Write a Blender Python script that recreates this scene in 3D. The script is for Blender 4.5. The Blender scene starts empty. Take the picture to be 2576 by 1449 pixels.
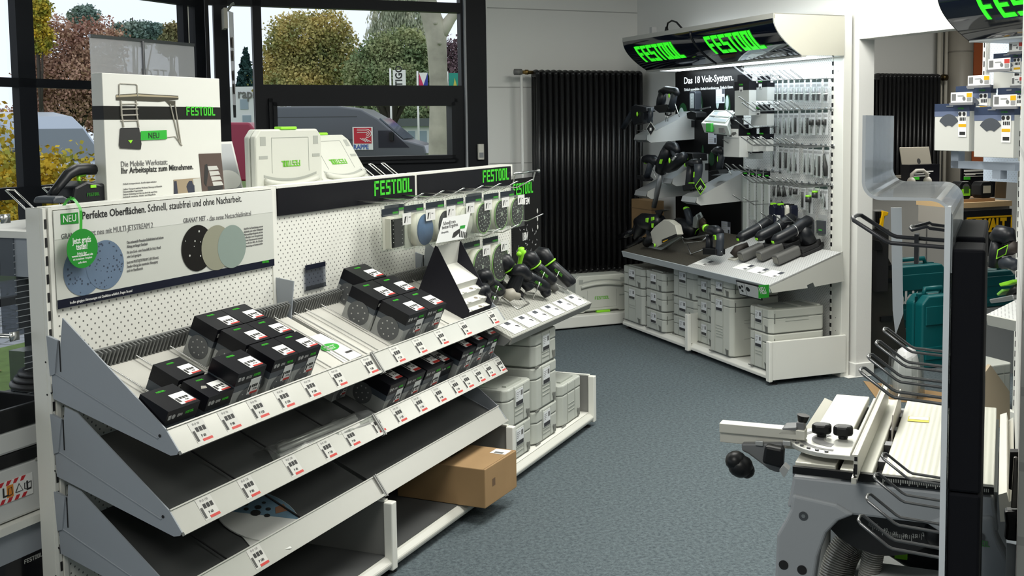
import bpy, bmesh, math, random
from mathutils import Matrix, Vector
import numpy as np
random.seed(7)
SC = bpy.context.scene
COL = SC.collection
PI = math.pi

# ---------------------------------------------------------------- camera
CAM_H = 1.57
F_PX, PITCH, ROLL = 2764.55, 0.0792198, -0.0087074
PX0, PY0 = 1469.48, 525.63                      # principal point of the (cropped) photograph
AG = 0.36618; AW = AG - PI/4                    # directions of the gondola and of the side wall
cd = bpy.data.cameras.new('camera'); cam = bpy.data.objects.new('camera', cd); COL.objects.link(cam)
cd.sensor_width = 36; cd.lens = F_PX/2576*36
cd.shift_x = (1288-PX0)/2576; cd.shift_y = (PY0-724.5)/2576
cd.clip_start = 0.05; cd.clip_end = 500
cam.matrix_world = Matrix.Translation((0,0,CAM_H)) @ Matrix.Rotation(PI/2-PITCH,4,'X') @ Matrix.Rotation(ROLL,4,'Z')
SC.camera = cam
SC.view_settings.view_transform = 'Standard'
SC.view_settings.look = 'None'
SC.view_settings.exposure = -0.08
SC.view_settings.gamma = 1
SC.cycles.max_bounces = 8; SC.cycles.diffuse_bounces = 3; SC.cycles.glossy_bounces = 3
SC.cycles.transmission_bounces = 4; SC.cycles.transparent_max_bounces = 24
SC.cycles.caustics_reflective = False; SC.cycles.caustics_refractive = False
SC.cycles.sample_clamp_indirect = 4

# ---------------------------------------------------------------- frames
gv = Vector((math.sin(AG), math.cos(AG), 0)); nv = Vector((math.cos(AG), -math.sin(AG), 0))
wv = Vector((math.sin(AW), math.cos(AW), 0)); dv = Vector((math.cos(AW), -math.sin(AW), 0)); UP = Vector((0,0,1))
def frame(o, x, y, z=UP):
    m = Matrix.Identity(4)
    for i, c in enumerate((x, y, z)): m.col[i][:3] = c
    m.col[3][:3] = o
    return m
GF = frame(gv*2.23+nv*-2.415, gv, -nv)          # gondola: x along it, -y towards the aisle
DF = frame(wv*7.58+dv*4.11, -wv, dv)            # tool display on the side wall, -y towards the aisle
RF = frame(Vector((0,0,0)), dv, wv)             # room: x along the rear wall, y towards it
SF = frame(Vector((0,0,0)), nv, gv)             # table saw and rack frame
I4 = Matrix.Identity(4)
def T(x, y, z): return Matrix.Translation((x,y,z))
def RX(a): return Matrix.Rotation(math.radians(a),4,'X')
def RY(a): return Matrix.Rotation(math.radians(a),4,'Y')
def RZ(a): return Matrix.Rotation(math.radians(a),4,'Z')
def S3(x,y,z): return Matrix.Diagonal((x,y,z,1))
CAMM = cam.matrix_world.copy()
def pray(px, py):                               # pixel of the photograph -> ray
    v = Vector(((px-PX0)/F_PX, -(py-PY0)/F_PX, -1)); return CAMM.to_3x3() @ v
def at(M, px, py, x=None, y=None, z=None):      # point in frame M on the plane x=, y= or z=
    i = 0 if x is not None else 1 if y is not None else 2
    val = (x, y, z)[i]; inv = M.inverted()
    o = inv @ Vector((0,0,CAM_H)); r = inv.to_3x3() @ pray(px, py)
    return o + r*((val-o[i])/r[i])

# ---------------------------------------------------------------- world and lights
wd = bpy.data.worlds.new('sky'); SC.world = wd; wd.use_nodes = True
nt = wd.node_tree; bg = nt.nodes['Background']
tc = nt.nodes.new('ShaderNodeTexCoord'); sp = nt.nodes.new('ShaderNodeSeparateXYZ')
rp = nt.nodes.new('ShaderNodeValToRGB'); nt.links.new(tc.outputs['Generated'], sp.inputs[0]); nt.links.new(sp.outputs['Z'], rp.inputs[0])
rp.color_ramp.elements[0].color = (.80,.88,1,1); rp.color_ramp.elements[1].color = (.93,.97,1,1)
rp.color_ramp.elements[0].position = 0.0; rp.color_ramp.elements[1].position = .35
nt.links.new(rp.outputs[0], bg.inputs[0]); bg.inputs[1].default_value = 1.2
def area(name, M, sx, sy, power, col=(1,1,1)):
    l = bpy.data.lights.new(name, 'AREA'); l.shape = 'RECTANGLE'; l.size = sx; l.size_y = sy; l.energy = power; l.color = col
    o = bpy.data.objects.new(name, l); COL.objects.link(o); o.matrix_world = M
    return o
WARM = (1,.99,.925)
area('ceiling_light', RF @ T(1.6,3.2,2.93), 1.2, 1.2, 62, WARM)
area('ceiling_light', RF @ T(3.2,4.6,2.93), 1.0, 1.0, 70, WARM)
area('ceiling_light', RF @ T(0.2,5.2,2.93), 1.2, 1.2, 24, WARM)
area('ceiling_light', RF @ T(2.9,1.2,2.93), 1.2, 1.2, 55, WARM)
area('ceiling_light', RF @ T(-0.6,0.6,2.93), 1.2, 1.2, 55, WARM)
area('ceiling_light', RF @ T(6.2,5.8,2.85), 1.2, 1.2, 60, WARM)

# ---------------------------------------------------------------- materials
MATS = {}
def mat(name, col, rough=.5, metal=0, spec=.5, bump=0, bscale=200, emit=0, alpha=1, var=0, vscale=6, coat=0):
    if name in MATS: return MATS[name]
    m = bpy.data.materials.new(name); m.use_nodes = True; MATS[name] = m
    t = m.node_tree; b = t.nodes['Principled BSDF']
    c = (*col, 1)
    b.inputs['Base Color'].default_value = c; b.inputs['Roughness'].default_value = rough
    b.inputs['Metallic'].default_value = metal; b.inputs['Specular IOR Level'].default_value = spec
    if coat: b.inputs['Coat Weight'].default_value = coat
    if alpha < 1: b.inputs['Alpha'].default_value = alpha
    if emit: b.inputs['Emission Color'].default_value = c; b.inputs['Emission Strength'].default_value = emit
    if var or bump:
        tcn = t.nodes.new('ShaderNodeTexCoord')
    if var:
        n = t.nodes.new('ShaderNodeTexNoise'); n.inputs['Scale'].default_value = vscale; n.inputs['Detail'].default_value = 4
        t.links.new(tcn.outputs['Object'], n.inputs['Vector'])
        mx = t.nodes.new('ShaderNodeMix'); mx.data_type = 'RGBA'
        mx.inputs[6].default_value = (*[x*(1-var) for x in col],1); mx.inputs[7].default_value = (*[min(1,x*(1+var)) for x in col],1)
        t.links.new(n.outputs['Fac'], mx.inputs[0]); t.links.new(mx.outputs[2], b.inputs['Base Color'])
    if bump:
        n2 = t.nodes.new('ShaderNodeTexNoise'); n2.inputs['Scale'].default_value = bscale
        t.links.new(tcn.outputs['Object'], n2.inputs['Vector'])
        bp = t.nodes.new('ShaderNodeBump'); bp.inputs['Strength'].default_value = bump; bp.inputs['Distance'].default_value = .002
        t.links.new(n2.outputs['Fac'], bp.inputs['Height']); t.links.new(bp.outputs[0], b.inputs['Normal'])
    return m
def clear(name, col, fac=.2, rough=.05, gcol=(.35,.36,.36)):            # thin clear plastic or glass: mostly transparent, a little gloss
    if name in MATS: return MATS[name]
    m = bpy.data.materials.new(name); m.use_nodes = True; MATS[name] = m
    t = m.node_tree; t.nodes.remove(t.nodes['Principled BSDF']); out = t.nodes['Material Output']
    tr = t.nodes.new('ShaderNodeBsdfTransparent'); tr.inputs[0].default_value = (*col,1)
    gl = t.nodes.new('ShaderNodeBsdfPrincipled'); gl.inputs['Base Color'].default_value = (*gcol,1); gl.inputs['Roughness'].default_value = rough
    mx = t.nodes.new('ShaderNodeMixShader')
    lw = t.nodes.new('ShaderNodeLayerWeight'); lw.inputs[0].default_value = .5
    pw = t.nodes.new('ShaderNodeMath'); pw.operation = 'POWER'; pw.inputs[1].default_value = 4; t.links.new(lw.outputs['Facing'], pw.inputs[0])
    ml = t.nodes.new('ShaderNodeMath'); ml.operation = 'MULTIPLY_ADD'; ml.use_clamp = True; ml.inputs[1].default_value = .6; ml.inputs[2].default_value = fac
    t.links.new(pw.outputs[0], ml.inputs[0]); t.links.new(ml.outputs[0], mx.inputs[0])
    t.links.new(tr.outputs[0], mx.inputs[1]); t.links.new(gl.outputs[0], mx.inputs[2]); t.links.new(mx.outputs[0], out.inputs[0])
    return m
def pegmat(name, col, pitch=.025, r=.0032, axes=('X','Z'), stagger=True, hole=(.05,.05,.045)):
    if name in MATS: return MATS[name]
    m = mat(name, col, .45); t = m.node_tree; b = t.nodes['Principled BSDF']
    tcn = t.nodes.new('ShaderNodeTexCoord'); s = t.nodes.new('ShaderNodeSeparateXYZ'); t.links.new(tcn.outputs['Object'], s.inputs[0])
    def M(op, a, bb=None):
        n = t.nodes.new('ShaderNodeMath'); n.operation = op
        for i, q in enumerate((a, bb)):
            if q is None: continue
            if isinstance(q, (int, float)): n.inputs[i].default_value = q
            else: t.links.new(q, n.inputs[i])
        return n.outputs[0]
    def cells(ox):
        a = M('SUBTRACT', M('FRACT', M('ADD', M('DIVIDE', s.outputs[axes[0]], pitch), ox+100)), .5)
        c = M('SUBTRACT', M('FRACT', M('ADD', M('DIVIDE', s.outputs[axes[1]], pitch), ox+100)), .5)
        d2 = M('ADD', M('MULTIPLY', a, a), M('MULTIPLY', c, c))
        return M('LESS_THAN', d2, (r/pitch)**2)
    f = cells(0)
    if stagger: f = M('MAXIMUM', f, cells(.5))
    mx = t.nodes.new('ShaderNodeMix'); mx.data_type = 'RGBA'; t.links.new(f, mx.inputs[0])
    mx.inputs[6].default_value = (*col,1); mx.inputs[7].default_value = (*hole,1); t.links.new(mx.outputs[2], b.inputs['Base Color'])
    return m

WHITE = mat('white_powder_coat', (.80,.80,.745), .4)
WALLW = mat('white_wall_paint', (.80,.80,.77), .8, bump=.15, bscale=150)
GREYM = mat('grey_powder_coat', (.33,.36,.40), .45)
GREYD = mat('dark_grey_plastic', (.16,.165,.16), .5)
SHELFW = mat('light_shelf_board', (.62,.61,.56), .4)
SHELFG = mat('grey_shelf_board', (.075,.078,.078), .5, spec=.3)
BLACK = mat('black_plastic', (.008,.0085,.0095), .38, spec=.3)
BLACKM = mat('black_matt', (.008,.008,.009), .7)
CARDB = mat('black_card', (.007,.007,.010), .35, spec=.22)
NAVY = mat('navy_print', (.008,.010,.022), .4, spec=.25)
GREEN = mat('green_print', (.06,.62,.03), .5)
LIME = mat('lime_plastic', (.30,.78,.03), .4)
GREENT = mat('green_tag', (.01,.26,.02), .5)
PAPER = mat('white_paper', (.86,.86,.84), .6)
PAPERG = mat('grey_print', (.52,.53,.50), .6)
RED = mat('red_print', (.55,.04,.03), .5)
CHROME = mat('chrome_wire', (.78,.78,.76), .22, 1)
HOOKM = mat('hook_steel', (.36,.37,.37), .32, .9)
STEEL = mat('brushed_steel', (.55,.55,.55), .35, 1)
DKSTEEL = mat('dark_steel', (.22,.22,.23), .35, 1)
FRAMEB = mat('black_window_frame', (.004,.005,.008), .5, spec=.25)
RADB = mat('black_radiator_paint', (.010,.010,.011), .36)
SYSG = mat('grey_case_plastic', (.50,.52,.475), .5, bump=.15, bscale=500)
SYSL = mat('light_case_plastic', (.60,.61,.55), .45, bump=.1, bscale=500)
CARTON = mat('brown_cardboard', (.36,.225,.105), .75, var=.12, vscale=8)
INK = mat('ink', (.02,.02,.02), .6)
INKG = mat('grey_ink', (.16,.16,.16), .6)
CLEAR = clear('clear_plastic', (.95,.965,.95), .035, .08)
TEAL = mat('teal_plastic', (.0,.11,.12), .45)
ALU = mat('aluminium', (.72,.72,.68), .38, .6)
TOOLB = mat('tool_black_plastic', (.008,.009,.012), .38, spec=.38)
TOOLG = mat('tool_grey_plastic', (.10,.10,.095), .5)
YEL = mat('yellow_plastic', (.75,.42,.0), .45)

# ---------------------------------------------------------------- mesh builder
class MB:
    def __init__(s): s.v=[]; s.f=[]; s.mi=[]; s.sm=[]; s.M=I4; s.k=0; s.smooth=False
    def use(s, M=I4): s.M=M; return s
    def mt(s, k, smooth=None):
        s.k=k
        if smooth is not None: s.smooth=smooth
        return s
    def add(s, vs, fs):
        o=len(s.v); s.v += [tuple(s.M @ Vector(p)) for p in vs]
        for f in fs: s.f.append([i+o for i in f]); s.mi.append(s.k); s.sm.append(s.smooth)
        return s
    def poly(s, *pts): return s.add(pts, [list(range(len(pts)))])
    def box(s, x0,x1,y0,y1,z0,z1):
        return s.add([(x0,y0,z0),(x1,y0,z0),(x1,y1,z0),(x0,y1,z0),(x0,y0,z1),(x1,y0,z1),(x1,y1,z1),(x0,y1,z1)],
            [(0,3,2,1),(4,5,6,7),(0,1,5,4),(1,2,6,5),(2,3,7,6),(3,0,4,7)])
    def rbox(s, x0,x1,y0,y1,z0,z1,c=.01):                            # box with chamfered vertical edges
        return s.prism([(x0+c,y0),(x1-c,y0),(x1,y0+c),(x1,y1-c),(x1-c,y1),(x0+c,y1),(x0,y1-c),(x0,y0+c)],z0,z1,'z')
    def prism(s, pg, a, b, ax='x'):                                  # polygon extruded along an axis; pg in the other two, in order
        def P(q,t): return (t,q[0],q[1]) if ax=='x' else (q[0],t,q[1]) if ax=='y' else (q[0],q[1],t)
        n=len(pg); return s.add([P(q,a) for q in pg]+[P(q,b) for q in pg],
            [list(range(n))[::-1], list(range(n,2*n))]+[(i,(i+1)%n,n+(i+1)%n,n+i) for i in range(n)])
    def tube(s, pts, r, n=6, cap=True):
        pts=[Vector(p) for p in pts]; rs=r if isinstance(r,(list,tuple)) else [r]*len(pts); vs=[]; fs=[]
        t0=(pts[1]-pts[0]).normalized(); u=t0.orthogonal().normalized()
        for i,p in enumerate(pts):
            t=(pts[min(i+1,len(pts)-1)]-pts[max(i-1,0)]).normalized()
            u=(u-t*u.dot(t)); u=u.normalized() if u.length>1e-6 else t.orthogonal().normalized(); w=t.cross(u)
            for j in range(n):
                a=2*PI*j/n; vs.append(p+(u*math.cos(a)+w*math.sin(a))*rs[i])
        for i in range(len(pts)-1):
            for j in range(n): fs.append((i*n+j,i*n+(j+1)%n,(i+1)*n+(j+1)%n,(i+1)*n+j))
        if cap: fs += [list(range(n))[::-1], list(range((len(pts)-1)*n,len(pts)*n))]
        return s.add([tuple(v) for v in vs], fs)
    def cyl(s, p, q, r, r2=None, n=12): return s.tube([p,q],[r,r if r2 is None else r2],n)
    def lathe(s, prof, n=16, M=I4):                                  # (radius, z) profile about local z
        vs=[]; fs=[]; k=len(prof)
        for i in range(n):
            a=2*PI*i/n
            for r,z in prof: vs.append(tuple(M @ Vector((r*math.cos(a),r*math.sin(a),z))))
        for i in range(n):
            for j in range(k-1): fs.append((i*k+j,((i+1)%n)*k+j,((i+1)%n)*k+j+1,i*k+j+1))
        fs += [[i*k for i in range(n)][::-1],[i*k+k-1 for i in range(n)]]
        return s.add(vs,fs)
    def disc(s, c, r, ax='y', n=20, ry=None):
        ry=ry or r; pts=[]
        for i in range(n):
            a=2*PI*i/n; x=r*math.cos(a); z=ry*math.sin(a)
            pts.append((c[0]+x,c[1],c[2]+z) if ax=='y' else (c[0]+x,c[1]+z,c[2]) if ax=='z' else (c[0],c[1]+x,c[2]+z))
        return s.poly(*pts)
    def ball(s, c, rx, ry=None, rz=None, n=12, m=8):
        ry=ry or rx; rz=rz or rx; vs=[]; fs=[]
        for i in range(m+1):
            th=PI*i/m
            for j in range(n):
                a=2*PI*j/n; vs.append((c[0]+rx*math.sin(th)*math.cos(a),c[1]+ry*math.sin(th)*math.sin(a),c[2]+rz*math.cos(th)))
        for i in range(m):
            for j in range(n): fs.append((i*n+j,(i+1)*n+j,(i+1)*n+(j+1)%n,i*n+(j+1)%n))
        return s.add(vs,fs)
    def txt(s, body, M, size, sx=1, bold=0, align='LEFT', ext=.0003):
        me=textmesh(body,size,sx,bold,align,ext); k=s.M; s.use(k @ M)
        s.add([tuple(v.co) for v in me.vertices],[list(p.vertices) for p in me.polygons]); s.use(k); return s
    def build(s, name, mats, parent=None, bevel=0, seg=2, recalc=True, subd=0):
        me=bpy.data.meshes.new(name); me.from_pydata(s.v,[],s.f)
        for m in (mats if isinstance(mats,(list,tuple)) else [mats]): me.materials.append(m)
        me.polygons.foreach_set('material_index', s.mi); me.polygons.foreach_set('use_smooth', s.sm)
        if recalc:
            bm=bmesh.new(); bm.from_mesh(me); bmesh.ops.remove_doubles(bm,verts=bm.verts,dist=1e-6)
            bmesh.ops.recalc_face_normals(bm,faces=bm.faces); bm.to_mesh(me); bm.free()
        me.update(); o=bpy.data.objects.new(name,me); COL.objects.link(o)
        if parent: o.parent=parent
        if bevel:
            md=o.modifiers.new('b','BEVEL'); md.width=bevel; md.segments=seg; md.limit_method='ANGLE'; md.angle_limit=math.radians(40)
        if subd:
            md=o.modifiers.new('s','SUBSURF'); md.levels=subd; md.render_levels=subd
        return o
def thing(name, label, cat, M=I4, group=None):
    o=bpy.data.objects.new(name,None); COL.objects.link(o); o.matrix_world=M; o.empty_display_size=.05
    return tag(o,label,cat,group)
def tag(o, label, cat, group=None):
    o['label']=label; o['category']=cat
    if group: o['group']=group
    return o
def struct(name, mb, mats, M=I4, **k):
    o=mb.build(name,mats,**k); o.matrix_world=M; o['kind']='structure'; return o
def solo(name, mb, mats, M, label, cat, group=None, **k):
    o=mb.build(name,mats,**k); o.matrix_world=M; return tag(o,label,cat,group)
def copy_tree(r, M, label, group=None):
    c=r.copy(); COL.objects.link(c); c.matrix_world=M; c['label']=label
    if group: c['group']=group
    for ch in list(r.children):
        q=ch.copy(); COL.objects.link(q); q.parent=c; q.matrix_parent_inverse=ch.matrix_parent_inverse.copy()
        for g2 in list(ch.children):
            q2=g2.copy(); COL.objects.link(q2); q2.parent=q; q2.matrix_parent_inverse=g2.matrix_parent_inverse.copy()
    return c
# ---------------------------------------------------------------- lettering
FRONT = Matrix(((1,0,0,0),(0,0,-1,0),(0,1,0,0),(0,0,0,1)))         # text lying in x/z, read from -y
LET = {'F':[(0,0,.17,1),(0,.83,.60,1),(0,.42,.52,.58)],'E':[(0,0,.17,1),(0,.83,.60,1),(0,.42,.54,.58),(0,0,.60,.17)],
 'S':[(0,.83,.60,1),(0,.42,.17,1),(0,.42,.60,.58),(.43,0,.60,.58),(0,0,.60,.17)],'T':[(.215,0,.385,1),(0,.83,.60,1)],
 'O':[(0,0,.17,1),(.43,0,.60,1),(0,.83,.60,1),(0,0,.60,.17)],'L':[(0,0,.17,1),(0,0,.56,.17)]}
def boxword(mb, word, M, h, t=.001, sx=1):                          # block capitals in the plane of M's x/y, height h
    k=mb.M; x=0
    for ch in word:
        L=LET.get(ch)
        if L:
            for a,b,c,d in L:
                mb.use(k @ M); mb.box((x+a)*h*sx,(x+c)*h*sx,b*h,d*h,0,t)
        x+=.74
    mb.use(k); return x*h*sx
TCACHE={}
def textmesh(body,size,sx=1,bold=0,align='LEFT',ext=.0003):
    key=(str(body),size,sx,bold,align,ext)
    if key in TCACHE: return TCACHE[key]
    cu=bpy.data.curves.new('t','FONT'); cu.body='\n'.join(body) if isinstance(body,list) else body; cu.size=size; cu.extrude=ext; cu.offset=bold; cu.align_x=align; cu.resolution_u=2
    o=bpy.data.objects.new('t',cu); COL.objects.link(o)
    me=bpy.data.meshes.new_from_object(o.evaluated_get(bpy.context.evaluated_depsgraph_get()))
    COL.objects.unlink(o); bpy.data.objects.remove(o)
    me.transform(S3(sx,1,1)); TCACHE[key]=me; return me
def text(s, M, size, mat_, parent=None, name='lettering', sx=1, ext=.0004, bold=0, align='LEFT', font=None):
    me=textmesh(s,size,sx,bold,align,ext).copy(); me.transform(M); me.materials.clear(); me.materials.append(mat_)
    q=bpy.data.objects.new(name,me); COL.objects.link(q)
    if parent: q.parent=parent
    return q
# ================================================================ the room shell
UW = 8.3                                        # rear wall
def carpet():
    m=mat('blue_grey_carpet',(.10,.135,.155),.95,bump=.3,bscale=900); t=m.node_tree; b=t.nodes['Principled BSDF']
    tcn=t.nodes.new('ShaderNodeTexCoord'); n=t.nodes.new('ShaderNodeTexNoise'); n.inputs['Scale'].default_value=62; n.inputs['Detail'].default_value=9; n.inputs['Roughness'].default_value=.9
    r=t.nodes.new('ShaderNodeValToRGB'); t.links.new(tcn.outputs['Object'],n.inputs['Vector']); t.links.new(n.outputs['Fac'],r.inputs[0]); t.links.new(r.outputs[0],b.inputs['Base Color'])
    e=r.color_ramp.elements; e[0].position=.36; e[0].color=(.012,.022,.031,1); e[1].position=.66; e[1].color=(.165,.205,.222,1)
    return m
CARPET=carpet()
struct('floor', MB().poly((-9,-4,0),(10,-4,0),(10,UW,0),(-9,UW,0)) , CARPET, RF, recalc=False)
inv=RF.inverted()
# clip the floor and ceiling to the chamfered left window wall
def gp(u,v,z=0): return inv @ (gv*u+nv*v+UP*z)
# corner of the two glazed walls
A=gp(0,-5.33); Bv=(gp(1,-5.33)-A); tt=(UW-A.y)/Bv.y; CORN=A+Bv*tt; CU=tt
me=bpy.data.objects['floor'].data
LFT=A+Bv*(-8.5)
for i,p in enumerate([(LFT.x,LFT.y,0),(10,LFT.y,0),(10,UW+.1,0),(CORN.x,UW+.1,0)]): me.vertices[i].co=p
cb=MB(); pts=[(LFT.x,LFT.y),(10,LFT.y),(10,UW+.12),(CORN.x,UW+.12)]
cb.prism(pts,3.0,3.1,'z'); struct('ceiling',cb,mat('ceiling_paint',(.72,.72,.69),.9),RF)
# right wall with the wide opening and its header
JY=at(RF,2162,97,x=4.2).y; HZ=at(RF,2300,83,x=4.2).z; JX=at(RF,2200,97,y=JY).x
wr=MB(); wr.box(4.2,JX,JY,UW,0,3.0); wr.box(4.2,JX,-3,JY,HZ,3.0)
struct('wall_right',wr,WALLW,RF)
# rear wall right of the windows, running on into the next room
wxl=at(RF,1225,200,y=UW).x
wb=MB(); wb.box(wxl,10,UW,UW+.2,0,3.0)
struct('wall_rear',wb,WALLW,RF)
jn=MB()
for pz in (219.5,22,410): 
    z=at(RF,1300,pz,y=UW).z; jn.box(wxl+.01,4.2,UW-.002,UW+.01,z-.004,z+.004)
struct('trim_1',jn,mat('wall_joint',(.45,.45,.43),.9),RF)
struct('wall_front',MB().box(LFT.x-.5,10,LFT.y-.2,LFT.y,0,3.0),WALLW,RF)
struct('wall_far_right',MB().box(10,10.2,-4,UW,0,3.0),mat('far_wall',(.6,.58,.55),.9),RF)
bb=MB(); bb.box(4.185,JX+.015,JY-.015,JY+.17,0,.085); bb.box(4.13,JX+.02,JY-.02,JY+.2,0,.006)
struct('baseboard_right',bb,WALLW,RF,bevel=.003)
# plinth under the radiator
pl_=MB(); pl_.prism([(3.10,7.555),(4.19,7.555),(4.19,8.29),(2.9,8.29),(2.84,7.8)],0.012,.10,'z'); 
struct('trim_2',pl_,WHITE,RF,bevel=.008)

# ---------------------------------------------------------------- windows
GLASS=clear('window_glass',(.97,.985,.98),.0,.0,(.1,.1,.1))
FD=.09
def win(name,M,frames,panes,y0=0.,dep=FD,extra=None):
    f=MB()
    for x0,x1,z0,z1 in frames: f.box(x0,x1,y0-dep/2,y0+dep/2,z0,z1)
    if extra: extra(f)
    o=struct(name,f,FRAMEB,M)
    for x0,x1,z0,z1 in panes:
        p=MB().poly((x0,y0,z0),(x1,y0,z0),(x1,y0,z1),(x0,y0,z1)).build('pane',GLASS,o,recalc=False)
    return o
RW=RF @ T(0,UW+.05,0)
X=lambda px,py: at(RF,px,py,y=UW).x
Zr=lambda px,py: at(RF,px,py,y=UW).z
xa,xb=X(660,120),X(1160,120); zt=Zr(900,23); zb=Zr(900,214)
lx0,lx1=X(696,300),X(1132,300); lz0,lz1=Zr(911,394),Zr(900,266.5)
sx0,sx1=X(575,120),X(638,120); pz0=X(540,120); nz0=X(528,120)
zlow=Zr(1165,415)
def lowcasement(f):
    for k,(a,b_) in enumerate(((.055,.035),(.028,.055))):
        f.box(lx0-a,lx1+a,-.045-b_,-.04,lz0-a,lz0-a+.028); f.box(lx0-a,lx1+a,-.045-b_,-.04,lz1+a-.028,lz1+a)
        f.box(lx0-a,lx0-a+.028,-.045-b_,-.04,lz0-a,lz1+a); f.box(lx1+a-.028,lx1+a,-.045-b_,-.04,lz0-a,lz1+a)
win('window_1',RW,
    [(CORN.x,nz0,0,3.0),(pz0,sx0,0,3.0),(sx1,xa,0,3.0),(xb,wxl,0,3.0),(xa,xb,zt,zt+.075),(nz0,xa,zt,zt+.075),(xa,xb,lz1,zb),(xa,lx0,lz0,lz1),(lx1,xb,lz0,lz1),(xa,xb,0,lz0),
     (nz0,xa,0,.6),(xa,xb,2.93,3.0)],
    [(xa,xb,zb,zt),(xa,xb,zt+.075,2.93),(lx0,lx1,lz0,lz1),(sx0,sx1,.6,zt),(nz0,pz0,.6,zt)],extra=lowcasement)
ll=MB().box(xb+.02,xb+.035,-.075,-.044,.3,3.0); o=ll.build('frame_edge_strip',mat('pale_seal',(.35,.36,.38),.5),bpy.data.objects['window_1'])
# left glazed wall
LW=frame(nv*-5.33,gv,-nv)
ux=lambda px,py: at(LW,px,py,y=0).x
zz=lambda px,py: at(LW,px,py,y=0).z
m0,m1=ux(38,0),ux(82,0); t1a,t1b=zz(150,222),zz(150,200); t2a,t2b=zz(60,500),zz(60,470); t3a,t3b=zz(15,770),zz(15,750)
n0,n1=ux(462,60),ux(474,60); q0=ux(492,60)
h0,h1=ux(2,100),ux(25,100)
fr=[(m0,m1,0,3.0),(n0,n1,0,3.0),(q0,CU,0,3.0),(-8.5,CU,2.40,2.48),(-8.5,CU,0,.045),(-8.5,CU,2.93,3.0),(-8.5,n0,t1a,t1b),(-8.5,n0,t2a,t2b),(-8.5,m1,t3a,t3b),(m1,n0,t3a,t3b),(2.6,2.7,0,3.0),(.6,.7,0,3.),(-1.4,-1.3,0,3.0)]
pn=[]
zs=[.045,t3a,t1a*0+t2a,t1a,2.40]; zt_=[(.045,t3a),(t3b,t2a),(t2b,t1a),(t1b,2.40),(2.48,2.93)]
for a,b_ in ((m1,n0),(h1,m0),(2.7,h0),(.7,2.6),(-1.3,.6),(-8.5,-1.4)):
    for z0,z1 in zt_: pn.append((a,b_,z0,z1))
pn.append((n1,q0,.045,2.40))
win('window_2',LW,fr,pn,y0=.03,dep=.055)

# ---------------------------------------------------------------- radiators
def radiator(label, x0, x1, z0, z1, n, y=8.12, valve=None):
    t=thing('column_radiator',label,'radiator',RF @ T(x0,y,0))
    w=(x1-x0)/n
    first=None
    for i in range(n):
        if first is None:
            b=MB(); b.smooth=True
            for yy in (-.05,0,.05):
                b.cyl((w/2,yy,z0+.03),(w/2,yy,z1-.04),w*.36,n=10)
            for zc in (z0+.03,z1-.035):
                b.ball((w/2,0,zc),w*.52,.075,.034,10,8)
            first=b.build('radiator_section',RADB,t)
        else:
            q=first.copy(); COL.objects.link(q); q.parent=t; q.location=(i*w,0,0)
    b=MB(); b.cyl((0,.0,z0+.03),(x1-x0,0,z0+.03),.016); b.cyl((0,0,z1-.035),(x1-x0,0,z1-.035),.016)
    for xx in (.1,x1-x0-.1): b.cyl((xx,0,z1-.2),(xx,UW-y,z1-.2),.012)
    b.build('connecting_tube',RADB,t)
    return t
rx0,rx1=at(RF,1340,176,y=8.12).x,at(RF,1611,178,y=8.12).x
r1=radiator('tall black column radiator on the rear wall beside the tool display',rx0,rx1,.34,1.985,19)
b=MB(); b.mt(0,True); vx=at(RF,1303,181,y=8.12).x-rx0; b.cyl((vx-.03,0,1.962),(vx+.03,0,1.962),.024,n=14)
b.mt(1); b.cyl((vx+.03,0,1.962),(.0,0,1.96),.014); b.cyl((vx+.06,0,1.962),(vx+.085,0,1.962),.02)
b.build('radiator_valve',[mat('valve_grey',(.16,.16,.15),.5),mat('brass',(.30,.20,.07),.4,1)],r1)
b=MB(); b.smooth=True; px_=at(RF,1313,300,y=8.12).x-rx0; b.tube([(px_,0,1.95),(px_,0,.15),(px_,.12,.1)],.012,8); b.build('feed_pipe',WALLW,r1)
q0x,q1x=at(RF,2203,182,y=8.12).x,at(RF,2358,186,y=8.12).x
r2=radiator('dark column radiator seen through the wide opening in the next room',q0x,q1x,.34,1.99,15)
b=MB(); b.smooth=True; b.cyl((q1x-q0x,0,1.955),(q1x-q0x+.12,0,1.955),.016); b.cyl((q1x-q0x+.06,0,1.955),(q1x-q0x+.11,0,1.955),.03); b.build('radiator_valve',mat('dark_brass',(.09,.065,.03),.4,1),r2)
# motion detector on the window post
ad_=at(RF,1210,382,y=UW-.02)
b=MB(); b.rbox(-.026,.026,-.03,0,-.062,.062,.008); s=thing('motion_detector','small white motion detector fixed on the black window post','detector',RF @ T(ad_.x,UW-.0,ad_.z))
b.build('case',mat('ivory_plastic',(.72,.70,.62),.4),s,bevel=.004); MB().box(-.017,.017,-.034,-.03,-.045,-.005).build('lens',mat('grey_lens',(.28,.29,.30),.3),s)
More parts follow.
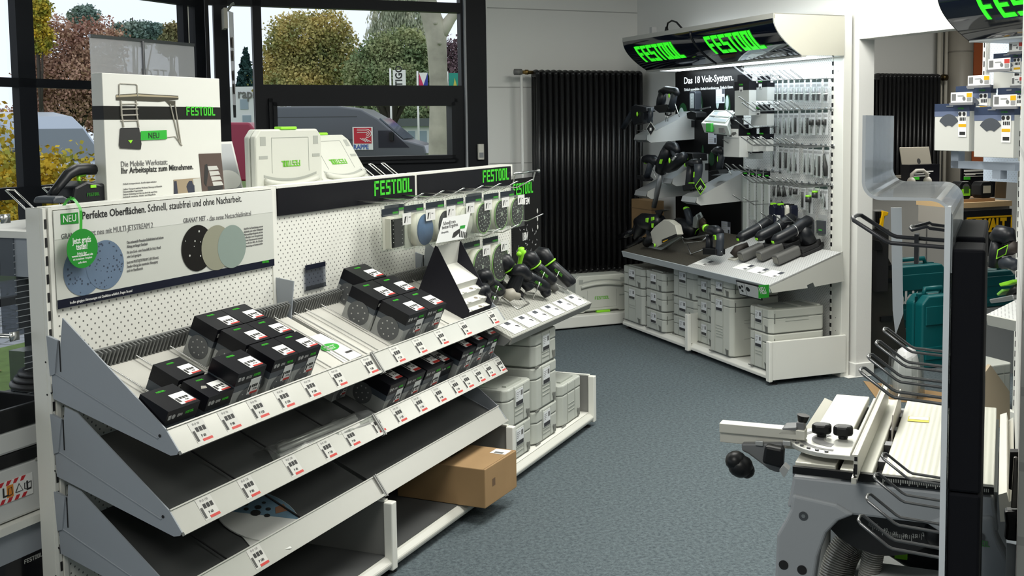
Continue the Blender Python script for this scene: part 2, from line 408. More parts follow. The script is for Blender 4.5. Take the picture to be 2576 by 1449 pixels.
# ================================================================ outside the windows
def W(px,py,D):                                                    # point on the pixel's ray at depth D
    r=pray(px,py); return Vector((0,0,CAM_H))+r*(D/r.y)
def leafmat(name,c1,c2,sc=1.2):
    m=mat(name,c1,.8,var=.01); t=m.node_tree; b=t.nodes['Principled BSDF']
    for n in t.nodes:
        if n.bl_idname=='ShaderNodeTexNoise': n.inputs['Scale'].default_value=sc
        if n.bl_idname=='ShaderNodeMix': n.inputs[6].default_value=(*c1,1); n.inputs[7].default_value=(*c2,1)
        if n.bl_idname=='ShaderNodeTexNoise': nz=n
        if n.bl_idname=='ShaderNodeMix': mx=n
    r=t.nodes.new('ShaderNodeMapRange'); r.inputs[1].default_value=.35; r.inputs[2].default_value=.65
    t.links.new(nz.outputs['Fac'],r.inputs[0]); t.links.new(r.outputs[0],mx.inputs[0])
    b.inputs['Specular IOR Level'].default_value=.2
    return m
RNG=np.random.default_rng(3)
def leaves(name,blobs,n,size,m,parent,droop=0,shell=.45):
    """leaf quads spread through a set of ellipsoid clumps (cx,cy,cz,rx,ry,rz)"""
    B=np.array(blobs,float); vol=B[:,3]*B[:,4]*B[:,5]; k=RNG.choice(len(B),n,p=vol/vol.sum())
    d=RNG.normal(size=(n,3)); d/=np.linalg.norm(d,axis=1)[:,None]
    rad=(shell+(1-shell)*RNG.random((n,1)))**.7
    rad*=1+.17*RNG.normal(size=(n,1))
    P=B[k,:3]+d*rad*B[k,3:]
    a=RNG.normal(size=(n,3)); a/=np.linalg.norm(a,axis=1)[:,None]
    c=np.cross(a,RNG.normal(size=(n,3))); c/=np.linalg.norm(c,axis=1)[:,None]
    s=size*(.6+.8*RNG.random((n,1)))
    if droop: a=np.array([0,0,-1.])+.15*a; s2=s*droop
    else: s2=s
    V=np.stack([P-c*s*.5,P-a*s2*.5+0*c,P+c*s*.5,P+a*s2*.5],1).reshape(-1,3)
    me=bpy.data.meshes.new(name); me.vertices.add(4*n); me.vertices.foreach_set('co',V.ravel())
    me.loops.add(4*n); me.loops.foreach_set('vertex_index',np.arange(4*n)); me.polygons.add(n)
    me.polygons.foreach_set('loop_start',np.arange(0,4*n,4)); me.materials.append(m); me.update(calc_edges=True); me.validate()
    o=bpy.data.objects.new(name,me); COL.objects.link(o)
    if parent: o.parent=parent
    return o
BARK=mat('dark_bark',(.06,.05,.045),.9,bump=.4,bscale=20)
BARKP=mat('pale_bark',(.42,.40,.33),.85,var=.85,vscale=2.4,bump=.5,bscale=12)
GZ=-.5
def tree(px,D,blobs_px,n,size,m,label,trunk=.16,name='tree',droop=0,cat='tree',group=None,bark=BARK,branches=3,depth=.8,shell=.55):
    base=W(px,330,D); base.z=GZ
    t=thing(name,label,cat,T(*base),group)
    k=F_PX/D; bl=[]
    for x,y,rx,ry in blobs_px:
        c=W(x,y,D)-base; bl.append((c.x,c.y+random.uniform(-.3,.3)*rx/k,c.z,rx/k,depth*rx/k,ry/k))
    leaves('foliage',bl,n,size,m,t,droop,shell)
    b=MB(); b.smooth=True; top=max(q[2] for q in bl)
    b.tube([(0,0,0),(.05,0,top*.35),(-.04,.05,top*.65),(0,0,top)],[trunk,trunk*.85,trunk*.6,trunk*.2],8)
    for q in bl[:branches+4]:
        b.tube([(0,0,top*.35),((q[0])*.55,q[1]*.5,top*.3+q[2]*.35),(q[0],q[1],q[2])],[trunk*.6,trunk*.4,trunk*.1],6)
    b.build('trunk',bark,t)
    return t
L_RUST=leafmat('russet_leaves',(.36,.19,.16),(.54,.36,.26)); L_YEL=leafmat('yellow_leaves',(.70,.46,.04),(.30,.32,.06),2.5)
L_OAK=leafmat('autumn_yellow_green_leaves',(.24,.28,.12),(.60,.48,.18),.8); L_GRN=leafmat('green_leaves',(.16,.24,.12),(.36,.39,.20),.9)
L_BIR=leafmat('pale_birch_leaves',(.38,.43,.32),(.58,.58,.45),.9); L_PIN=leafmat('blue_pine_needles',(.16,.25,.23),(.28,.34,.29),.6)
L_PUR=leafmat('purple_leaves',(.12,.08,.11),(.24,.16,.18),.8); L_CON=leafmat('dark_fir_needles',(.015,.05,.05),(.04,.09,.085),.6)
L_TAN=leafmat('tan_leaves',(.30,.22,.11),(.18,.20,.10),.7)
# ground
gm=mat('meadow_grass',(.12,.19,.05),.95,var=.4,vscale=3)
struct('ground',MB().poly((-70,2,GZ),(60,2,GZ),(60,150,GZ),(-70,150,GZ)),gm,recalc=False)
pv=mat('grey_paving',(.30,.32,.35),.8); t_=pv.node_tree; br=t_.nodes.new('ShaderNodeTexVoronoi'); br.feature='DISTANCE_TO_EDGE'; br.inputs['Scale'].default_value=6
tc_=t_.nodes.new('ShaderNodeTexCoord'); t_.links.new(tc_.outputs['Object'],br.inputs['Vector']); mr=t_.nodes.new('ShaderNodeMapRange'); mr.inputs[2].default_value=.06
t_.links.new(br.outputs['Distance'],mr.inputs[0]); mxx=t_.nodes.new('ShaderNodeMix'); mxx.data_type='RGBA'; t_.links.new(mr.outputs[0],mxx.inputs[0])
mxx.inputs[6].default_value=(.06,.07,.06,1); mxx.inputs[7].default_value=(.27,.29,.33,1); t_.links.new(mxx.outputs[2],t_.nodes['Principled BSDF'].inputs['Base Color'])
cy=LW @ Vector((0,.2,0))
struct('path',MB().box(-4.5,12,1.5,4.5,-.2,-.05),pv,LW)
struct('lawn',MB().box(-4.5,12,.11,1.5,-.2,-.04),mat('short_grass',(.10,.17,.04),.95,var=.45,vscale=9,bump=.8,bscale=60),LW)
# fallen leaves on the path
for i in range(14):
    x=random.uniform(4.8,8.0); y=random.uniform(.5,3.6); a=random.uniform(0,6)
    M=LW @ T(x,y,-.03) @ Matrix.Rotation(a,4,'Z') @ RX(random.uniform(-25,25))
    solo('fallen_leaf',MB().poly((-.06,0,0),(-.02,-.04,.01),(.05,-.02,0),(.08,.01,.02),(.03,.045,0),(-.03,.035,.012)),mat('fallen_leaf_brown',(.42,.18,.08),.8),M,'brown fallen leaf on the paving or grass outside the left window','leaf','fallen leaves outside',recalc=False)
# hedge by the left window
def hedge(M,x0,x1,y0,y1,z1,n,m,label,sz=.07):
    t=thing('hedge',label,'hedge',M)
    bl=[]; k=max(3,int((x1-x0)/.35))
    for i in range(k):
        x=x0+(x1-x0)*(i+.5)/k
        for z in (.35,.75,1.1):
            if z<z1: bl.append((x+random.uniform(-.1,.1),(y0+y1)/2,z*z1/1.2+random.uniform(-.08,.08),.34,(y1-y0)/2,.33))
    leaves('foliage',bl,n,sz,m,t,shell=.2)
    b=MB()
    for i in range(k):
        x=x0+(x1-x0)*(i+.5)/k; b.tube([(x,(y0+y1)/2,0),(x+.05,(y0+y1)/2,z1*.7)],[.02,.01],5)
    b.build('stems',BARK,t); return t
hedge(LW @ T(0,0,-.1),6.6,9.1,4.6,6.0,1.75,11000,L_YEL,'tall yellow autumn hedge close outside the glazed wall',.062)
hedge(LW @ T(0,0,-.1),9.6,11.0,5.4,6.6,1.22,6500,L_YEL,'lower rounded yellow bush in front of the silver van',.06)
# trees: left window
tree(190,42,[(150,130,80,80),(235,120,75,70),(190,200,110,60),(120,220,60,60),(260,215,70,60),(170,270,90,40)],24700,0.095,L_RUST,'russet leaved tree through the upper left window pane',.2)
tree(105,40,[(100,95,35,40),(95,40,30,40),(110,20,25,25)],3420,0.095,L_YEL,'thin yellow leaved tree at the edge of the left mullion',.1)
tree(345,62,[(215,45,35,28),(350,85,45,28),(390,80,30,22),(300,80,22,20)],9880,0.153,L_PIN,'blue green pine top above the grey roll-up banner',.16)
tree(437,60,[(437,85,26,26),(432,115,35,25)],4560,0.143,L_TAN,'tan rounded tree top right of the blue green pine',.14)
tree(330,70,[(120,300,130,30),(330,270,160,70),(470,280,90,70)],19760,0.190,L_RUST,'distant belt of rusty bushes behind the silver van',.12,name='bush',cat='bush')
b=MB(); b.smooth=True; p=W(483,330,12); p.z=-.1; 
solo('birch_tree',b.tube([(0,0,0),(.0,0,1.5),(-.01,0,3),(.02,0,5)],[.05,.045,.042,.04],10),BARKP,T(*p),'slim pale tree trunk in the narrow pane by the corner post','tree')
# trees: rear window
tree(770,55,[(760,90,80,55),(830,75,50,50),(720,140,65,55),(790,160,100,55),(860,130,45,60),(690,190,45,50),(750,215,90,50),(860,205,60,50)],34200,0.124,L_OAK,'broad yellow green autumn tree filling the left of the upper window',.35)
tree(985,52,[(960,140,55,45),(1020,125,60,50),(1060,160,50,45),(930,190,60,45),(1010,200,90,45),(900,170,35,35)],28500,0.119,L_GRN,'round dark green tree beside the pale trunk',.3)
tree(985,66,[(960,50,30,60),(1000,30,40,60),(940,100,22,40),(1040,40,40,60),(1060,90,35,40)],11400,0.076,L_BIR,'pale drooping birch behind the round green tree',.16,droop=3.0,bark=BARKP)
tree(1140,50,[(1140,150,35,50),(1150,190,45,40),(1125,250,40,60)],9880,0.119,L_PUR,'purple leaved tree right of the pale trunk',.2)
tree(1060,75,[(1000,290,110,35),(1110,290,70,40),(930,260,60,30)],15960,0.167,L_GRN,'distant green shrubs behind the flag poles',.15,name='bush',cat='bush')
# conifer in the narrow strip pane
base=W(622,330,75); base.z=GZ; t=thing('fir_tree','dark pointed fir tree in the narrow strip pane','tree',T(*base))
k=F_PX/75; bl=[]
for i in range(12):
    f=i/11; y=125+f*115; r=4+f*24; c=W(618+f*2,y,75)-base; bl.append((c.x,0,c.z,r/k,r/k,9/k))
leaves('foliage',bl,3200,.30,L_CON,t,shell=.3); b=MB(); b.cyl((0,0,0),(0,0,7),.15,.03); b.build('trunk',BARK,t)
# big pale trunk with a fork, near
D=17.; p0=W(1098,330,D); p0.z=GZ; t=thing('plane_tree','thick pale mottled trunk with a forked crown by the right window edge','tree',T(*p0))
def rel(px,py,d=D): return tuple(W(px,py,d)-p0)
b=MB(); b.smooth=True
b.tube([(0.02,0,0),rel(1105,380),rel(1106,260),rel(1103,200),rel(1099,120),rel(1096,75),rel(1078,20),rel(1066,-40),rel(1060,-120)],[.19,.165,.155,.14,.15,.17,.15,.13,.1],12)
b.tube([rel(1100,95),rel(1118,70),rel(1135,45),rel(1165,8),rel(1190,-50)],[.12,.10,.08,.07,.06],10)
b.ball(rel(1098,60),.06,.2,.06); b.ball(rel(1108,110),.05,.2,.05)
b.build('trunk',BARKP,t)
leaves('foliage',[(*rel(1060,-160),1.2,1.2,.5),(*rel(1180,-120),.9,.9,.5)],900,.14,L_GRN,t)
# flags
def flag(px,x0,x1,y0,y1,label,kind):
    D=48.; pb=W(px,330,D); pb.z=GZ; t=thing('flagpole',label,'flag',T(*pb)); kk=D/F_PX
    b=MB(); b.smooth=True; b.cyl((0,0,0),(0,0,W(px,y0-4,D).z-GZ),.05,.04); b.build('pole',mat('white_pole',(.8,.8,.8),.4),t)
    a=W(x0,y0,D)-pb; c=W(x1,y1,D)-pb
    f=MB()
    if kind=='white': f.mt(0).box(a.x,c.x,-.02,0,c.z,a.z)
    if kind=='tri':
        f.mt(0).prism([(a.x,a.z),(c.x,a.z),((a.x+c.x)/2,(a.z+c.z)/2)],-.02,0,'y'); f.mt(1).prism([(a.x,a.z),((a.x+c.x)/2,(a.z+c.z)/2),(c.x*.5+a.x*.5,c.z),(a.x,c.z)],-.02,0,'y'); f.mt(2).prism([(c.x,a.z),(c.x,c.z),((a.x+c.x)/2,c.z),((a.x+c.x)/2,(a.z+c.z)/2)],-.02,0,'y')
    if kind=='green':
        f.mt(0).box(a.x,c.x,-.02,0,c.z,a.z); f.mt(1).prism([(a.x*.8+c.x*.2,c.z),(c.x*.9+a.x*.1,c.z),((a.x+c.x)/2,a.z*.8+c.z*.2)],-.05,-.02,'y')
    f.build('flag_cloth',{'white':PAPER,'tri':[PAPER,mat('flag_red',(.6,.03,.12),.7),mat('flag_blue',(.03,.05,.35),.7)],'green':[mat('flag_green',(.02,.28,.22),.7),mat('flag_gold',(.55,.50,.1),.7)]}[kind],t)
    return t,a,c
t,a,c=flag(985,988,1022,176,250,'white banner flag with upright grey lettering on a white pole','white')
text('TIGO',Matrix.Translation(((a.x+c.x)/2+.12,-.03,c.z+.55)) @ FRONT @ Matrix.Rotation(PI/2,4,'Z'),.42,INK,t,sx=.9,bold=.01)
flag(1053,1054,1077,183,245,'red white and blue flag on a white pole','tri')
flag(1128,1129,1160,184,245,'green flag with a yellow triangle on a white pole','green')
# white house beyond the strip pane and a pale building behind the flags
D=60.; p=W(615,330,D); p.z=GZ; kk=D/F_PX; t=thing('office_building','white building with grey lettering across the street','building',T(*p))
MB().box(-3,1.2,0,4,0,W(615,218,D).z-GZ).build('wall',mat('white_facade',(.80,.82,.86),.8),t)
for (x0,x1,y0,y1) in ((604,625,250,275),(610,632,290,312)):
    a=W(x0,y0,D)-p; c=W(x1,y1,D)-p; MB().box(a.x,c.x,-.03,0,c.z,a.z).build('window',mat('blue_grey_window',(.30,.38,.46),.2),t)
a=W(598,247,D)-p; text('rapid',T(a.x,-.04,a.z) @ FRONT,.72,INKG,t,sx=.85,ext=.01,bold=.012)
D=70.; p=W(1080,330,D); p.z=GZ; t=thing('pavilion','low pale building behind the bare trees and flag poles','building',T(*p))
p.y+=14
a=W(1010,318,D)-p; c=W(1135,350,D)-p; a.y=c.y=0; MB().box(a.x,c.x,0,3,0,a.z).build('wall',mat('pale_facade',(.72,.76,.78),.8),t); MB().box(a.x-.3,c.x,-.3,3.3,a.z,a.z+.5).build('roof',mat('slate_roof',(.12,.14,.15),.7),t)
b=MB()
for i in range(4): b.box(a.x+.4+i*.75,a.x+.85+i*.75,-.03,0,.5,a.z-.3)
b.build('windows',mat('blue_grey_window',(.30,.38,.46),.2),t)
# grey delivery van in the lower casement
def van(M,label,col,flip=1,logo=False):
    t=thing('van',label,'van',M)
    k=flip
    side=[(-2.9,.35),(2.75,.35),(2.85,.75),(2.78,1.02),(2.0,1.24),(1.15,1.98),(.55,2.32),(-.3,2.44),(-2.75,2.44),(-2.9,2.3)]
    b=MB(); b.prism([(x*k,z) for x,z in side],-1.0,1.0,'y'); b.build('body',mat(col[0],col[1],.3,.3),t,bevel=.06,seg=3)
    b=MB()
    for s in (-1.006,1.006): b.prism([(x*k,z) for x,z in ((1.15,.95),(1.15,1.56),(1.62,1.56),(2.25,.95))],s-.004,s+.004,'y')
    b.build('side_window',mat('van_glass',(.03,.04,.05),.1),t)
    b=MB(); b.prism([(x*k,z) for x,z in ((2.02,1.25),(2.07,1.27),(1.20,2.01),(1.17,1.97))],-.86,.86,'y'); b.build('windscreen',mat('pale_screen',(.10,.13,.16),.1),t)
    for xx in (-1.75,1.85):
        for s in (-.9,.9):
            w=MB(); w.cyl((xx*k,s-.1,.34),(xx*k,s+.1,.34),.34,n=18); w.build('wheel',BLACKM,t)
    b=MB(); 
    for s in (-1,1): b.box(min(1.55*k,1.7*k),max(1.55*k,1.7*k),s*1.02-.08,s*1.02+.08,1.2,1.5)
    b.build('mirror',BLACK,t)
    b=MB(); b.box(-2.7 if k>0 else -.4,.4 if k>0 else 2.7,-1.012,-1.0,1.22,1.26); b.box(-2.7 if k>0 else -.4,.4 if k>0 else 2.7,-1.012,-1.0,2.05,2.07); b.build('body_moulding',mat('van_trim',(.05,.055,.06),.5),t)
    return t
p=W(888,330,40); p.z=-.24
vt=van(T(p.x,p.y,p.z) @ Matrix.Rotation(-.04,4,'Z'),'dark grey delivery van with a red logo square parked across the rear window',('van_grey',(.12,.13,.15)))
LGM=T(.34,0,.0)@S3(1,1,.95)
lg=MB(); lg.use(LGM).box(-.10,.62,-1.03,-1.012,.93,1.78); lg.build('logo_board',PAPER,vt)
lg=MB(); lg.use(LGM).box(-.05,.57,-1.045,-1.03,1.17,1.75); lg.build('logo_square',mat('logo_red',(.55,.02,.04),.5),vt)
lg=MB(); lg.use(LGM@T(.26,-1.05,-.14)@S3(1.2,1,1))
for r0 in (.16,.10,.04):
    pts=[]
    for i in range(9):
        a=-PI/2+PI*i/8; pts.append((.10+r0*math.cos(a),0,1.68+r0*math.sin(a)))
    lg.tube([(-.16,0,1.68+r0)]+pts[::-1],.014,4)
for dx in (0,.07,.14): lg.tube([(-.08+dx,0,1.50),(.10+dx,0,1.37)],.014,4)
lg.build('logo_stripes',PAPER,vt)
text('RAPPE',T(.26,-1.04,.91) @ FRONT,.23,mat('logo_blue',(.05,.12,.40),.5),vt,sx=.85,bold=.006)
p=W(62,330,28); p.z=-.5
van(T(p.x,p.y,p.z) @ Matrix.Rotation(-.62,4,'Z'),'silver blue van nose behind the yellow hedge',('van_silver',(.34,.40,.50)))
p=W(605,330,31); p.z=-.33; t=thing('car','dark red car parked beyond the strip pane','car',T(p.x,p.y,p.z)@S3(1,1,1.18))
b=MB(); b.prism([(-2.1,.3),(2.1,.3),(2.1,.75),(1.9,1.0),(1.0,1.12),(.5,1.66),(-1.2,1.68),(-1.95,1.1),(-2.1,.8)],-.85,.85,'y'); b.build('body',mat('car_red',(.30,.02,.06),.3),t,bevel=.05)
b=MB()
for xx in (-1.3,1.3):
    for s in (-.78,.78): b.cyl((xx,s-.09,.31),(xx,s+.09,.31),.31,n=16)
b.build('wheels',BLACKM,t)
p=W(270,330,34); p.z=-.42
for i,(px,z,c,nm) in enumerate(((105,1.75,(.05,.3,.25),'green'),(190,1.7,(.75,.78,.82),'white'))):
    q=W(px,330,58); q.z=-.45; t=thing('street_sign_board',nm+' notice board standing by the parking area','board',T(*q)); MB().box(-.45,.45,0,.06,z-.2,z+.35).build('board',mat('board_'+nm,c,.6),t); MB().box(-.03,.03,.02,.06,0,z).build('post',DKSTEEL,t)
# ================================================================ the gondola
PEGW=pegmat('white_pegboard',(.80,.80,.745),.028,.0030,hole=(.16,.16,.15))
def festool(mb,M,h,t=.0015,sx=1): return boxword(mb,'FESTOOL',M,h,t,sx)
BACK_MOD=[]
PSX=at(GF,106,526,y=0).x; PSD=at(GF,69,526,x=PSX).y
g=thing('gondola_shelving','long white double sided gondola shelving with pegboard backs','shelving',GF)
for i,(x0,x1,nm) in enumerate(((PSX,.010,'upright_post'),(.985,1.015,'upright_post'),(1.985,2.015,'upright_post'),(2.985,3.02,'upright_post'))):
    b=MB(); b.box(x0,x1,.0,PSD if i==0 else .075,0.03,1.35)
    if i==0:
        b.box(-.002,.022,.012,.06,.03,1.35); b.box(.014,.027,-.004,.02,.03,1.35)
        b.mt(1)
        for k in range(26):
            z=1.32-k*.05; b.box(PSX+.004,PSX+.011,-.0012,.0005,z-.026,z)
        b.mt(0); b.mt(1)
        for z in (.93,.84,.33): b.add([(PSX-.0008,PSD*.25+.003*math.cos(a),z+.003*math.sin(a)) for a in [k*PI/5 for k in range(10)]],[list(range(10))])
    b.build(nm,[WHITE,BLACKM],g,bevel=0)
for b0,x0,x1 in ((0,.027,.985),(1,1.015,1.985),(2,2.015,2.985)):
    MB().box(x0,x1,.004,.02,.06,1.345).build('back_panel',PEGW,g)
    MB().box(x0,x1,-.002,.05,1.343,1.352).build('top_cap',WHITE,g)
    b=MB(); b.prism([(-.455,.03),(-.46,.05),(-.44,.066),(-.42,.070),(0,.070),(0,.03)],b0+.004,b0+.996,'x'); b.build('base_tray',mat('base_white',(.62,.62,.57),.35),g,bevel=.006)
    MB().box(b0+.01,b0+.99,-.43,.0,.0705,.072).build('base_mat',SHELFG if b0<2 else WHITE,g)
    for x in (b0+.03,b0+.97): 
        f=MB(); f.lathe([(.0,0),(.026,0),(.024,.006),(.007,.012),(.007,.03),(0,.03)],12,T(x,-.42,0)); f.build('levelling_foot',BLACK,g)
for x in (1,2,3):
    MB().box(x-.008,x+.008,-.43,0,.07,.262).build('base_divider',mat('divider_grey',(.22,.22,.21),.45) ,g)
    b=MB(); b.box(x-.017,x+.017,-.462,-.428,.022,.262); b.build('divider_post',WHITE,g,bevel=.004)
    b=MB(); b.box(x-.010,x+.010,-.43,0,.262,.268); b.build('divider_cap',WHITE,g)
# rear side: top shelf and lower shelves seen past the post
for z,n in ((1.265,'back_shelf'),): MB().box(.16,2.9,.08,.60,z-.02,z).build(n,WHITE,g)
for x in (.17,.985,1.985,2.88): MB().box(x,x+.012,.08,.58,1.13,1.245).build('shelf_bracket',GREYM,g)
# header boards
for x0,x1,k in ((1.018,1.985,0),(2.015,2.985,1)):
    h=thing('header_board',('black header board with green lettering above the empty pegboard','black header board with green lettering above the hanging sanding pads')[k],'sign',GF @ T(x0,-.008,1.245))
    w=x1-x0; MB().box(0,w,0,.01,0,.097).build('board',CARDB,h)
    mb=MB(); festool(mb,T(w-.335,-.0005,.029) @ FRONT,.061); mb.build('lettering',GREEN,h)
# ---------------------------------------------------------------- sloped shelves
ZK=[.742-.2165*k for k in range(3)]
TILT=23.7
def SHM(k,x=0): return GF @ T(x,-.39,ZK[k]) @ RX(TILT)              # on the surface of shelf k, y up the slope
LABX={(0,0):[(505,1082,'60'),(578,1055,'80'),(650,1025,'120'),(716,1000,'150'),(783,973,'180'),(851,946,'60'),(930,917,'80')],
 (0,1):[(1000,888,'120'),(1056,869,'150'),(1111,847,'180'),(1170,823,'80'),(1240,798,'240')],
 (1,0):[(524,1279,'60'),(627,1228,'80'),(738,1170,'40'),(824,1130,'120'),(884,1103,'60'),(950,1074,'80')],
 (1,1):[(1004,1044,'120'),(1056,1020,'150'),(1105,992,'180'),(1147,970,'240'),(1175,953,'60'),(1205,938,'80'),(1231,925,'120'),(1258,912,'80')],
 (2,0):[(650,1412,'180')],(2,1):[]}
LIPA=math.degrees(math.atan2(.039,.06))                             # lip leans back
RAILM=mat('satin_price_rail',(.50,.50,.465),.3,.35)
for k in range(3):
    for bay in (0,1):
        place=('upper','middle','lower')[k]+' sloped shelf of the '+('near bay below the big abrasive poster','far bay below the empty pegboard')[bay]
        t=thing('sloped_shelf',place+(' with a grey board' if k else ' with a light board'),'shelf',GF @ T(bay,0,ZK[k]),'sloped gondola shelves')
        TS=T(0,-.39,0) @ RX(TILT)
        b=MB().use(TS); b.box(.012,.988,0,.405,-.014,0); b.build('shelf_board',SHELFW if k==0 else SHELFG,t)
        for xs in ((0.0,) if bay==0 else (0.0,.994)):
            b=MB()
            if bay==1 and xs==0:
                b.prism([(-.075,.275),(-.055,.11),(-.004,.09),(0,.285)],xs-.002,xs+.003,'x').build('side_bracket',GREYM,t); continue
            ap=[(-.052,.313)] if k==0 else [(-.045,.285),(-.088,.272)]
            b.prism(ap+[(-.386,.040),(-.427,-.016),(-.420,-.026),(-.400,-.030),(-.006,.088),(0,.262),(-.036,.250),(-.038,.225)],xs,xs+.004,'x')
            b.prism([(.003,.262),(-.036,.252),(-.020,.158),(-.003,.152)],xs-.005,xs,'x')
            b.tube([(xs-.001,-.020,.158),(xs-.001,-.362,.012)],.0022,5)
            b.mt(1); b.disc((xs-.0015,-.368,.020),.0045,'x',10); b.disc((xs-.0055,-.006,.105),.003,'x',8)
            b.box(xs-.0012,xs-.0008,-.040,-.036,.165,.25)
            b.build('side_bracket',[GREYM,BLACKM],t)
        if k==0:
            b=MB().use(TS); b.box(.012,.99,.385,.392,0,.052)
            for i in range(62): x=.016+i*.0157; b.box(x,x+.005,.367,.386,0,.052)
            b.build('divider_rack',GREYD,t)
            rods=(.06,.135,.255,.395,.68,.80,.91) if bay==0 else (.02,.09,.19,.33,.50,.62,.86)
        else: rods=(.30,.52,.80) if k==1 and bay==0 else (.25,.6) if bay==0 else ()
        for x in rods:
            b=MB().use(TS); b.smooth=True; b.tube([(x,.0,.012),(x,.37,.012),(x,.378,.03)],.0028,6); b.build('divider_rod',CHROME if k==0 else BLACKM,t)
        LM=T(0,-.388,.040) @ Matrix(((1,0,0,0),(0,.84,.545,0),(0,-.545,.84,0),(0,0,0,1)))
        # price rail: leaning strip from (-.386,.040) down to (-.427,-.02)
        d_=Vector((0,-.041,-.058)).normalized(); n_=Vector((0,-d_.z*-1,d_.y))
        RM=Matrix(((1,0,0,0),(0,-d_.y,d_.z,-.428),(0,-d_.z,-d_.y,-.020),(0,0,0,1)))     # x along, y up the strip, z outwards
        r=MB().use(RM); L=.0715
        r.box(.002,.998,0,L,-.004,0); r.box(.002,.998,-.006,.003,-.004,.006); r.box(.002,.998,L-.003,L+.001,-.004,.004)
        rail=r.build('price_rail',RAILM,t)
        if bay==0: 
            q=MB().use(RM); q.box(.985,1.0,-.010,L+.003,-.006,.007); q.box(.992,.999,-.012,L+.004,.007,.009); q.build('rail_joint',mat('grey_joint',(.30,.30,.29),.35,.4),t,bevel=.002)
        for (px,py,pv_) in LABX[(k,bay)]:
            lx=at(GF,px,py,y=-.41).x-bay
            q=MB().use(RM @ T(lx-.030,.004,.0007))
            q.mt(0).poly((.0,0,0),(.060,0,0),(.060,.062,0),(.0,.062,0))
            q.mt(1)
            for j in range(3): q.box(.016+j*.0135,.027+j*.0135,.030,.0435,0,.0004)
            for j in range(6): q.box(.002+j*.0016,.0028+j*.0016,.004,.036,0,.0004)
            q.txt('P '+pv_,T(.024,.0125,.0003),.011,.9,.0002)
            q.mt(3).txt('Ø '+('90' if lx<.5 and bay==0 and k==0 else '150'),T(.022,.050,.0003),.010,.9)
            q.disc((.017,.054,.0004),.0036,'z',10)
            q.mt(2).box(.022,.060,0,.0075,0,.0006)
            q.build('price_label',[mat('label_paper',(.60,.60,.565),.5),INK,RED,mat('pale_ink',(.30,.30,.29),.6)],rail)
# ---------------------------------------------------------------- abrasive boxes
BANDM=mat('blue_grey_print',(.055,.068,.085),.3); LPRINT=mat('pale_print',(.36,.37,.36),.35); DISCG=mat('disc_grey_print',(.11,.115,.12),.5)
def abrasive_box(M,W,L,H,label,wear=False,grit='120',flip=False,group='abrasive boxes on the gondola'):
    t=thing('abrasive_box',label,'box',M,group)
    z2=H-.042; z1=z2-.022
    b=MB(); 
    if H>.09:
        b.mt(0).box(0,W,0,L,z2,H); b.mt(1).box(.0005,W-.0005,.0005,L-.0005,z1,z2)
        b.mt(2).box(.0005,W-.0005,.0005,L-.0005,0,z1)
    else: b.mt(0).box(0,W,0,L,.03,H); b.mt(1).box(.0005,W-.0005,.0005,L-.0005,0,.03)
    b.build('carton',[CARDB,BANDM,LPRINT],t)
    if H>.09:
        b=MB(); r=min(L*.40,z2*.52); c=z2*.52
        for fx,ax in ((-.0006,'x'),):
            b.mt(0).disc((fx,L*.5,c),r,'x',24); b.mt(1)
            for k in range(8):
                a=k*PI/4+.3; b.disc((fx-.0005,L*.5+r*.62*math.cos(a),c+r*.62*math.sin(a)),r*.07,'x',7)
            b.disc((fx-.0005,L*.5,c),r*.07,'x',7)
        r=min(W*.36,z1*.56); b.mt(0).disc((W*.52,-.0006,z1*.50),r,'y',24); b.mt(1)
        for k in range(6):
            a=k*PI/3+.3; b.disc((W*.52+r*.6*math.cos(a),-.0011,z1*.5+r*.6*math.sin(a)),r*.07,'y',7)
        b.mt(2).poly((0,-.0004,0),(W*.16,-.0004,0),(0,-.0004,z1)); b.poly((W,-.0004,0),(W*.84,-.0004,0),(W,-.0004,z1))
        b.build('disc_print',[DISCG,mat('dot_print',(.55,.55,.53),.5),mat('pale_corner',(.50,.51,.49),.4)],t,recalc=False)
    def sticker(M2,w,h):
        q=MB().use(M2); q.mt(0).box(0,w,0,h,0,.0005)
        q.mt(1)
        for j in range(3): q.box(w*(.30+j*.2),w*(.46+j*.2),h*.42,h*.60,.0005,.0009)
        for j in range(5): q.box(w*(.05+j*.035),w*(.068+j*.035),h*.18,h*.58,.0005,.0009)
        q.txt('P'+grit,T(w*.5,h*.22,.0006),h*.17,1,.0001)
        q.mt(2).box(w*.28,w,0,h*.13,.0005,.0010)
        q.build('price_sticker',[PAPER,INK,RED],t)
    sw=W*.46; sticker(T(W*.50,L*.10,H),sw,L*.50) 
    if H>.09: sticker(T(W*.56,-.0004,z1-.022) @ FRONT,W*.36,.052)
    q=MB(); h=W*.055
    festool(q,T(W*.34,L*.80,H) @ RZ(0),h,.0006,.95); festool(q,T(W*.60,-.0002,H-.026) @ FRONT,h*1.15,.0005,.8)
    q.build('lettering',GREEN,t)
    q=MB(); q.mt(0).disc((W*.22,-.0006,H-.022),.007,'y',12); q.txt('Ø90' if W<.125 else 'Ø125',T(W*.34,-.0004,H-.027) @ FRONT,.012,.9,.0002); q.box(W*.06,W*.14,-.0008,0,H-.028,H-.016)
    q.build('front_icons',mat('icon_grey',(.45,.45,.44),.5),t)
    if wear:
        q=MB(); q.use(T(W*.15,L*.45,H)); q.poly((0,0,.0004),(.02,-.004,.0004),(.026,.006,.0004),(.012,.012,.0004)); q.build('scuff',mat('scuffed_card',(.32,.31,.28),.8),t,recalc=False)
    return t
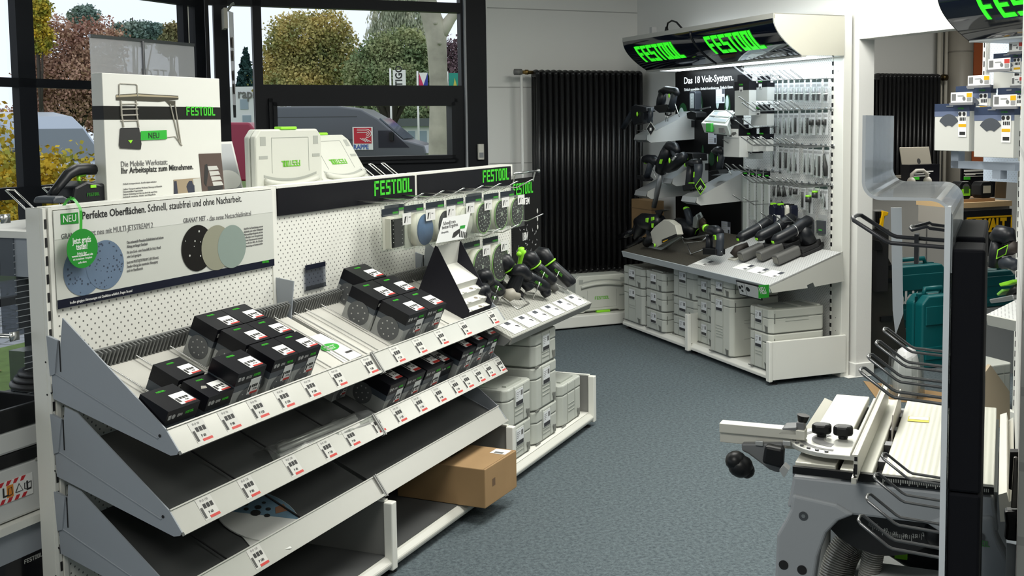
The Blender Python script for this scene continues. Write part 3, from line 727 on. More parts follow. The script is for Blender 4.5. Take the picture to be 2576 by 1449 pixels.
BX=[(.008,.122,.012,.100,.076,'low black abrasive box at the near left corner of the upper shelf','60'),
 (.165,.106,.012,.096,.076,'low black abrasive box with a scuffed lid beside the near left one','80'),
 (.158,.106,.116,.096,.076,'low black abrasive box standing behind the scuffed one','80'),
 (.272,.126,.014,.100,.122,'sun faded abrasive box before the six box block','120'),
 (.434,.117,.014,.100,.127,'abrasive box of the six box block, front row, near column','150'),
 (.553,.117,.014,.100,.127,'abrasive box of the six box block, front row, far column by the leaflet','180'),
 (.427,.117,.118,.100,.127,'abrasive box of the six box block, middle row, near column','120'),
 (.546,.117,.118,.100,.127,'abrasive box of the six box block, middle row, far column','150'),
 (.418,.117,.222,.094,.127,'abrasive box of the six box block, rear row, near column with its disc window showing','120'),
 (.537,.117,.222,.094,.127,'abrasive box of the six box block, rear row, far column against the rack','150'),
 (1.218,.140,.014,.124,.130,'large abrasive box of the five box block, front row, near column','80'),
 (1.362,.142,.014,.124,.130,'large abrasive box of the five box block, front row beside the black display stand','120'),
 (1.206,.140,.142,.124,.130,'large abrasive box of the five box block, second row, near column','80'),
 (1.350,.142,.142,.124,.130,'large abrasive box of the five box block, second row, far column','120'),
 (1.312,.146,.272,.108,.130,'large abrasive box at the rear of the five box block against the rack','80')]
for x,W_,s,L,H,lab,gr in BX:
    abrasive_box(SHM(0) @ T(x,s+.02,.001),W_,L,H,lab,'scuffed lid' in lab,gr)
B2=[(.985,.085,.16,.15,.10,'dark abrasive box in shadow at the back of the middle shelf','40'),
 (1.085,.115,.012,.19,.118,'abrasive box heading the row on the middle shelf, side discs showing','60'),
 (1.207,.128,.012,.19,.118,'second abrasive box of the row on the middle shelf','80'),
 (1.350,.138,.012,.19,.115,'third abrasive box of the row on the middle shelf','120'),
 (1.505,.112,.03,.17,.085,'low abrasive box between taller ones on the middle shelf','150'),
 (1.632,.115,.012,.19,.130,'taller abrasive box right after the low one on the middle shelf','180'),
 (1.752,.093,.012,.19,.138,'last but one abrasive box of the row on the middle shelf','60'),
 (1.850,.115,.012,.19,.142,'last abrasive box of the row by the end bracket of the middle shelf','80')]
for x,W_,s,L,H,lab,gr in B2: abrasive_box(SHM(1) @ T(x,s+.02,.001),W_,L,H,lab,False,gr,group='abrasive boxes on the middle shelf')
# ================================================================ things on and around the gondola
def fitx(mb,M,y,px0,pyb,px1,pyt,s,bold=0,ext=.0003):               # text set between two points of the plane y of frame M
    p0=at(M,px0,pyb,y=y); x1=at(M,px1,pyb,y=y).x; h=at(M,px0,pyt,y=y).z-p0.z; size=h/.73
    me=textmesh(s,size,1,bold*size,'LEFT',ext); w_=max(v.co.x for v in me.vertices)-0
    mb.txt(s,T(p0.x,y,p0.z) @ FRONT @ S3((x1-p0.x)/w_,1,1),size,1,bold*size,ext=ext)
def pp(M,y,*pts): return [tuple(at(M,a,b,y=y)) for a,b in pts]
def flat(mb,M,y,*pts): q=[(p.x,p.z) for p in (at(M,a,b,y=y) for a,b in pts)]; return mb.prism(q,y-.0004,y,'y')
# ---- big poster on the near pegboard
P0=at(GF,127,528,y=0); P1=at(GF,692,657,y=0)
t=thing('product_poster','wide grey poster about sanding surfaces on the near pegboard','poster',GF)
inv_z0=1.072; X0,X1=.029,.984
MB().box(X0,X1,-.006,-.003,inv_z0,1.341).build('board',mat('poster_grey',(.60,.615,.57),.35),t)
b=MB(); b.box(X0,X1,-.0068,-.006,inv_z0,inv_z0+.024); b.build('bottom_band',NAVY,t)
b=MB(); b.box(X0,X1,-.0066,-.006,1.262,1.341); b.build('top_field',mat('poster_light',(.70,.71,.67),.35),t)
yp=-.0072
b=MB(); flat(b,GF,yp,(152,538),(196,534),(198,562),(153,565)); b.build('new_field',GREENT,t)
b=MB(); fitx(b,GF,yp-.0006,158,560,192,541,'NEU'); fitx(b,GF,yp-.0006,176,765,334,758,'In allen gängigen Abmessungen und Qualitäten erhältlich. Fragen Sie uns!'); b.build('white_lettering',PAPER,t)
b=MB(); fitx(b,GF,yp,206,552,368,532,'Perfekte Oberflächen.',.016); fitx(b,GF,yp,372,533,609,513,'Schnell, staubfrei und ohne Nacharbeit.'); b.build('headline',INK,t)
b=MB(); fitx(b,GF,yp,154,601,187,588,'GRAN',.015); fitx(b,GF,yp,228,592,386,577,'tzt neu mit MULTI-JETSTREAM 2'); fitx(b,GF,yp,461,561,518,549,'GRANAT NET',.015); fitx(b,GF,yp,521,556,632,543,'- das neue Netzschleifmittel')
for i,(s,x1) in enumerate((('Das universelle Premium-Schleifmittel mit hohem',412),('Abtrag und langer Standzeit',372),('Für den Grob- oder Feinschliff, für Holz, Metall',405),('oder Lack geeignet',356),('Jetzt mit MULTI-JETSTREAM 2 (Ø 150 mm):',400),('Starker Abtrag bei maximaler Absaugung',398),('auch im Randbereich',360))):
    yy=613+i*10.6+(4 if i>1 else 0)+(4 if i>3 else 0); fitx(b,GF,yp,320,yy-(0 if i%2 else 0),x1,yy-7.2,s,.01 if i<2 else 0)
for i,s in enumerate(('Ideal für die Bearbeitung extrem','staubender oder weicher Untergründe','Widerstandsfähiges Netzgewebe mit hoher','Reißfestigkeit und Abtragsleistung','Einfacher Positionieren der Lochscheibe','Korn 80 bis 400, die Scheibe','für Anwendung am Exzenterschleifer')):
    yy=578+i*7.4; fitx(b,GF,yp,614,yy,662,yy-5.0,s,.01 if i<2 else 0)
b.build('small_text',INKG,t)
b=MB()
fs=at(GF,660,662,y=yp); festool(b,T(fs.x,yp,fs.z-.001) @ FRONT,.0075,.0004); b.build('brand_lettering',GREEN,t)
def pdisc(px,py,r,name,m,dots=0,dm=None,seed=1,ry=None):
    c=at(GF,px,py,y=yp); b=MB(); b.mt(0).disc((c.x,c.y-pdisc.n,c.z),r,'y',36); rr=random.Random(seed); b.mt(1)
    for k in range(dots):
        a=rr.random()*2*PI; q=r*math.sqrt(rr.random())*.92; s=r*(.022+.03*rr.random()); b.disc((c.x+q*math.cos(a),c.y-pdisc.n-.0002,c.z+q*math.sin(a)),s,'y',8)
    b.build(name,[m,dm or INK],t,recalc=False); pdisc.n+=.0004
pdisc.n=0
DB=mat('blue_disc_print',(.13,.19,.28),.5)
pdisc(210,680,.071,'disc_picture',DB,46,mat('blue_hole',(.05,.07,.11),.5),3); pdisc(265,666,.071,'disc_picture',DB,54,mat('blue_hole',(.05,.07,.11),.5),5)
pdisc(497,624,.074,'disc_picture',mat('black_disc_print',(.010,.009,.008),.5,spec=.2),10,PAPERG,7); pdisc(545,623,.074,'disc_picture',mat('olive_disc_print',(.27,.27,.20),.6)); pdisc(583,620,.072,'disc_picture',mat('sage_disc_print',(.23,.29,.26),.6))
# ---- wobbler
t=thing('wobbler_tag','round green tag hanging by a green strip over the poster','tag',GF)
c=at(GF,207,625,y=-.035); rw=.0545
b=MB(); b.cyl((c.x,c.y,c.z),(c.x,c.y-.0012,c.z),rw,n=40); b.build('disc',GREENT,t)
s0=at(GF,165,518,y=.01); s1=at(GF,205,560,y=-.035)
b=MB(); pts=[]
sx_,ex_,ez_=s0.x-.005,c.x-.002,c.z+rw-.004
for k in range(15):
    f=k/14; xx=sx_+(ex_-sx_)*(f**1.15)*1.0+.008*math.sin(PI*f); zz_=1.350+.022*math.sin(PI*min(1,f*2.2)) if f<.45 else None
    zt0=1.350+.022*math.sin(PI*min(1,f*2.0)); zz_=zt0 if f<.35 else 1.3695+(ez_-1.3695)*((f-.35)/.65)**1.25
    pts.append(Vector((xx,.012-.047*min(1,f*1.6),zz_)))
for a,d_ in zip(pts,pts[1:]):
    u_=(d_-a).normalized(); p_=u_.cross(Vector((0,-1,0))); p_=(p_.normalized() if p_.length>.05 else Vector((1,0,0)))*.0052
    b.poly(tuple(a-p_),tuple(a+p_),tuple(d_+p_),tuple(d_-p_))
b.build('strip',mat('green_strip',(.05,.42,.04),.35),t,recalc=False)
b=MB(); yw=-.0365
fitx(b,GF,yw,183,614,229,598,'Jetzt gratis',.015); fitx(b,GF,yw,192,629,220,612,'testen!',.015)
for i,(s,a_,z_) in enumerate((('Einfach über',194,219),('www.schleiftest.de',181,234),('ein kostenloses Testpaket',184,232),('anfordern',197,218))): fitx(b,GF,yw,a_,641+i*7.6,z_,635+i*7.6,s,.02 if i==1 else 0)
b.build('lettering',PAPER,t)
# ---- mesh card hanging on the far pegboard
t=thing('sample_card','small transparent card with a dark top strip on the empty pegboard','card',GF)
a=at(GF,768,668,y=-.006); c=at(GF,820,720,y=-.006)
MB().box(a.x,c.x,-.006,-.004,c.z,a.z).build('film',clear('grey_film',(.55,.57,.62),.04),t); MB().box(a.x,c.x,-.007,-.006,a.z-.018,a.z).build('top_strip',NAVY,t)
b=MB(); b.box(a.x,c.x,-.0065,-.006,c.z,c.z+.016); b.build('lower_strip',clear('grey_film_2',(.45,.47,.5),.04),t)
# ---- leaflet on the upper shelf
SH0=SHM(0)
a=[at(SH0,px,py,z=.004) for px,py in ((770,850),(806,839),(911,893),(866,912))]
t=thing('leaflet','white leaflet with a green oval lying on the upper shelf','leaflet',SH0)
b=MB(); b.add([tuple(v) for v in a]+[(v.x,v.y,.0015) for v in a],[(0,1,2,3),(7,6,5,4),(0,4,5,1),(1,5,6,2),(2,6,7,3),(3,7,4,0)]); b.build('sheet',PAPER,t)
c=(a[0]+a[1]+a[2]+a[3])/4; b=MB().disc((c.x-.012,c.y+.005,.0046),.047,'z',28,.022); b.build('oval',mat('leaf_green',(.03,.36,.03),.5),t)
MB().box(c.x+.01,c.x+.05,c.y-.052,c.y-.042,.0042,.0048).build('dark_bar',INK,t)
b=MB(); b.txt(['neues vom','SERVICE'],T(c.x-.045,c.y+.006,.0049),.014,1); b.build('lettering',PAPER,t)
# ---- cardboard display stand with the sloping sides
t=thing('display_stand','black and white cardboard stepped display stand at the far end of the upper shelf','display',SH0)
fl=at(SH0,1178,790,z=.030); xl=fl.x; ap=at(SH0,1095,618,x=xl); yf=fl.y; az=ap.z; ay=ap.y; xr=min(at(SH0,1168,603,y=ay).x,1.985)
prof=[(yf,.002),(ay,.002),(ay,az),(ay-.012,az),(yf,.045)]
for xx in (xl,xr):
    b=MB(); b.prism(prof,xx-.0015,xx+.0015,'x'); b.build('side_panel',[mat('anthracite_card',(.010,.010,.016),.45,spec=.25)],t)
SC_=mat('white_card',(.66,.66,.61),.6)
b=MB(); 
steps=[(ay-.006,az),(ay-.03,.135),(yf+.10,.115),(yf+.10,.085),(yf+.065,.085),(yf+.065,.058),(yf+.03,.058),(yf+.03,.034),(yf,.034)]
for (y0,z0),(y1,z1) in zip(steps,steps[1:]): b.poly((xl+.002,y0,z0),(xr-.002,y0,z0),(xr-.002,y1,z1),(xl+.002,y1,z1))
b.build('inner_steps',SC_,t,recalc=False)
b=MB()
for y0,z0 in ((yf+.048,.0585),(yf+.015,.0345),(yf+.083,.0855)): b.disc(((xl+xr)/2+.03,y0,z0),.014,'z',14,.008)
b.build('insert_holes',mat('card_shadow_hole',(.22,.19,.15),.8),t,recalc=False)
b=MB()
for xx in (xl+.05,xr-.05):
    for y0,z0 in ((yf,.034),(yf+.03,.058),(yf+.065,.085)): b.box(xx-.010,xx+.010,y0,y0+.010,z0,z0+.005)
b.build('card_tabs',SC_,t)
MB().box(xl,xr,yf-.002,yf,.0,.038).build('front_panel',mat('anthracite_card',(.010,.010,.016),.45,spec=.25),t)
# header card of the stand: leans back a little, built in the upright gondola frame
apg=GF.inverted() @ (SH0 @ Vector((xl,ay,az)))
HF=GF @ T(0,apg.y-.075,apg.z) @ RX(-8); hi=SH0.inverted() @ HF
t2h=thing('header_card','grey header card about a quick result standing on the display stand','card',HF)
cc=[at(HF,px,py,y=0) for px,py in ((1097,612),(1168,600),(1183,536),(1115,549))]
b=MB(); b.prism([(v.x,v.z) for v in cc],-.001,.001,'y'); b.build('card',mat('grey_card',(.70,.71,.70),.5),t2h)
def hq(px,py,d=-.0016): v=at(HF,px,py,y=d); return (v.x,d,v.z)
def hctext(s_,a,b_,h,m,bold=0):
    p,q,r=Vector(hq(*a)),Vector(hq(*b_)),Vector(hq(a[0],a[1]-h)); size=(r-p).length/.73; u=(q-p)
    me=textmesh(s_,size,1,bold); w_=max(v.co.x for v in me.vertices); ux_=u/w_; uy=Vector((.18,0,1)).normalized()
    k=MB(); k.txt(s_,frame(p,ux_,uy,ux_.normalized().cross(uy)),size,1,bold); k.build('lettering',m,t2h)
hctext('Schnell zum',(1115,567),(1146,560),9,INK); hctext('besten Ergebnis',(1112,577),(1152,568),9,INK); hctext('Zähneputzfertig',(1110,588),(1128,584),5,INKG)
b=MB(); b.add([hq(*p) for p in ((1158,568),(1171,566),(1169,574),(1156,576))],[(0,1,2,3)]); b.build('green_field',GREENT,t2h,recalc=False)
b=MB(); b.add([hq(*p) for p in ((1141,585),(1153,577),(1158,575),(1158,584),(1144,597),(1137,598))],[list(range(6))])
for k in range(5):
    x=1156+k*4.2; b.add([hq(*p) for p in ((x,580+k*1.2),(x+2.4,580+k*1.2),(x+1.0,596+k*.7),(x-1.4,596+k*.7))],[(0,1,2,3)])
b.build('insect_picture',INK,t2h,recalc=False)
# ---- wrapped metal rods on the middle shelf
SH1=SHM(1)
a=at(SH1,690,1137,z=.03); c=at(SH1,912,1047,z=.03); dr=(c-a).normalized()
t=thing('wrapped_rods','bundle of metal rods wrapped in clear film on the middle shelf','rods',SH1)
per=Vector((-dr.y,dr.x,0))
for i in range(4):
    o=per*(i-1.5)*.020; b=MB(); b.smooth=True; s0=a+o+dr*(.02*i); s1=c+o-dr*.02*((i*2)%3); s0.z=s1.z=.012 if i%2 else .018; b.cyl(tuple(s0),tuple(s1),.0095,n=10); b.build('rod',mat('bright_rod',(.62,.62,.60),.35,.5),t)
b=MB(); n_=10; rows=[]
rr=random.Random(4)
for i in range(n_+1):
    p=a-dr*.03+(c-a+dr*.07)*(i/n_); rows.append([(p.x+per.x*w_+rr.uniform(-.006,.006),p.y+per.y*w_,max(.003,h_+rr.uniform(-.005,.009))) for w_,h_ in ((-.050,.004),(-.036,.022),(-.012,.036),(.012,.036),(.036,.022),(.052,.004))])
for i in range(n_):
    for j in range(5): b.poly(rows[i][j],rows[i][j+1],rows[i+1][j+1],rows[i+1][j])
b.build('film_wrap',clear('crinkled_film',(.80,.82,.80),.16,.12),t,recalc=False)
# ---- round printed card on the lower shelf
SH2=SHM(2)
c=at(SH2,650,1292,z=.012); t=thing('round_display_card','round blue and white printed card lying on the lower shelf','card',SH2 @ T(c.x,c.y,.004))
b=MB(); b.mt(0).prism([(.13*math.cos(k*PI/16),.13*math.sin(k*PI/16)) for k in range(32)],0,.004,'z'); b.build('card',mat('card_white',(.70,.71,.68),.45),t)
b=MB(); b.prism([(.128*math.cos(k*PI/16),.128*math.sin(k*PI/16)) for k in range(-4,13)],.0041,.0046,'z'); b.build('blue_field',mat('blue_photo_print',(.16,.27,.36),.4),t)
b=MB().use(T(.02,.01,.0052)); 
for x,y,r in ((-.02,0,.02),(.01,.015,.014),(.03,-.01,.011),(-.03,.03,.010),(.0,-.03,.012),(.045,.02,.008),(-.012,.048,.012)): b.disc((x,y,0),r,'z',9,r*.7)
b.build('figure_print',INK,t,recalc=False)
b=MB().use(T(.07,-.03,.0058)); b.poly((-.02,0,0),(.03,-.012,0),(.045,.02,0),(.005,.022,0)); b.build('hand_print',mat('tan_print',(.28,.14,.08),.6),t,recalc=False)
b=MB().use(RZ(-20)); b.box(-.10,.02,-.17,-.07,-.0025,-.0005); b.build('backing_tab',mat('card_white',(.70,.71,.68),.45),t)
# ---- carton on the base of the far bay
f0=at(GF,1228,1250,z=.072); 
M=GF @ T(1.52,-.555,.073) @ RZ(-2)
t=thing('cardboard_box','brown cardboard box with a white label pushed onto the base tray','box',M)
b=MB(); b.box(0,.275,0,.40,0,.155); b.build('carton',CARTON,t,bevel=.003)
b=MB(); b.box(.20,.26,.015,.085,.1555,.1562); b.build('white_label',PAPER,t); b=MB(); b.box(.205,.225,.03,.07,.1562,.1566); b.build('label_print',INKG,t)
b=MB(); b.box(.001,.274,.006,.0075,.1553,.1558); b.build('lid_edge',mat('carton_edge',(.22,.14,.07),.8),t); MB().box(.06,.085,-.0006,0,.07,.10).build('stamp',mat('carton_stamp',(.15,.09,.05),.8),t)
MB().box(.09,.20,.20,.33,.1555,.1562).build('tape',clear('film_tape',(.8,.75,.65),.1),t)
# ---- sign behind the gondola
t=thing('workshop_sign','tall white sign about a mobile workshop standing behind the near bay','sign',GF)
ys=.25; sx0,sx1=.484,1.040; sz1=1.737
MB().box(sx0,sx1,ys,ys+.045,1.266,sz1).build('board',mat('sign_white',(.74,.745,.70),.45),t,bevel=.002)
za,zc=at(GF,400,268,y=ys).z,at(GF,400,301,y=ys).z
MB().box(sx0-.0006,sx1+.0004,ys-.0006,ys+.046,zc,za).build('black_band',mat('band_black',(.009,.009,.008),.4,spec=.25),t)
y_=ys-.0014
b=MB(); p=at(GF,469,292,y=y_); festool(b,T(p.x,y_,p.z+.002) @ FRONT,.031,.0006,.96); b.build('brand_lettering',GREEN,t)
b=MB(); flat(b,GF,y_-.002,(354,330),(419,327),(420,350),(354,353)); b.build('new_field',mat('neu_green',(.02,.42,.03),.5),t)
b=MB(); fitx(b,GF,y_-.003,373,348,401,333,'NEU'); b.build('new_lettering',INK,t)
b=MB(); fitx(b,GF,y_,304,420,422,405,'Die Mobile Werkstatt:'); b.build('headline',INKG,t)
b=MB(); fitx(b,GF,y_,305,437,487,421,'Ihr Arbeitsplatz zum Mitnehmen.',.010); b.build('headline_bold',INK,t)
b=MB()
for i,(s,x1) in enumerate((('Einfach transportieren, komfortabel arbeiten',394),('',0),('Leichter Transport zwischen Werkstatt, Fahrzeug und Baustelle',408),('Höhenverstellbare Tragearmstütze',360),('Einfache Verbindung von Fahrzeug durch die neue Firma',396),('Individuell erweiterbar, Arbeits- und Ablagefläche',392))):
    if s: fitx(b,GF,y_,310,465+i*6.6,x1,460.5+i*6.6,s)
b.build('small_text',INKG,t)
b=MB()                                                              # the picture of the folding bench
flat(b,GF,y_,(292,238),(345,235),(448,241),(449,250),(400,256),(292,252)); flat(b,GF,y_,(416,254),(441,254),(441,264),(428,266))
b.build('bench_top_print',mat('bench_print',(.05,.045,.03),.5),t)
b=MB(); flat(b,GF,y_-.0005,(292,240),(345,237),(448,243),(448,246),(345,242),(292,245)); b.build('bench_edge_print',mat('bench_light',(.42,.36,.24),.5),t)
b=MB()
def ln(*pts,w=.0016):
    q=[at(GF,a,c,y=y_-.001) for a,c in pts]; b.tube([tuple(v) for v in q],w,5)
ln((300,243),(300,212),(303,210),(342,212),(345,215),(346,243),w=.0018)
for s in (0,38): ln((304+s,252),(306+s,290),(311+s,320),w=.0030)
for y in (262,275,290,304): ln((304,y),(347,y-1),w=.0022)
ln((428,262),(452,360),(458,366),w=.0024); ln((440,262),(455,362),w=.0024); ln((422,345),(440,343),(458,366),w=.0015)
b.build('bench_frame_print',mat('bench_grey',(.40,.38,.33),.4),t)
b=MB(); flat(b,GF,y_-.0015,(303,322),(350,321),(356,362),(354,376),(303,373),(300,365)); b.build('case_print',INK,t)
b=MB(); flat(b,GF,y_-.0022,(322,353),(334,352),(329,361)); b.build('case_lime_print',LIME,t)
b=MB(); flat(b,GF,y_,(500,387),(556,385),(565,480),(509,484)); b.build('photo_print',mat('photo_dark',(.09,.06,.05),.5),t)
b=MB()
for k in range(4): flat(b,GF,y_-.0006,(522+k*4,418+k*13),(545+k*4,417+k*13),(550+k*4,426+k*13),(525+k*4,429+k*13))
b.build('photo_case_print',mat('photo_white',(.55,.55,.52),.5),t)
b=MB(); flat(b,GF,y_-.0006,(522,469),(560,466),(561,480),(524,483)); flat(b,GF,y_-.0006,(515,415),(521,412),(524,432),(519,470),(513,460)); b.build('photo_figure_print',INK,t)
b=MB(); flat(b,GF,y_,(437,452),(505,447),(506,488),(438,491)); b.build('photo_print',mat('photo_tan',(.34,.27,.18),.5),t)
b=MB(); flat(b,GF,y_-.0006,(471,463),(476,455),(483,455),(485,463),(489,466),(490,485),(474,486),(469,470)); flat(b,GF,y_-.0006,(438,456),(444,455),(448,490),(438,491)); b.build('photo_figure_print',mat('figure_dark',(.03,.035,.06),.5),t)
b=MB(); flat(b,GF,y_-.0006,(485,450),(505,448),(506,484),(490,486)); b.build('photo_light_print',mat('photo_pale',(.55,.55,.50),.5),t)
MB().box(.60,.92,ys+.046,ys+.20,1.266,1.272).build('sign_foot',GREYM,t)
# ---- roll-up banner by the left window
RB=frame(nv*-4.75,gv,-nv)
a=at(RB,225,92,y=0); c=at(RB,487,110,y=0); 
t=thing('roll_up_banner','grey roll up banner seen from behind with its centre pole','banner',RB)
MB().box(a.x,c.x,-.002,.002,.10,a.z).build('fabric',clear('banner_fabric',(.62,.62,.63),.42,.8,(.88,.9,.92)),t)
MB().box(a.x,c.x,-.008,.008,a.z-.004,a.z+.014).build('top_rail',DKSTEEL,t); MB().box(a.x,c.x,-.06,.12,0,.10).build('base_cassette',DKSTEEL,t)
b=MB(); m_=at(RB,355,103,y=0).x; b.cyl((m_,-.012,.1),(m_,-.012,a.z),.0085); b.cyl((m_+.01,-.02,.1),(m_-.005,-.012,a.z-.02),.004); b.build('pole',DKSTEEL,t)
b=MB(); p0=at(RB,372,188,y=-.004); b.txt('ROTECH',T(p0.x+.33,.004,p0.z-.04) @ FRONT @ RY(180),.11,1); b.build('mirrored_lettering',mat('banner_ink',(.33,.33,.33),.8),t)
# ---- wall calendar banner hanging by the strip pane
RC=RF
p=at(RF,595,30,y=8.05); q=at(RF,612,265,y=8.05)
t=thing('hanging_banner','narrow printed banner hanging edge on beside the strip pane','banner',RF)
x0=at(RF,574,40,y=8.05).x; x1=at(RF,592,40,y=8.05).x; xb0=at(RF,585,262,y=8.05).x; xb1=at(RF,598,262,y=8.05).x; zt_=at(RF,590,28,y=8.05).z; zb_=at(RF,590,264,y=8.05).z; zk=at(RF,590,296,y=8.05).z
xb0,xb1=x0+(xb0-x0),x1+(xb1-x1)*1.0
def bq(f0,f1,m,nm,dy=0,ins=0):
    L=lambda f,a,b_: a+(b_-a)*f
    b=MB(); w_=(x1-x0)*ins
    P=[(L(f0,x0,xb0)+w_,8.03-dy,L(f0,zt_,zb_)),(L(f0,x1,xb1)-w_*.3,8.16-dy,L(f0,zt_,zb_)),(L(f1,x1,xb1)-w_*.3,8.16-dy,L(f1,zt_,zb_)),(L(f1,x0,xb0)+w_,8.03-dy,L(f1,zt_,zb_))]
    b.add(P+[(a_,y+.004,z) for a_,y,z in P],[(0,1,2,3),(7,6,5,4),(0,4,5,1),(1,5,6,2),(2,6,7,3),(3,7,4,0)]); b.build(nm,m,t)
bq(0,1,mat('banner_white',(.88,.88,.92),.6),'fabric'); bq(1,1.135,BLACKM,'black_foot')
for f0,f1 in ((.275,.385),(.415,.525),(.63,.735),(.77,.88)): bq(f0,f1,mat('banner_photo',(.14,.10,.06),.6),'photo_print',.006,.3)
b=MB(); b.tube([(x0+.0,8.10,zt_+.005),(x0+.03,8.10,zt_+.05),(x1,8.10,zt_+.06)],.01,6); b.build('hanger_clip',CHROME,t)
MB().box(x0-.03,x0-.005,8.03,8.2,zt_-.12,zt_+.02).build('hanger_block',mat('beige_plastic',(.45,.43,.36),.5),t)
# ---- cordless pruning saw style blower on the rear shelf
t=thing('cordless_saw','black cordless saw with lime handle on the rear shelf','power tool',GF)
yb_=.30
def P3(px,py,y=yb_): return tuple(at(GF,px,py,y=y))
b=MB(); b.smooth=True
b.tube([P3(128,492),P3(146,470),P3(170,440),P3(190,428),P3(215,425),P3(245,427),P3(263,440),P3(266,460)],[.013,.014,.017,.019,.019,.017,.016,.014],10)
b.build('handle',TOOLB,t)
b=MB(); bp=[at(GF,a,c,y=yb_) for a,c in ((165,470),(195,455),(230,462),(262,458),(266,475),(252,498),(235,512),(150,510),(160,495))]; b.prism([(v.x,v.z) for v in bp],yb_-.04,yb_+.05,'y'); b.build('body',TOOLB,t,bevel=.008)
b=MB(); b.smooth=True; b.tube([P3(188,424),P3(205,420),P3(235,422)],.011,8); b.build('lime_grip',LIME,t)
b=MB(); b.smooth=True; b.tube([P3(197,442),P3(198,455),P3(206,463)],.006,6); b.tube([P3(197,442),P3(215,440)],.005,6); b.build('trigger',LIME,t)
b=MB(); q=at(GF,228,468,y=yb_-.042); b.box(q.x,q.x+.022,yb_-.043,yb_-.04,q.z-.006,q.z+.003); b.build('lime_badge',LIME,t)
b=MB(); q=at(GF,220,494,y=yb_-.042); festool(b,T(q.x,yb_-.041,q.z) @ FRONT,.010,.0006); b.build('lettering',mat('dim_green',(.03,.25,.02),.5),t)
b=MB(); bp=[at(GF,a,c,y=yb_-.02) for a,c in ((108,503),(115,494),(135,492),(150,500),(158,510),(108,512))]; b.prism([(v.x,v.z) for v in bp],yb_-.06,yb_+.02,'y'); b.build('nose',mat('tool_slate',(.05,.06,.075),.4),t,bevel=.008)
MB().box(.27,.56,yb_-.05,yb_+.06,1.266,1.32).build('battery_foot',TOOLB,t)
# ---- picture board behind the case
t=thing('photo_board','leaning product photo board beside the upright grey case','board',GF @ T(1.185,.42,1.266) @ RX(-14))
MB().box(0,.20,0,.018,0,.245).build('board',mat('board_edge_white',(.7,.7,.68),.5),t); MB().box(.012,.19,-.001,0,.01,.235).build('photo_print',mat('photo_silver',(.45,.47,.49),.4),t)
b=MB(); b.disc((.12,-.0016,.09),.075,'y',24,.04); b.build('white_dish_print',PAPER,t); MB().box(.02,.19,-.0022,-.001,.012,.055).build('dark_print',INK,t)
MB().box(.022,.08,-.0022,-.001,.218,.228).build('green_bar',LIME,t)
b=MB(); b.prism([(.018,.22),(.12,.0),(.13,.0),(.02,.235)],.01,.03,'x'); b.build('strut',BLACK,t)
# ---- grey cases: one builder for the stacked ones, one for the lid view
LAB=mat('case_label',(.74,.76,.78),.5); LABD=mat('case_label_bar',(.03,.03,.035),.5); GROOVE=mat('case_groove',(.36,.375,.34),.6); NOTCH=mat('case_notch',(.16,.165,.15),.6)
def tool_case(M,H,label,W=.296,D=.396,group=None,ribs=3,lab=True,base=False,m=None,top=False):
    t=thing('tool_case',label,'case',M,group); m=m or SYSG
    b=MB(); c=.022
    oct_=lambda e:[(e+c,e),(W-e-c,e),(W-e,e+c),(W-e,D-e-c),(W-e-c,D-e),(e+c,D-e),(e,D-e-c),(e,e+c)]
    zl=max(H-.055,H*.55)
    b.prism(oct_(.003),.006,zl-.001,'z'); b.build('body',m,t,bevel=.006)
    b=MB(); b.prism(oct_(.002),zl+.001,H-.002,'z'); b.build('lid',m,t,bevel=.007)
    b=MB(); b.prism(oct_(.010),.0,.007,'z'); b.prism(oct_(.006),zl-.002,zl+.002,'z')
    b.box(.006,.055,-.0005,.004,.001,.007); b.build('seam',NOTCH,t)
    b=MB()                                                          # front: grooves, ribs, notch
    b.box(W*.29,W*.295,.0005,.004,.012,H-.004); b.box(W*.64,W*.645,.0005,.004,.012,H-.01)
    for k in range(ribs): z=H*.52-.018*k-.012; b.box(W*.33,W*.62,.0005,.004,z,z+.003)
    b.box(W+-.004,W-.0015,D*.27,D*.27+.17,H*.62,H*.62+.003); b.box(W-.004,W-.0015,D*.27,D*.27+.17,H*.62-.02,H*.62-.017)
    if H>.2: b.box(W-.004,W-.0015,D*.27,D*.27+.17,H*.3,H*.3+.003)
    b.build('grooves',GROOVE,t)
    b=MB(); b.box(W*.78,W*.87,.0004,.006,.010,.045); b.poly((W*.74,.0003,.05),(W*.78,.0003,.05),(W*.78,.0003,.02)); b.build('latch_notch',NOTCH,t)
    b=MB(); b.box(W-.006,W-.0014,.03,.036,zl-.03,zl+.03); b.build('hinge_groove',NOTCH,t)
    if lab:
        lh=min(.075,H*.55); z1=H-.018
        h=MB(); h.box(W*.325,W*.625,-.001,.004,z1-lh,z1); hold=h.build('label_holder',mat('holder_frame',(.58,.60,.58),.4),t)
        q=MB(); q.mt(0).box(W*.345,W*.605,-.0016,-.001,z1-lh*.72,z1-lh*.06); q.mt(1).box(W*.345,W*.605,-.0016,-.001,z1-lh*.97,z1-lh*.74)
        q.mt(2).box(W*.52,W*.59,-.002,-.0016,z1-lh*.45,z1-lh*.15); 
        for k in range(4): q.box(W*.36,W*.36+W*(.12-.02*k),-.002,-.0016,z1-lh*(.22+.11*k),z1-lh*(.19+.11*k))
        q.build('case_label',[LAB,LABD,INKG],hold)
    if top:
        b=MB(); b.box(.03,W-.03,.06,D-.06,H-.002,H); b.box(.06,W-.06,.03,.05,H-.002,H+.006); b.build('top_recess',mat('case_shade',(.40,.42,.38),.5),t)
        b=MB(); b.box(.04,W-.04,D*.55,D*.62,H,H+.004); b.box(.02,W-.02,D-.05,D-.03,H-.002,H+.008); b.build('top_handle',m,t,bevel=.003)
    return t
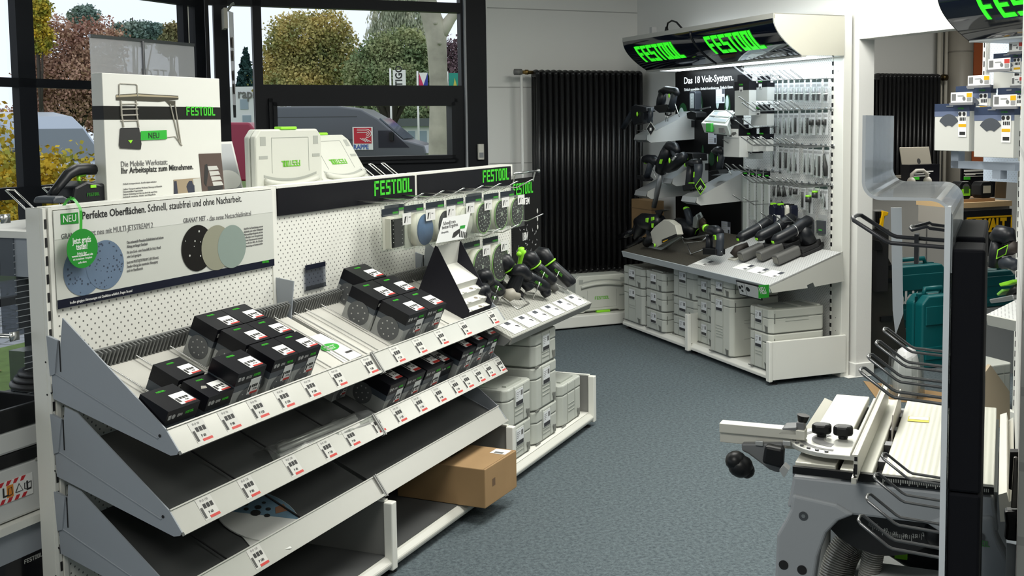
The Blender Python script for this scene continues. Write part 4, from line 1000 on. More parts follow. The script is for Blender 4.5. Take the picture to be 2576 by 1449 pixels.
def lid_view_case(M,W,Hh,Dp,label,flip=False,group=None):
    """case standing on its hinge side: the lid faces -y"""
    t=thing('tool_case',label,'case',M,group)
    if flip: pass
    c=.03
    b=MB(); b.prism([(0,0),(W,0),(W,Hh-c),(W-c,Hh),(c,Hh),(0,Hh-c)],.03,Dp,'y'); b.build('body',SYSG,t,bevel=.006)
    b=MB(); b.prism([(.0,.0),(W*.16,0),(W*.18,.012),(W*.82,.012),(W*.84,0),(W,0),(W,Hh*.9),(W-.03,Hh),(.03,Hh),(0,Hh*.9)],.0,.028,'y'); b.build('lid',SYSL,t,bevel=.007)
    f=-1 if flip else 1; zc=lambda z: Hh-z if flip else z
    b=MB(); b.smooth=True
    arc=[]
    for k in range(13):
        u=-1+2*k/12; arc.append((W/2+u*W*.40,-.008,zc(Hh*.70+Hh*.07*(1-u*u))))
    b.tube(arc,.012,8); b.build('carry_handle',SYSL,t)
    b=MB()
    for k in range(12):
        (x0,_,z0),(x1,_,z1)=arc[k],arc[k+1]; b.poly((x0,-.001,z0+f*.022),(x1,-.001,z1+f*.022),(x1,-.001,z1+f*.034),(x0,-.001,z0+f*.034)); b.poly((x0,-.001,z0-f*.014),(x1,-.001,z1-f*.014),(x1,-.001,z1-f*.024),(x0,-.001,z0-f*.024))
    b.build('handle_recess',GROOVE,t,recalc=False)
    b=MB(); z0,z1=sorted((zc(Hh*.12),zc(Hh*.60)))
    for a in ((W*.22,W*.22+.002,z0,z1),(W*.78,W*.78+.002,z0,z1),(W*.22,W*.78,z0 if not flip else z1,(z0 if not flip else z1)+.002)): b.box(a[0],a[1],-.0012,0,a[2],a[3])
    for s in (0,W*.80): b.box(s+W*.04,s+W*.16,-.0012,0,zc(Hh*.40),zc(Hh*.40)+.012)
    b.build('panel_groove',GROOVE,t)
    q=MB(); h=Hh*.085
    if flip: festool(q,T(W*.50+2.5*h,-.001,Hh*.52+h*.5) @ RY(180) @ FRONT,h,.0012)
    else: festool(q,T(W*.5-2.5*h,-.001,Hh*.34) @ FRONT,h,.0012)
    q.build('lettering',mat('case_green',(.16,.55,.03),.5),t)
    q=MB(); q.box(W*.36,W*.60,-.004,.03,Hh-.002,Hh+.010) if flip else q.box(W*.40,W*.66,-.002,.03,-.006,.012); q.build('latch',LIME,t,bevel=.003)
    q=MB()
    for s in (W*.06,W*.86): q.box(s,s+W*.08,-.0008,0,Hh*.78,Hh*.9)
    q.build('corner_recess',GROOVE,t)
    return t
lid_view_case(GF @ T(1.235,.25,1.266),.432,.285,.055,'upright light grey case with upside down green lettering behind the gondola',True)
lid_view_case(GF @ T(1.80,.30,1.268) @ RX(-32),.37,.30,.06,'leaning light grey case behind the upright one on the rear shelf',True)
# on the plinth
a=at(RF,1449,801,y=7.62); c=at(RF,1455,706,y=7.62)
lid_view_case(RF @ T(a.x,7.62,.107),.44,.285,.17,'light grey case standing on the white plinth before the radiator')
# stacks on the far base of the gondola
for (x0,hs,nm) in ((2.025,(.155,.18),'stack under the sanding tools beside the brown carton'),(2.335,(.158,.205,.158),'tall stack under the sanding tools'),(2.655,(.21,),'')):
    z=.073
    for i,h in enumerate(hs):
        pos=('lower','upper') if len(hs)==2 else ('bottom','middle','top')
        lab_=('%s grey case of the %s'%(pos[i],nm)) if nm else 'single low grey case at the end of the base tray'
        tool_case(GF @ T(x0,-.415,z),h,lab_,.282,.39,group='grey cases under the sanding tools',top=(i==len(hs)-1),lab=bool(nm)); z+=h
# dark case with a label glimpsed behind the middle stack, and a green tub
tool_case(GF @ T(2.20,-.15,.42) ,.21,'grey case half hidden in shadow behind the tall middle stack',.22,.14)
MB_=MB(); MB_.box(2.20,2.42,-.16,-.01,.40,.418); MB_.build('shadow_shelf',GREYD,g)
t=thing('green_tub','round green tub in the shadow behind the case stacks','tub',GF @ T(2.10,-.22,.409)); b=MB(); b.smooth=True; b.lathe([(0,0),(.05,0),(.062,.10),(.064,.105),(.055,.11),(0,.11)],20); b.build('tub',mat('tub_green',(.03,.33,.02),.4),t)
# ================================================================ hanging pads and the sanding tool shelf of the gondola
def peg_hook(M,label,L=.24,group='wire peg hooks',gap=.012,up=.03,r=.0022,parent=None,mat_=None):
    b=MB(); b.smooth=True; g2=gap/2
    b.tube([(-g2,0,0),(-g2,-L*.72,-.006),(-g2,-L,up),(g2,-L,up),(g2,-L*.72,-.006),(g2,0,0)],r,5)
    b.box(-.014,.014,-.001,.004,-.012,.012)
    return solo('peg_hook',b,mat_ or CHROME,M,label,'hook',group)
PADW=mat('cream_foam',(.66,.65,.57),.8); PADK=mat('black_pad',(.006,.007,.0065),.5,spec=.2); PADB=mat('blue_fleece',(.06,.13,.27),.9,bump=.5,bscale=120); VELCRO=mat('lime_rim',(.22,.42,.12),.6)
HEADERM=mat('slate_header_card',(.018,.025,.034),.5,spec=.25); BACKC=mat('cream_back_card',(.58,.57,.51),.6)
def pad_pack(M,label,kind,w=.155,h=.20,dots=True,dep=.045):
    """clear clamshell hanging from z=0 downwards, face towards -y"""
    t=thing('pad_pack',label,'package',M,'hanging sanding pad packs')
    b=MB(); 
    b.box(-w/2,w/2,-.002,.0,-h,0); b.build('shell_back',CLEAR,t)
    b=MB(); b.box(-w/2+.004,w/2-.004,-.004,-.002,-.052,-.022); b.mt(1); b.box(w*.12,w/2-.01,-.0045,-.004,-.046,-.038); b.build('header_card',[HEADERM,mat('dim_green',(.03,.25,.02),.5)],t)
    MB().box(-w/2+.006,w/2-.006,-.0035,-.002,-h+.008,-.052).build('backing_card',BACKC,t)
    zc=-.052-(h-.06)/2-.002; r=(h-.075)/2+.006; cx=.012
    if kind=='strip':
        b=MB(); b.mt(0).box(-w*.30,w*.42,-dep*.6,-.004,-h+.012,-.06); b.mt(1).box(-w*.26,w*.38,-dep*.6-.004,-dep*.6,-h+.016,-.064); b.mt(2)
        for k in range(14): 
            z=-h+.026+k*.0085; x=-w*.2 if k%2 else w*.3; b.box(x-.002,x+.002,-dep*.6-.0046,-dep*.6-.004,z,z+.003)
        b.build('pad',[PADW,PADK,PAPERG],t)
    else:
        b=MB(); b.mt(0,True).cyl((cx,-.004,zc),(cx,-dep,zc),r,r*.98,28)
        b.mt({'blue':1,'dots':2,'white':0,'black':2}[kind]).cyl((cx,-dep,zc),(cx,-dep-.006,zc),r*.93,r*.90,28)
        b.mt(3,False)
        if kind=='dots':
            for q,n_ in ((.25,6),(.5,11),(.78,17)):
                for k in range(n_):
                    a=k*2*PI/n_+q; b.box(cx+r*q*math.cos(a)-.0024,cx+r*q*math.cos(a)+.0024,-dep-.0068,-dep-.006,zc+r*q*math.sin(a)-.0024,zc+r*q*math.sin(a)+.0024)
            b.box(cx-.006,cx+.006,-dep-.007,-dep-.006,zc-.004,zc+.012)
        b.build('pad',[PADW,PADB,PADK,mat('pale_dot',(.50,.56,.46),.5)],t)
        if kind=='dots':
            b=MB(); pts=[(cx+r*math.cos(k*PI/14),-dep-.002,zc+r*math.sin(k*PI/14)) for k in range(29)]; b.smooth=True; b.tube(pts,.003,5,False); b.build('lime_rim',VELCRO,t)
    b=MB(); o=-dep-.014
    b.mt(0).box(-w*.02,w*.46,o-.0006,o,-.088,-.042); b.mt(1).poly((.008,o-.001,-.080),(.016,o-.001,-.080),(.027,o-.001,-.054),(.014,o-.001,-.056)); b.box(.034,.0355,o-.001,o-.0006,-.080,-.054)
    for k in range(3): b.box(.045+k*.005,.048+k*.005,o-.001,o-.0006,-.062,-.058)
    b.build('price_tag',[mat('tag_white',(.74,.74,.72),.5),INK],t)
    b=MB(); b.prism([(-w/2+.004,-.05),(w/2-.004,-.05),(w/2-.004,-h+.004),(-w/2+.004,-h+.004)],-dep-.012,-dep-.0115,'y')
    b.poly((-w/2+.004,-dep-.012,-.05),(w/2-.004,-dep-.012,-.05),(w/2-.004,-.002,-.045),(-w/2+.004,-.002,-.045)); b.poly((-w/2+.004,-dep-.012,-.05),(-w/2+.004,-.002,-.05),(-w/2+.004,-.002,-h+.004),(-w/2+.004,-dep-.012,-h+.004)); b.poly((w/2-.004,-dep-.012,-.05),(w/2-.004,-.002,-.05),(w/2-.004,-.002,-h+.004),(w/2-.004,-dep-.012,-h+.004))
    b.build('blister',CLEAR,t,recalc=False)
    return t
HX=[1.535,1.70,1.88,2.06,2.24,2.425,2.605]; zr=1.262
KD=['strip','blue','black','white','dots','dots','dots']
LB=['narrow clear pack with a long black pad, first of the upper hook row','clear pack with a round blue fleece pad on the second upper hook','clear pack with a round black pad half behind the display stand card','clear pack with a thick white pad on the middle upper hook','clear pack with a dotted black pad and a P tag on the upper row','clear pack with a dotted black pad, last but one of the upper hook row','clear pack with a dotted black pad by the hanging poster edge']
for i,x in enumerate(HX):
    peg_hook(GF @ T(x,0,zr),'peg hook %d along the upper hanging pad row of the gondola'%(i+1) if i>0 else 'first peg hook of the upper hanging pad row, carrying the narrow pack',.30,'peg hooks of the pad rows',up=.035)
    pad_pack(GF @ T(x-(.02 if i==0 else 0),-.16,zr-.002),LB[i],KD[i],.135 if i==0 else .165,.20 if i else .19)
    if i in (1,5): pad_pack(GF @ T(x-.008,-.075,zr-.002),'second clear pack hanging behind the '+('blue fleece pad' if i==1 else 'last but one dotted pad'),'white',.165,.20)
for i,x in enumerate((2.235,2.43)):
    peg_hook(GF @ T(x,0,1.06),'peg hook of the lower pad row, '+('closer to the display stand' if i==0 else 'closer to the hanging poster'),.30,'peg hooks of the pad rows',up=.035)
    pad_pack(GF @ T(x,-.15,1.052),'dotted black pad pack on the lower hook row '+('closer to the display stand' if i==0 else 'closer to the hanging poster'),'dots',.17,.235)
peg_hook(GF @ T(2.72,0,1.09),'empty peg hook in front of the hanging poster',.30,'peg hooks of the pad rows')
for i,x in enumerate((.03,.235,.37,2.15,2.25,2.36)):
    z_=at(GF,600,420,y=.3).z
    peg_hook(GF @ T(x if i else -.05,.08,1.325) @ RZ(180),('empty peg hook beyond the near post','empty peg hook behind the near corner of the gondola','empty peg hook before the black saw on the rear side','empty peg hook on the rear side after the leaning case','second empty peg hook after the leaning case','last empty peg hook on the rear side by the far header board')[i],.30,'peg hooks on the rear side',gap=.03,up=.055,r=.003)
# ---- hanging poster with rail at the gondola end
t=thing('hanging_poster','black hanging poster with green and white lettering at the end of the gondola','poster',GF)
yq=0.0
MB().box(2.995,3.39,.0,.004,.62,1.272).build('sheet',mat('poster_black',(.007,.0065,.007),.4,spec=.22),t)
b=MB(); b.smooth=True; b.cyl((2.99,-.02,1.303),(3.315,-.02,1.303),.006); b.ball((3.318,-.02,1.303),.011); b.build('rail',CHROME,t)
b=MB()
for x in (3.01,3.27): b.tube([(x,-.02,1.30),(x,-.01,1.262),(x+.004,-.006,1.25)],.004,6)
b.build('clip',CHROME,t)
b=MB(); p=at(GF,1283,478,y=-.002); festool(b,T(3.02,-.002,1.185) @ FRONT,.062,.001,.84); b.build('brand_lettering',GREEN,t)
b=MB(); b.txt('18V-SYSTEM',T(3.02,-.002,1.128) @ FRONT,.050,.80,.0012); b.txt('18V',T(3.13,-.002,.935) @ FRONT,.060,.8,.0015); b.build('lettering',PAPER,t)
b=MB(); rr=random.Random(2)
for k in range(26):
    x=3.05+rr.random()*.30; z=.80+rr.random()*.22; a=rr.random()*6; s=.012+.014*rr.random(); b.poly((x,-.0015,z),(x+s*math.cos(a),-.0015,z+s*math.sin(a)),(x+s*.4*math.cos(a+1.2),-.0015,z+s*.4*math.sin(a+1.2)))
b.build('silver_parts_print',mat('silver_print',(.42,.42,.42),.4),t,recalc=False)
b=MB(); b.box(3.20,3.385,-.0016,0,.76,.845); b.build('green_field',GREEN,t); 
b=MB()
for k in range(3): b.ball((3.34,-.002,1.08-.045*k),.009,.002,.014,8,6)
b.build('light_print',PAPERG,t)
# ---- sloping peg shelf with the sanding tools
PEGS=pegmat('peg_shelf',(.40,.40,.365),.022,.0028,('X','Y'),hole=(.07,.07,.06))
PS=GF @ T(2,-.455,.648) @ RX(25)
t=thing('tool_shelf','sloping perforated shelf carrying the sanding tools at the gondola end','shelf',PS)
MB().box(.005,.975,0,.44,-.012,0).build('perforated_board',PEGS,t)
b=MB(); b.box(.005,.975,-.003,.004,-.035,.0); b.build('front_edge',mat('shelf_edge_grey',(.24,.24,.22),.45),t,bevel=.002)
for x in (.004,.965):
    b=MB(); b.prism([(0,-.012),(.44,-.012),(.46,-.20),(.30,-.17),(.02,-.05)],x,x+.006,'x'); b.build('side_bracket',GREYD,t)
for i,px in enumerate(((1322,822),(1362,800),(1400,783),(1432,768),(1462,752),(1296,838))):
    q=at(PS,px[0],px[1],z=.001)
for i in range(6):
    x=.055+i*.153
    M=PS @ T(x,.012,.0012)
    s=thing('info_card','info card under the sanding tools, '+('next to the near corner','second from the near corner','third from the near corner','fourth from the near corner','fifth from the near corner','farthest, by the radiator')[i],'card',M,'info cards on the tool shelf')
    MB().box(0,.125,0,.088,0,.0008).build('card',PAPER,s); MB().box(.045,.085,.062,.083,.0008,.0012).build('dark_field',mat('slate_print',(.06,.065,.08),.5),s)
    b=MB(); b.prism([(.088,.042),(.094,.046),(.113,.040),(.109,.022),(.100,.034)],.0008,.0012,'z'); b.mt(1).box(.104,.122,.008,.018,.0008,.0012); b.build('tool_print',[INK,PAPERG],s)
    b=MB()
    for k in range(7): b.box(.008,.008+.07-.006*(k%3),.006+k*.007,.0075+k*.007,.0008,.0011)
    b.build('text_lines',mat('text_grey',(.42,.42,.42),.5),s)
def sander(hp,tp,rh,rb,label,ring=True,port=None,nose=False,pad=True):
    h=at(PS,hp[0],hp[1],z=.115); e=at(PS,tp[0],tp[1],z=.060)
    t=thing('sander',label,'power tool',PS,'sanding tools on the gondola end')
    d_=(e-h); L=d_.length; u=d_/L; 
    P=lambda f,dz=0: (h.x+d_.x*f,h.y+d_.y*f,h.z+d_.z*f+dz)
    b=MB(); b.smooth=True
    b.tube([P(-.235,-.03),P(-.20,-.018),P(-.12,.004),P(-.02,.012),P(.12,.006),P(.24,-.004)],[rh*.18,rh*.58,rh*.9,rh,rh*.9,rb*1.05],18)
    b.tube([P(.20,-.002),P(.45,0),P(.80,-.004),P(.97,-.008),P(1.0,-.010)],[rb*1.02,rb*.92,rb*.98,rb*.95,rb*.7],14)
    b.build('body',TOOLB,t)
    if ring:
        b=MB(); b.smooth=True; b.tube([P(.20,.002),P(.235,.0)],[rh*.86,rb*1.2],14); b.build('lime_ring',LIME,t)
    b=MB(); b.smooth=True; b.ball(P(-.04,rh*.92),rh*.34,rh*.3,.006); b.build('switch',LIME if ring else TOOLG,t)
    if pad:
        b=MB(); q=P(-.03,-.075); b.cyl((q[0],q[1],.004),(q[0],q[1],.022),.062,.060,24); b.build('sanding_pad',BLACKM,t); b=MB(); b.cyl((q[0],q[1],.020),(q[0],q[1],h.z),.036,.030,16); b.build('neck',TOOLB,t)
    if port:
        b=MB(); b.smooth=True; q=P(.93,-.02); e2=P(1.18,-.035); b.cyl(q,e2,.019,.018,14); b.build('dust_port',TOOLG,t)
    if nose:
        b=MB(); b.smooth=True; q=P(.93,-.01); b.tube([q,(q[0]+.004,q[1]-.016,.035),(q[0]+.008,q[1]-.03,.022)],[rb*.95,rb*.85,rb*.6],12); b.build('nose',TOOLB,t)
        b=MB(); q=P(1.02,-.03); b.tube([q,(q[0]+.02,q[1]-.01,q[2]+.012)],[.012,.006],8); b.build('lime_lever',LIME,t)
    b=MB(); q=Vector(P(.42,.0)); side=Vector((-u.y,u.x,0)).normalized()*-1; side=side if side.x>0 else -side
    # lettering along the barrel, on the side towards the aisle
    nrm=Vector((u.y,-u.x,0)); nrm=nrm if nrm.y<0 else -nrm
    M=frame(q+nrm*(rb*.98),u,nrm.cross(u)*1,nrm); festool(b,M @ T(0,-.006,0),.013,.001,.8); b.build('lettering',mat('tool_green',(.10,.42,.02),.5),t)
    # wire cradle
    b=MB(); q=Vector(P(.55,0)); b.smooth=True
    for s in (-1,1):
        o=nrm*(s*rb*1.15); b.tube([(q.x+o.x,q.y+o.y,q.z+.01),(q.x+o.x,q.y+o.y,.004),(q.x+o.x+u.x*.07,q.y+o.y+u.y*.07,.004)],.0028,5)
    b.tube([tuple(q-nrm*rb*1.15+Vector((0,0,.01))),tuple(q-Vector((0,0,rb+.004))),tuple(q+nrm*rb*1.15+Vector((0,0,.01)))],.0028,5)
    b.build('wire_cradle',CHROME,t)
    return t
sander((1268,664),(1338,722),.042,.029,'black rod sander next to the pad packs, grip towards the window',True)
sander((1310,686),(1376,722),.034,.031,'black upright sander in the middle with a lime lever on its nose',False,None,True)
sander((1332,656),(1394,706),.043,.030,'black sander second from the radiator with a grey dust port',True,True)
sander((1366,648),(1442,712),.043,.031,'black sander next to the radiator, on its wire cradle',True)
sander((1218,700),(1262,731),.036,.028,'short black sander tucked under the display stand',False,None,False)
sander((1215,735),(1245,750),.030,.024,'lowest short black sander beside the rail of the upper shelf',False,None,False)
t=thing('dust_nozzle','grey tan dust nozzle lying in a wire frame on the sanding tool shelf','nozzle',PS)
a=at(PS,1270,738,z=.05); c=at(PS,1306,746,z=.05)
b=MB(); b.smooth=True; b.tube([tuple(a),tuple(a.lerp(c,.45)),tuple(a.lerp(c,.7)),tuple(c)],[.02,.032,.017,.016],12); b.build('nozzle',mat('tan_grey_plastic',(.33,.31,.26),.5),t)
b=MB(); b.smooth=True; p=[tuple(at(PS,x,y,z=.004)) for x,y in ((1262,748),(1302,778),(1332,763),(1290,735))]; b.tube(p+[p[0]],.0025,5); b.tube([p[0],tuple(a)],.0025,5); b.tube([p[2],tuple(c)],.0025,5); b.build('wire_frame',CHROME,t)
t=thing('lime_trigger_clamp','lime green clamp shaped attachment above the sanders','attachment',PS)
a=at(PS,1312,640,z=.17); b=MB(); b.smooth=True
b.tube([tuple(a+Vector((-.012,.01,.03))),tuple(a),tuple(a+Vector((.008,-.008,-.055))),tuple(a+Vector((.012,-.012,-.10)))],[.016,.013,.010,.013],10); b.tube([tuple(a),tuple(a+Vector((.03,.0,.012)))],[.012,.008],8); b.ball(tuple(a+Vector((-.026,.004,.004))),.013); b.build('clamp',LIME,t)
b=MB(); b.cyl((a.x+.012,a.y-.012,.0),(a.x+.012,a.y-.012,a.z-.09),.004); b.build('stand_rod',CHROME,t)
# ================================================================ the lit tool display on the side wall
t=thing('tool_display','white lit tool display with pegboard back and two bays on the side wall','display',DF); dsp=t
PEGD=pegmat('display_pegboard',(.78,.78,.76),.02,.0024,hole=(.22,.22,.21))
PX=[0,.975,2.0]                                                     # bay limits; the far bay is the poster bay
def dx(px,py,y=0): return at(DF,px,py,y=y).x
bx1=at(DF,1871,300,y=0).x                                            # start of the pegboard bay
bx2=at(DF,2092,700,y=0).x; bx3=at(DF,2119,500,y=0).x
top=2.20; xL0=at(DF,1700,350,y=0).x
MB().box(bx1+.004,bx2-.012,.0,.016,.07,top-.06).build('back_panel',PEGD,t)
MB().box(xL0-.01,bx1,.004,.02,.07,top-.06).build('back_panel',mat('poster_bay_back',(.05,.05,.055),.5),t)
b=MB(); b.box(bx2,bx3,.0,.06,.0,top+.01); b.box(bx2-.016,bx2+.004,.012,.05,.03,top); b.box(bx2-.012,bx2,-.003,.014,.03,top); b.mt(1)
for k in range(43):
    z=top-.03-k*.05; b.box(bx2-.0125,bx2+.002,-.0045,.002,z-.025,z)
for z in (1.955,1.86,.36,.28): b.add([(bx2+.045+.003*math.cos(a),-.0008,z+.003*math.sin(a)) for a in [k*PI/5 for k in range(10)]],[list(range(10))])
b.build('upright_post',[WHITE,BLACKM],t,bevel=.002)
for x in (xL0,bx1-.012): MB().box(x-.012,x+.012,.0,.05,0.03,top).build('upright_post',WHITE,t)
f0=at(DF,1566,812,y=-.485).x; f1=at(DF,1733,878,y=-.485).x; f2=at(DF,1936,958,y=-.495).x          # front ends of the two base trays
def lerp2(p,q,f): return (p[0]+(q[0]-p[0])*f,p[1]+(q[1]-p[1])*f)
for (xa0,xa1),(xb0,xb1) in (((xL0-.02,bx1),((f0,-.485),(f1,-.485))),((bx1+.004,bx2),((f1+.004,-.485),(f2,-.495)))):
    b=MB(); A0,A1=(xa0,0),(xa1,0); B0,B1=xb0,xb1
    Q=[(A0,.03),(A1,.03),(B1,.03),(B0,.03),(A0,.072),(A1,.072),(lerp2(B1,A1,.05),.072),(lerp2(B0,A0,.05),.072),(B1,.05),(B0,.05)]
    b.add([(p[0],p[1],z) for p,z in Q],[(0,1,2,3),(4,5,6,7),(3,2,8,9),(9,8,6,7),(0,1,5,4),(0,3,9,7,4),(1,2,8,6,5)]); b.build('base_tray',WHITE,t,bevel=.004)
for x,y in ((f0+.02,-.44),(f1,-.44),(f2-.01,-.46),(bx2+.02,-.06),(bx1,-.06),(xL0+.04,-.06)):
    f=MB(); f.lathe([(.0,0),(.024,0),(.022,.006),(.007,.012),(.007,.03),(0,.03)],12,T(x,y,0)); f.build('levelling_foot',BLACK,t)
b=MB(); b.prism([(f2,-.496),(f2+.022,-.496),(bx3+.012,.03),(bx3-.012,.03)],.03,.262,'z'); b.build('end_panel',WHITE,t,bevel=.003)
b=MB(); b.box(f2-.012,f2+.028,-.515,-.490,.022,.265); b.build('divider_post',WHITE,t,bevel=.005)
b=MB(); b.box(f1-.018,f1+.022,-.507,-.477,.022,.272); b.build('divider_post',WHITE,t,bevel=.005); MB().prism([(f1-.006,-.478),(f1+.010,-.478),(bx1+.008,0),(bx1-.008,0)],.072,.272,'z').build('base_divider',WHITE,t)
# ---- lit canopy
cp=thing('lit_canopy','curved dark canopy with two glowing green signs over the tool display','canopy',DF)
x0=at(DF,1566,98,y=-.505).x; x1=at(DF,1946,37,y=-.505).x; z1=2.185; z0=1.945
prof=[(-.02,z1),(-.56,z1-.004),(-.565,z1-.03)]
arc=[(-.505+.20*(k/10)**1.7,z1-.03-(z1-.03-z0)*(k/10)**.92) for k in range(11)]
full=[(-.005,z1),(-.495,z1)]+arc+[(-.005,z0+.004)]
for xx,nm in ((x1-.006,'end_cap'),(x0,'end_cap')):
    b=MB(); b.prism(full,xx,xx+.006,'x'); b.build(nm,mat('canopy_beige',(.50,.49,.42),.5),cp)
b=MB(); b.box(x0,x1,-.498,-.005,z1-.004,z1+.001); b.box(x0,x1,-.506,-.495,z1-.030,z1); b.build('top_board',mat('canopy_edge',(.36,.36,.33),.45),cp)
GLOSSN=mat('glossy_navy_acrylic',(.004,.007,.016),.06,coat=.6)
xm=at(DF,1738,100,y=-.50).x
for a_,c_ in ((x0+.004,xm-.006),(xm+.006,x1-.008)):
    b=MB(); b.smooth=True
    for (y_0,zz0),(y_1,zz1) in zip(arc,arc[1:]): b.poly((a_,y_0,zz0),(c_,y_0,zz0),(c_,y_1,zz1),(a_,y_1,zz1))
    b.build('curved_front',GLOSSN,cp)
b=MB(); b.smooth=True; b.tube([(xm,y_-.002,z_) for y_,z_ in arc],.007,6); b.build('front_joint',BLACK,cp)
b=MB(); b.box(x0,x1,arc[-1][0]-.004,arc[-1][0]+.03,z0-.008,z0+.002); b.build('lower_edge',mat('canopy_edge',(.36,.36,.33),.45),cp)
b=MB().poly((x0+.03,-.29,z0-.002),(x1-.04,-.29,z0-.002),(x1-.04,-.05,z0-.002),(x0+.03,-.05,z0-.002)); b.build('light_diffuser',mat('lamp_diffuser',(.85,.95,1),.5,emit=6),cp,recalc=False)
SIGNG=mat('glowing_green_sign',(.035,.78,.02),.4,emit=.95)
# letters follow the curved front
def arcpt(f):
    k=f*10; i=min(9,int(k)); q=k-i; return arc[i][0]+(arc[i+1][0]-arc[i][0])*q, arc[i][1]+(arc[i+1][1]-arc[i][1])*q
for (xa_,w_) in ((at(DF,1598,118,y=-.485).x,at(DF,1710,110,y=-.485).x-at(DF,1598,118,y=-.485).x),(at(DF,1772,95,y=-.485).x,at(DF,1914,85,y=-.485).x-at(DF,1772,95,y=-.485).x)):
    w_*=.90; h=w_/5.1; b=MB(); k=MB(); festool(k,I4,h,.004,w_/(5.04*h))
    for s in range(0,len(k.v),8):
        xs=[v[0] for v in k.v[s:s+8]]; ys=[v[1] for v in k.v[s:s+8]]
        xa0,xb0_,ya0,yb0_=min(xs),max(xs),min(ys),max(ys); n_=max(1,int((yb0_-ya0)/.02))
        for j in range(n_):
            fa=ya0+(yb0_-ya0)*j/n_; fb=ya0+(yb0_-ya0)*(j+1)/n_
            pa=arcpt(.72-fa/h*.52); pb=arcpt(.72-fb/h*.52); P=[]
            for (py_,pz_) in (pa,pb):
                P+=[(xa_+xa0,py_-.001,pz_),(xa_+xb0_,py_-.001,pz_),(xa_+xb0_,py_-.006,pz_),(xa_+xa0,py_-.006,pz_)]
            b.add(P,[(0,1,2,3),(4,5,6,7),(0,1,5,4),(1,2,6,5),(2,3,7,6),(3,0,4,7)])
    b.build('sign_lettering',SIGNG,cp)
area('canopy_light',DF @ T((x0+x1)/2,-.17,z0-.012),1.8,.2,4.2,(.80,.93,1))
# power cable on top
b=MB(); b.smooth=True; c0=at(DF,1677,75,y=-.12); pts=[at(DF,px,py,y=-.12) for px,py in ((1677,74),(1680,58),(1690,52),(1702,56),(1716,72))]
t=thing('power_cable','black plug and cable looping out of the white socket on the canopy','cable',I4)
b.use(DF).tube([tuple(p) for p in pts],.007,8); b.tube([tuple(pts[0]+Vector((0,0,-.03))),tuple(pts[0]+Vector((0,0,.02)))],[.02,.010],10); b.build('cable',BLACK,t)
q=at(DF,1665,80,y=-.12); MB().use(DF).box(q.x-.03,q.x+.09,-.16,-.08,z1,q.z-.01).build('socket',WHITE,t)
q=at(DF,1650,75,y=-.12); MB().use(DF).box(q.x-.03,q.x+.01,-.16,-.12,z1,q.z+.02).build('adapter',mat('clear_grey_plastic',(.5,.5,.5),.3),t)
# ---- the 18 volt poster
t=thing('volt_poster','tall black poster with a white heading in the far display bay','poster',DF)
MB().box(xL0,bx1-.004,-.003,.003,.075,1.94).build('sheet',mat('poster_black2',(.005,.005,.0055),.4,spec=.2),t)
yv=-.0045
b=MB(); fitx(b,DF,yv,1720,211,1845,194,'Das 18 Volt-System.',.015); fitx(b,DF,yv,1721,229,1845,222,'Einfach auswählen. Einfach kombinieren. Einfach klasse.'); b.build('lettering',PAPER,t)
b=MB()
for px,py,rx_,rz_ in ((1714,287,.055,.05),(1805,258,.03,.045),(1829,258,.032,.05),(1763,275,.02,.05)): q=at(DF,px,py,y=yv); b.disc((q.x,yv,q.z),rx_*.7,'y',14,rz_)
b.build('light_print',mat('pale_glow_print',(.42,.52,.50),.5),t,recalc=False)
b=MB()
for px,py,rx_,rz_ in ((1718,292,.09,.10),(1830,268,.05,.085),(1763,270,.035,.09),(1768,385,.02,.06),(1790,400,.05,.05)): q=at(DF,px,py,y=yv+.001); b.disc((q.x,yv+.0008,q.z),rx_*.8,'y',16,rz_)
b.build('green_glow_print',mat('dark_green_print',(.006,.05,.014),.5),t,recalc=False)
b=MB()
for px,py in ((1812,242),(1792,345),(1826,575),(1735,560)):
    q=at(DF,px,py,y=yv); b.mt(0).box(q.x-.06,q.x+.06,yv-.001,yv,q.z-.05,q.z+.05); b.mt(1).box(q.x+.025,q.x+.06,yv-.0015,yv-.001,q.z+.015,q.z+.05); b.box(q.x+.03,q.x+.05,yv-.0015,yv-.001,q.z-.04,q.z-.005); b.mt(2)
    for k in range(5): b.box(q.x-.05,q.x+.015,yv-.0014,yv-.001,q.z-.035+k*.016,q.z-.031+k*.016)
b.build('info_print',[mat('lilac_paper',(.60,.62,.68),.5),mat('slate_print',(.06,.065,.08),.5),PAPERG],t)
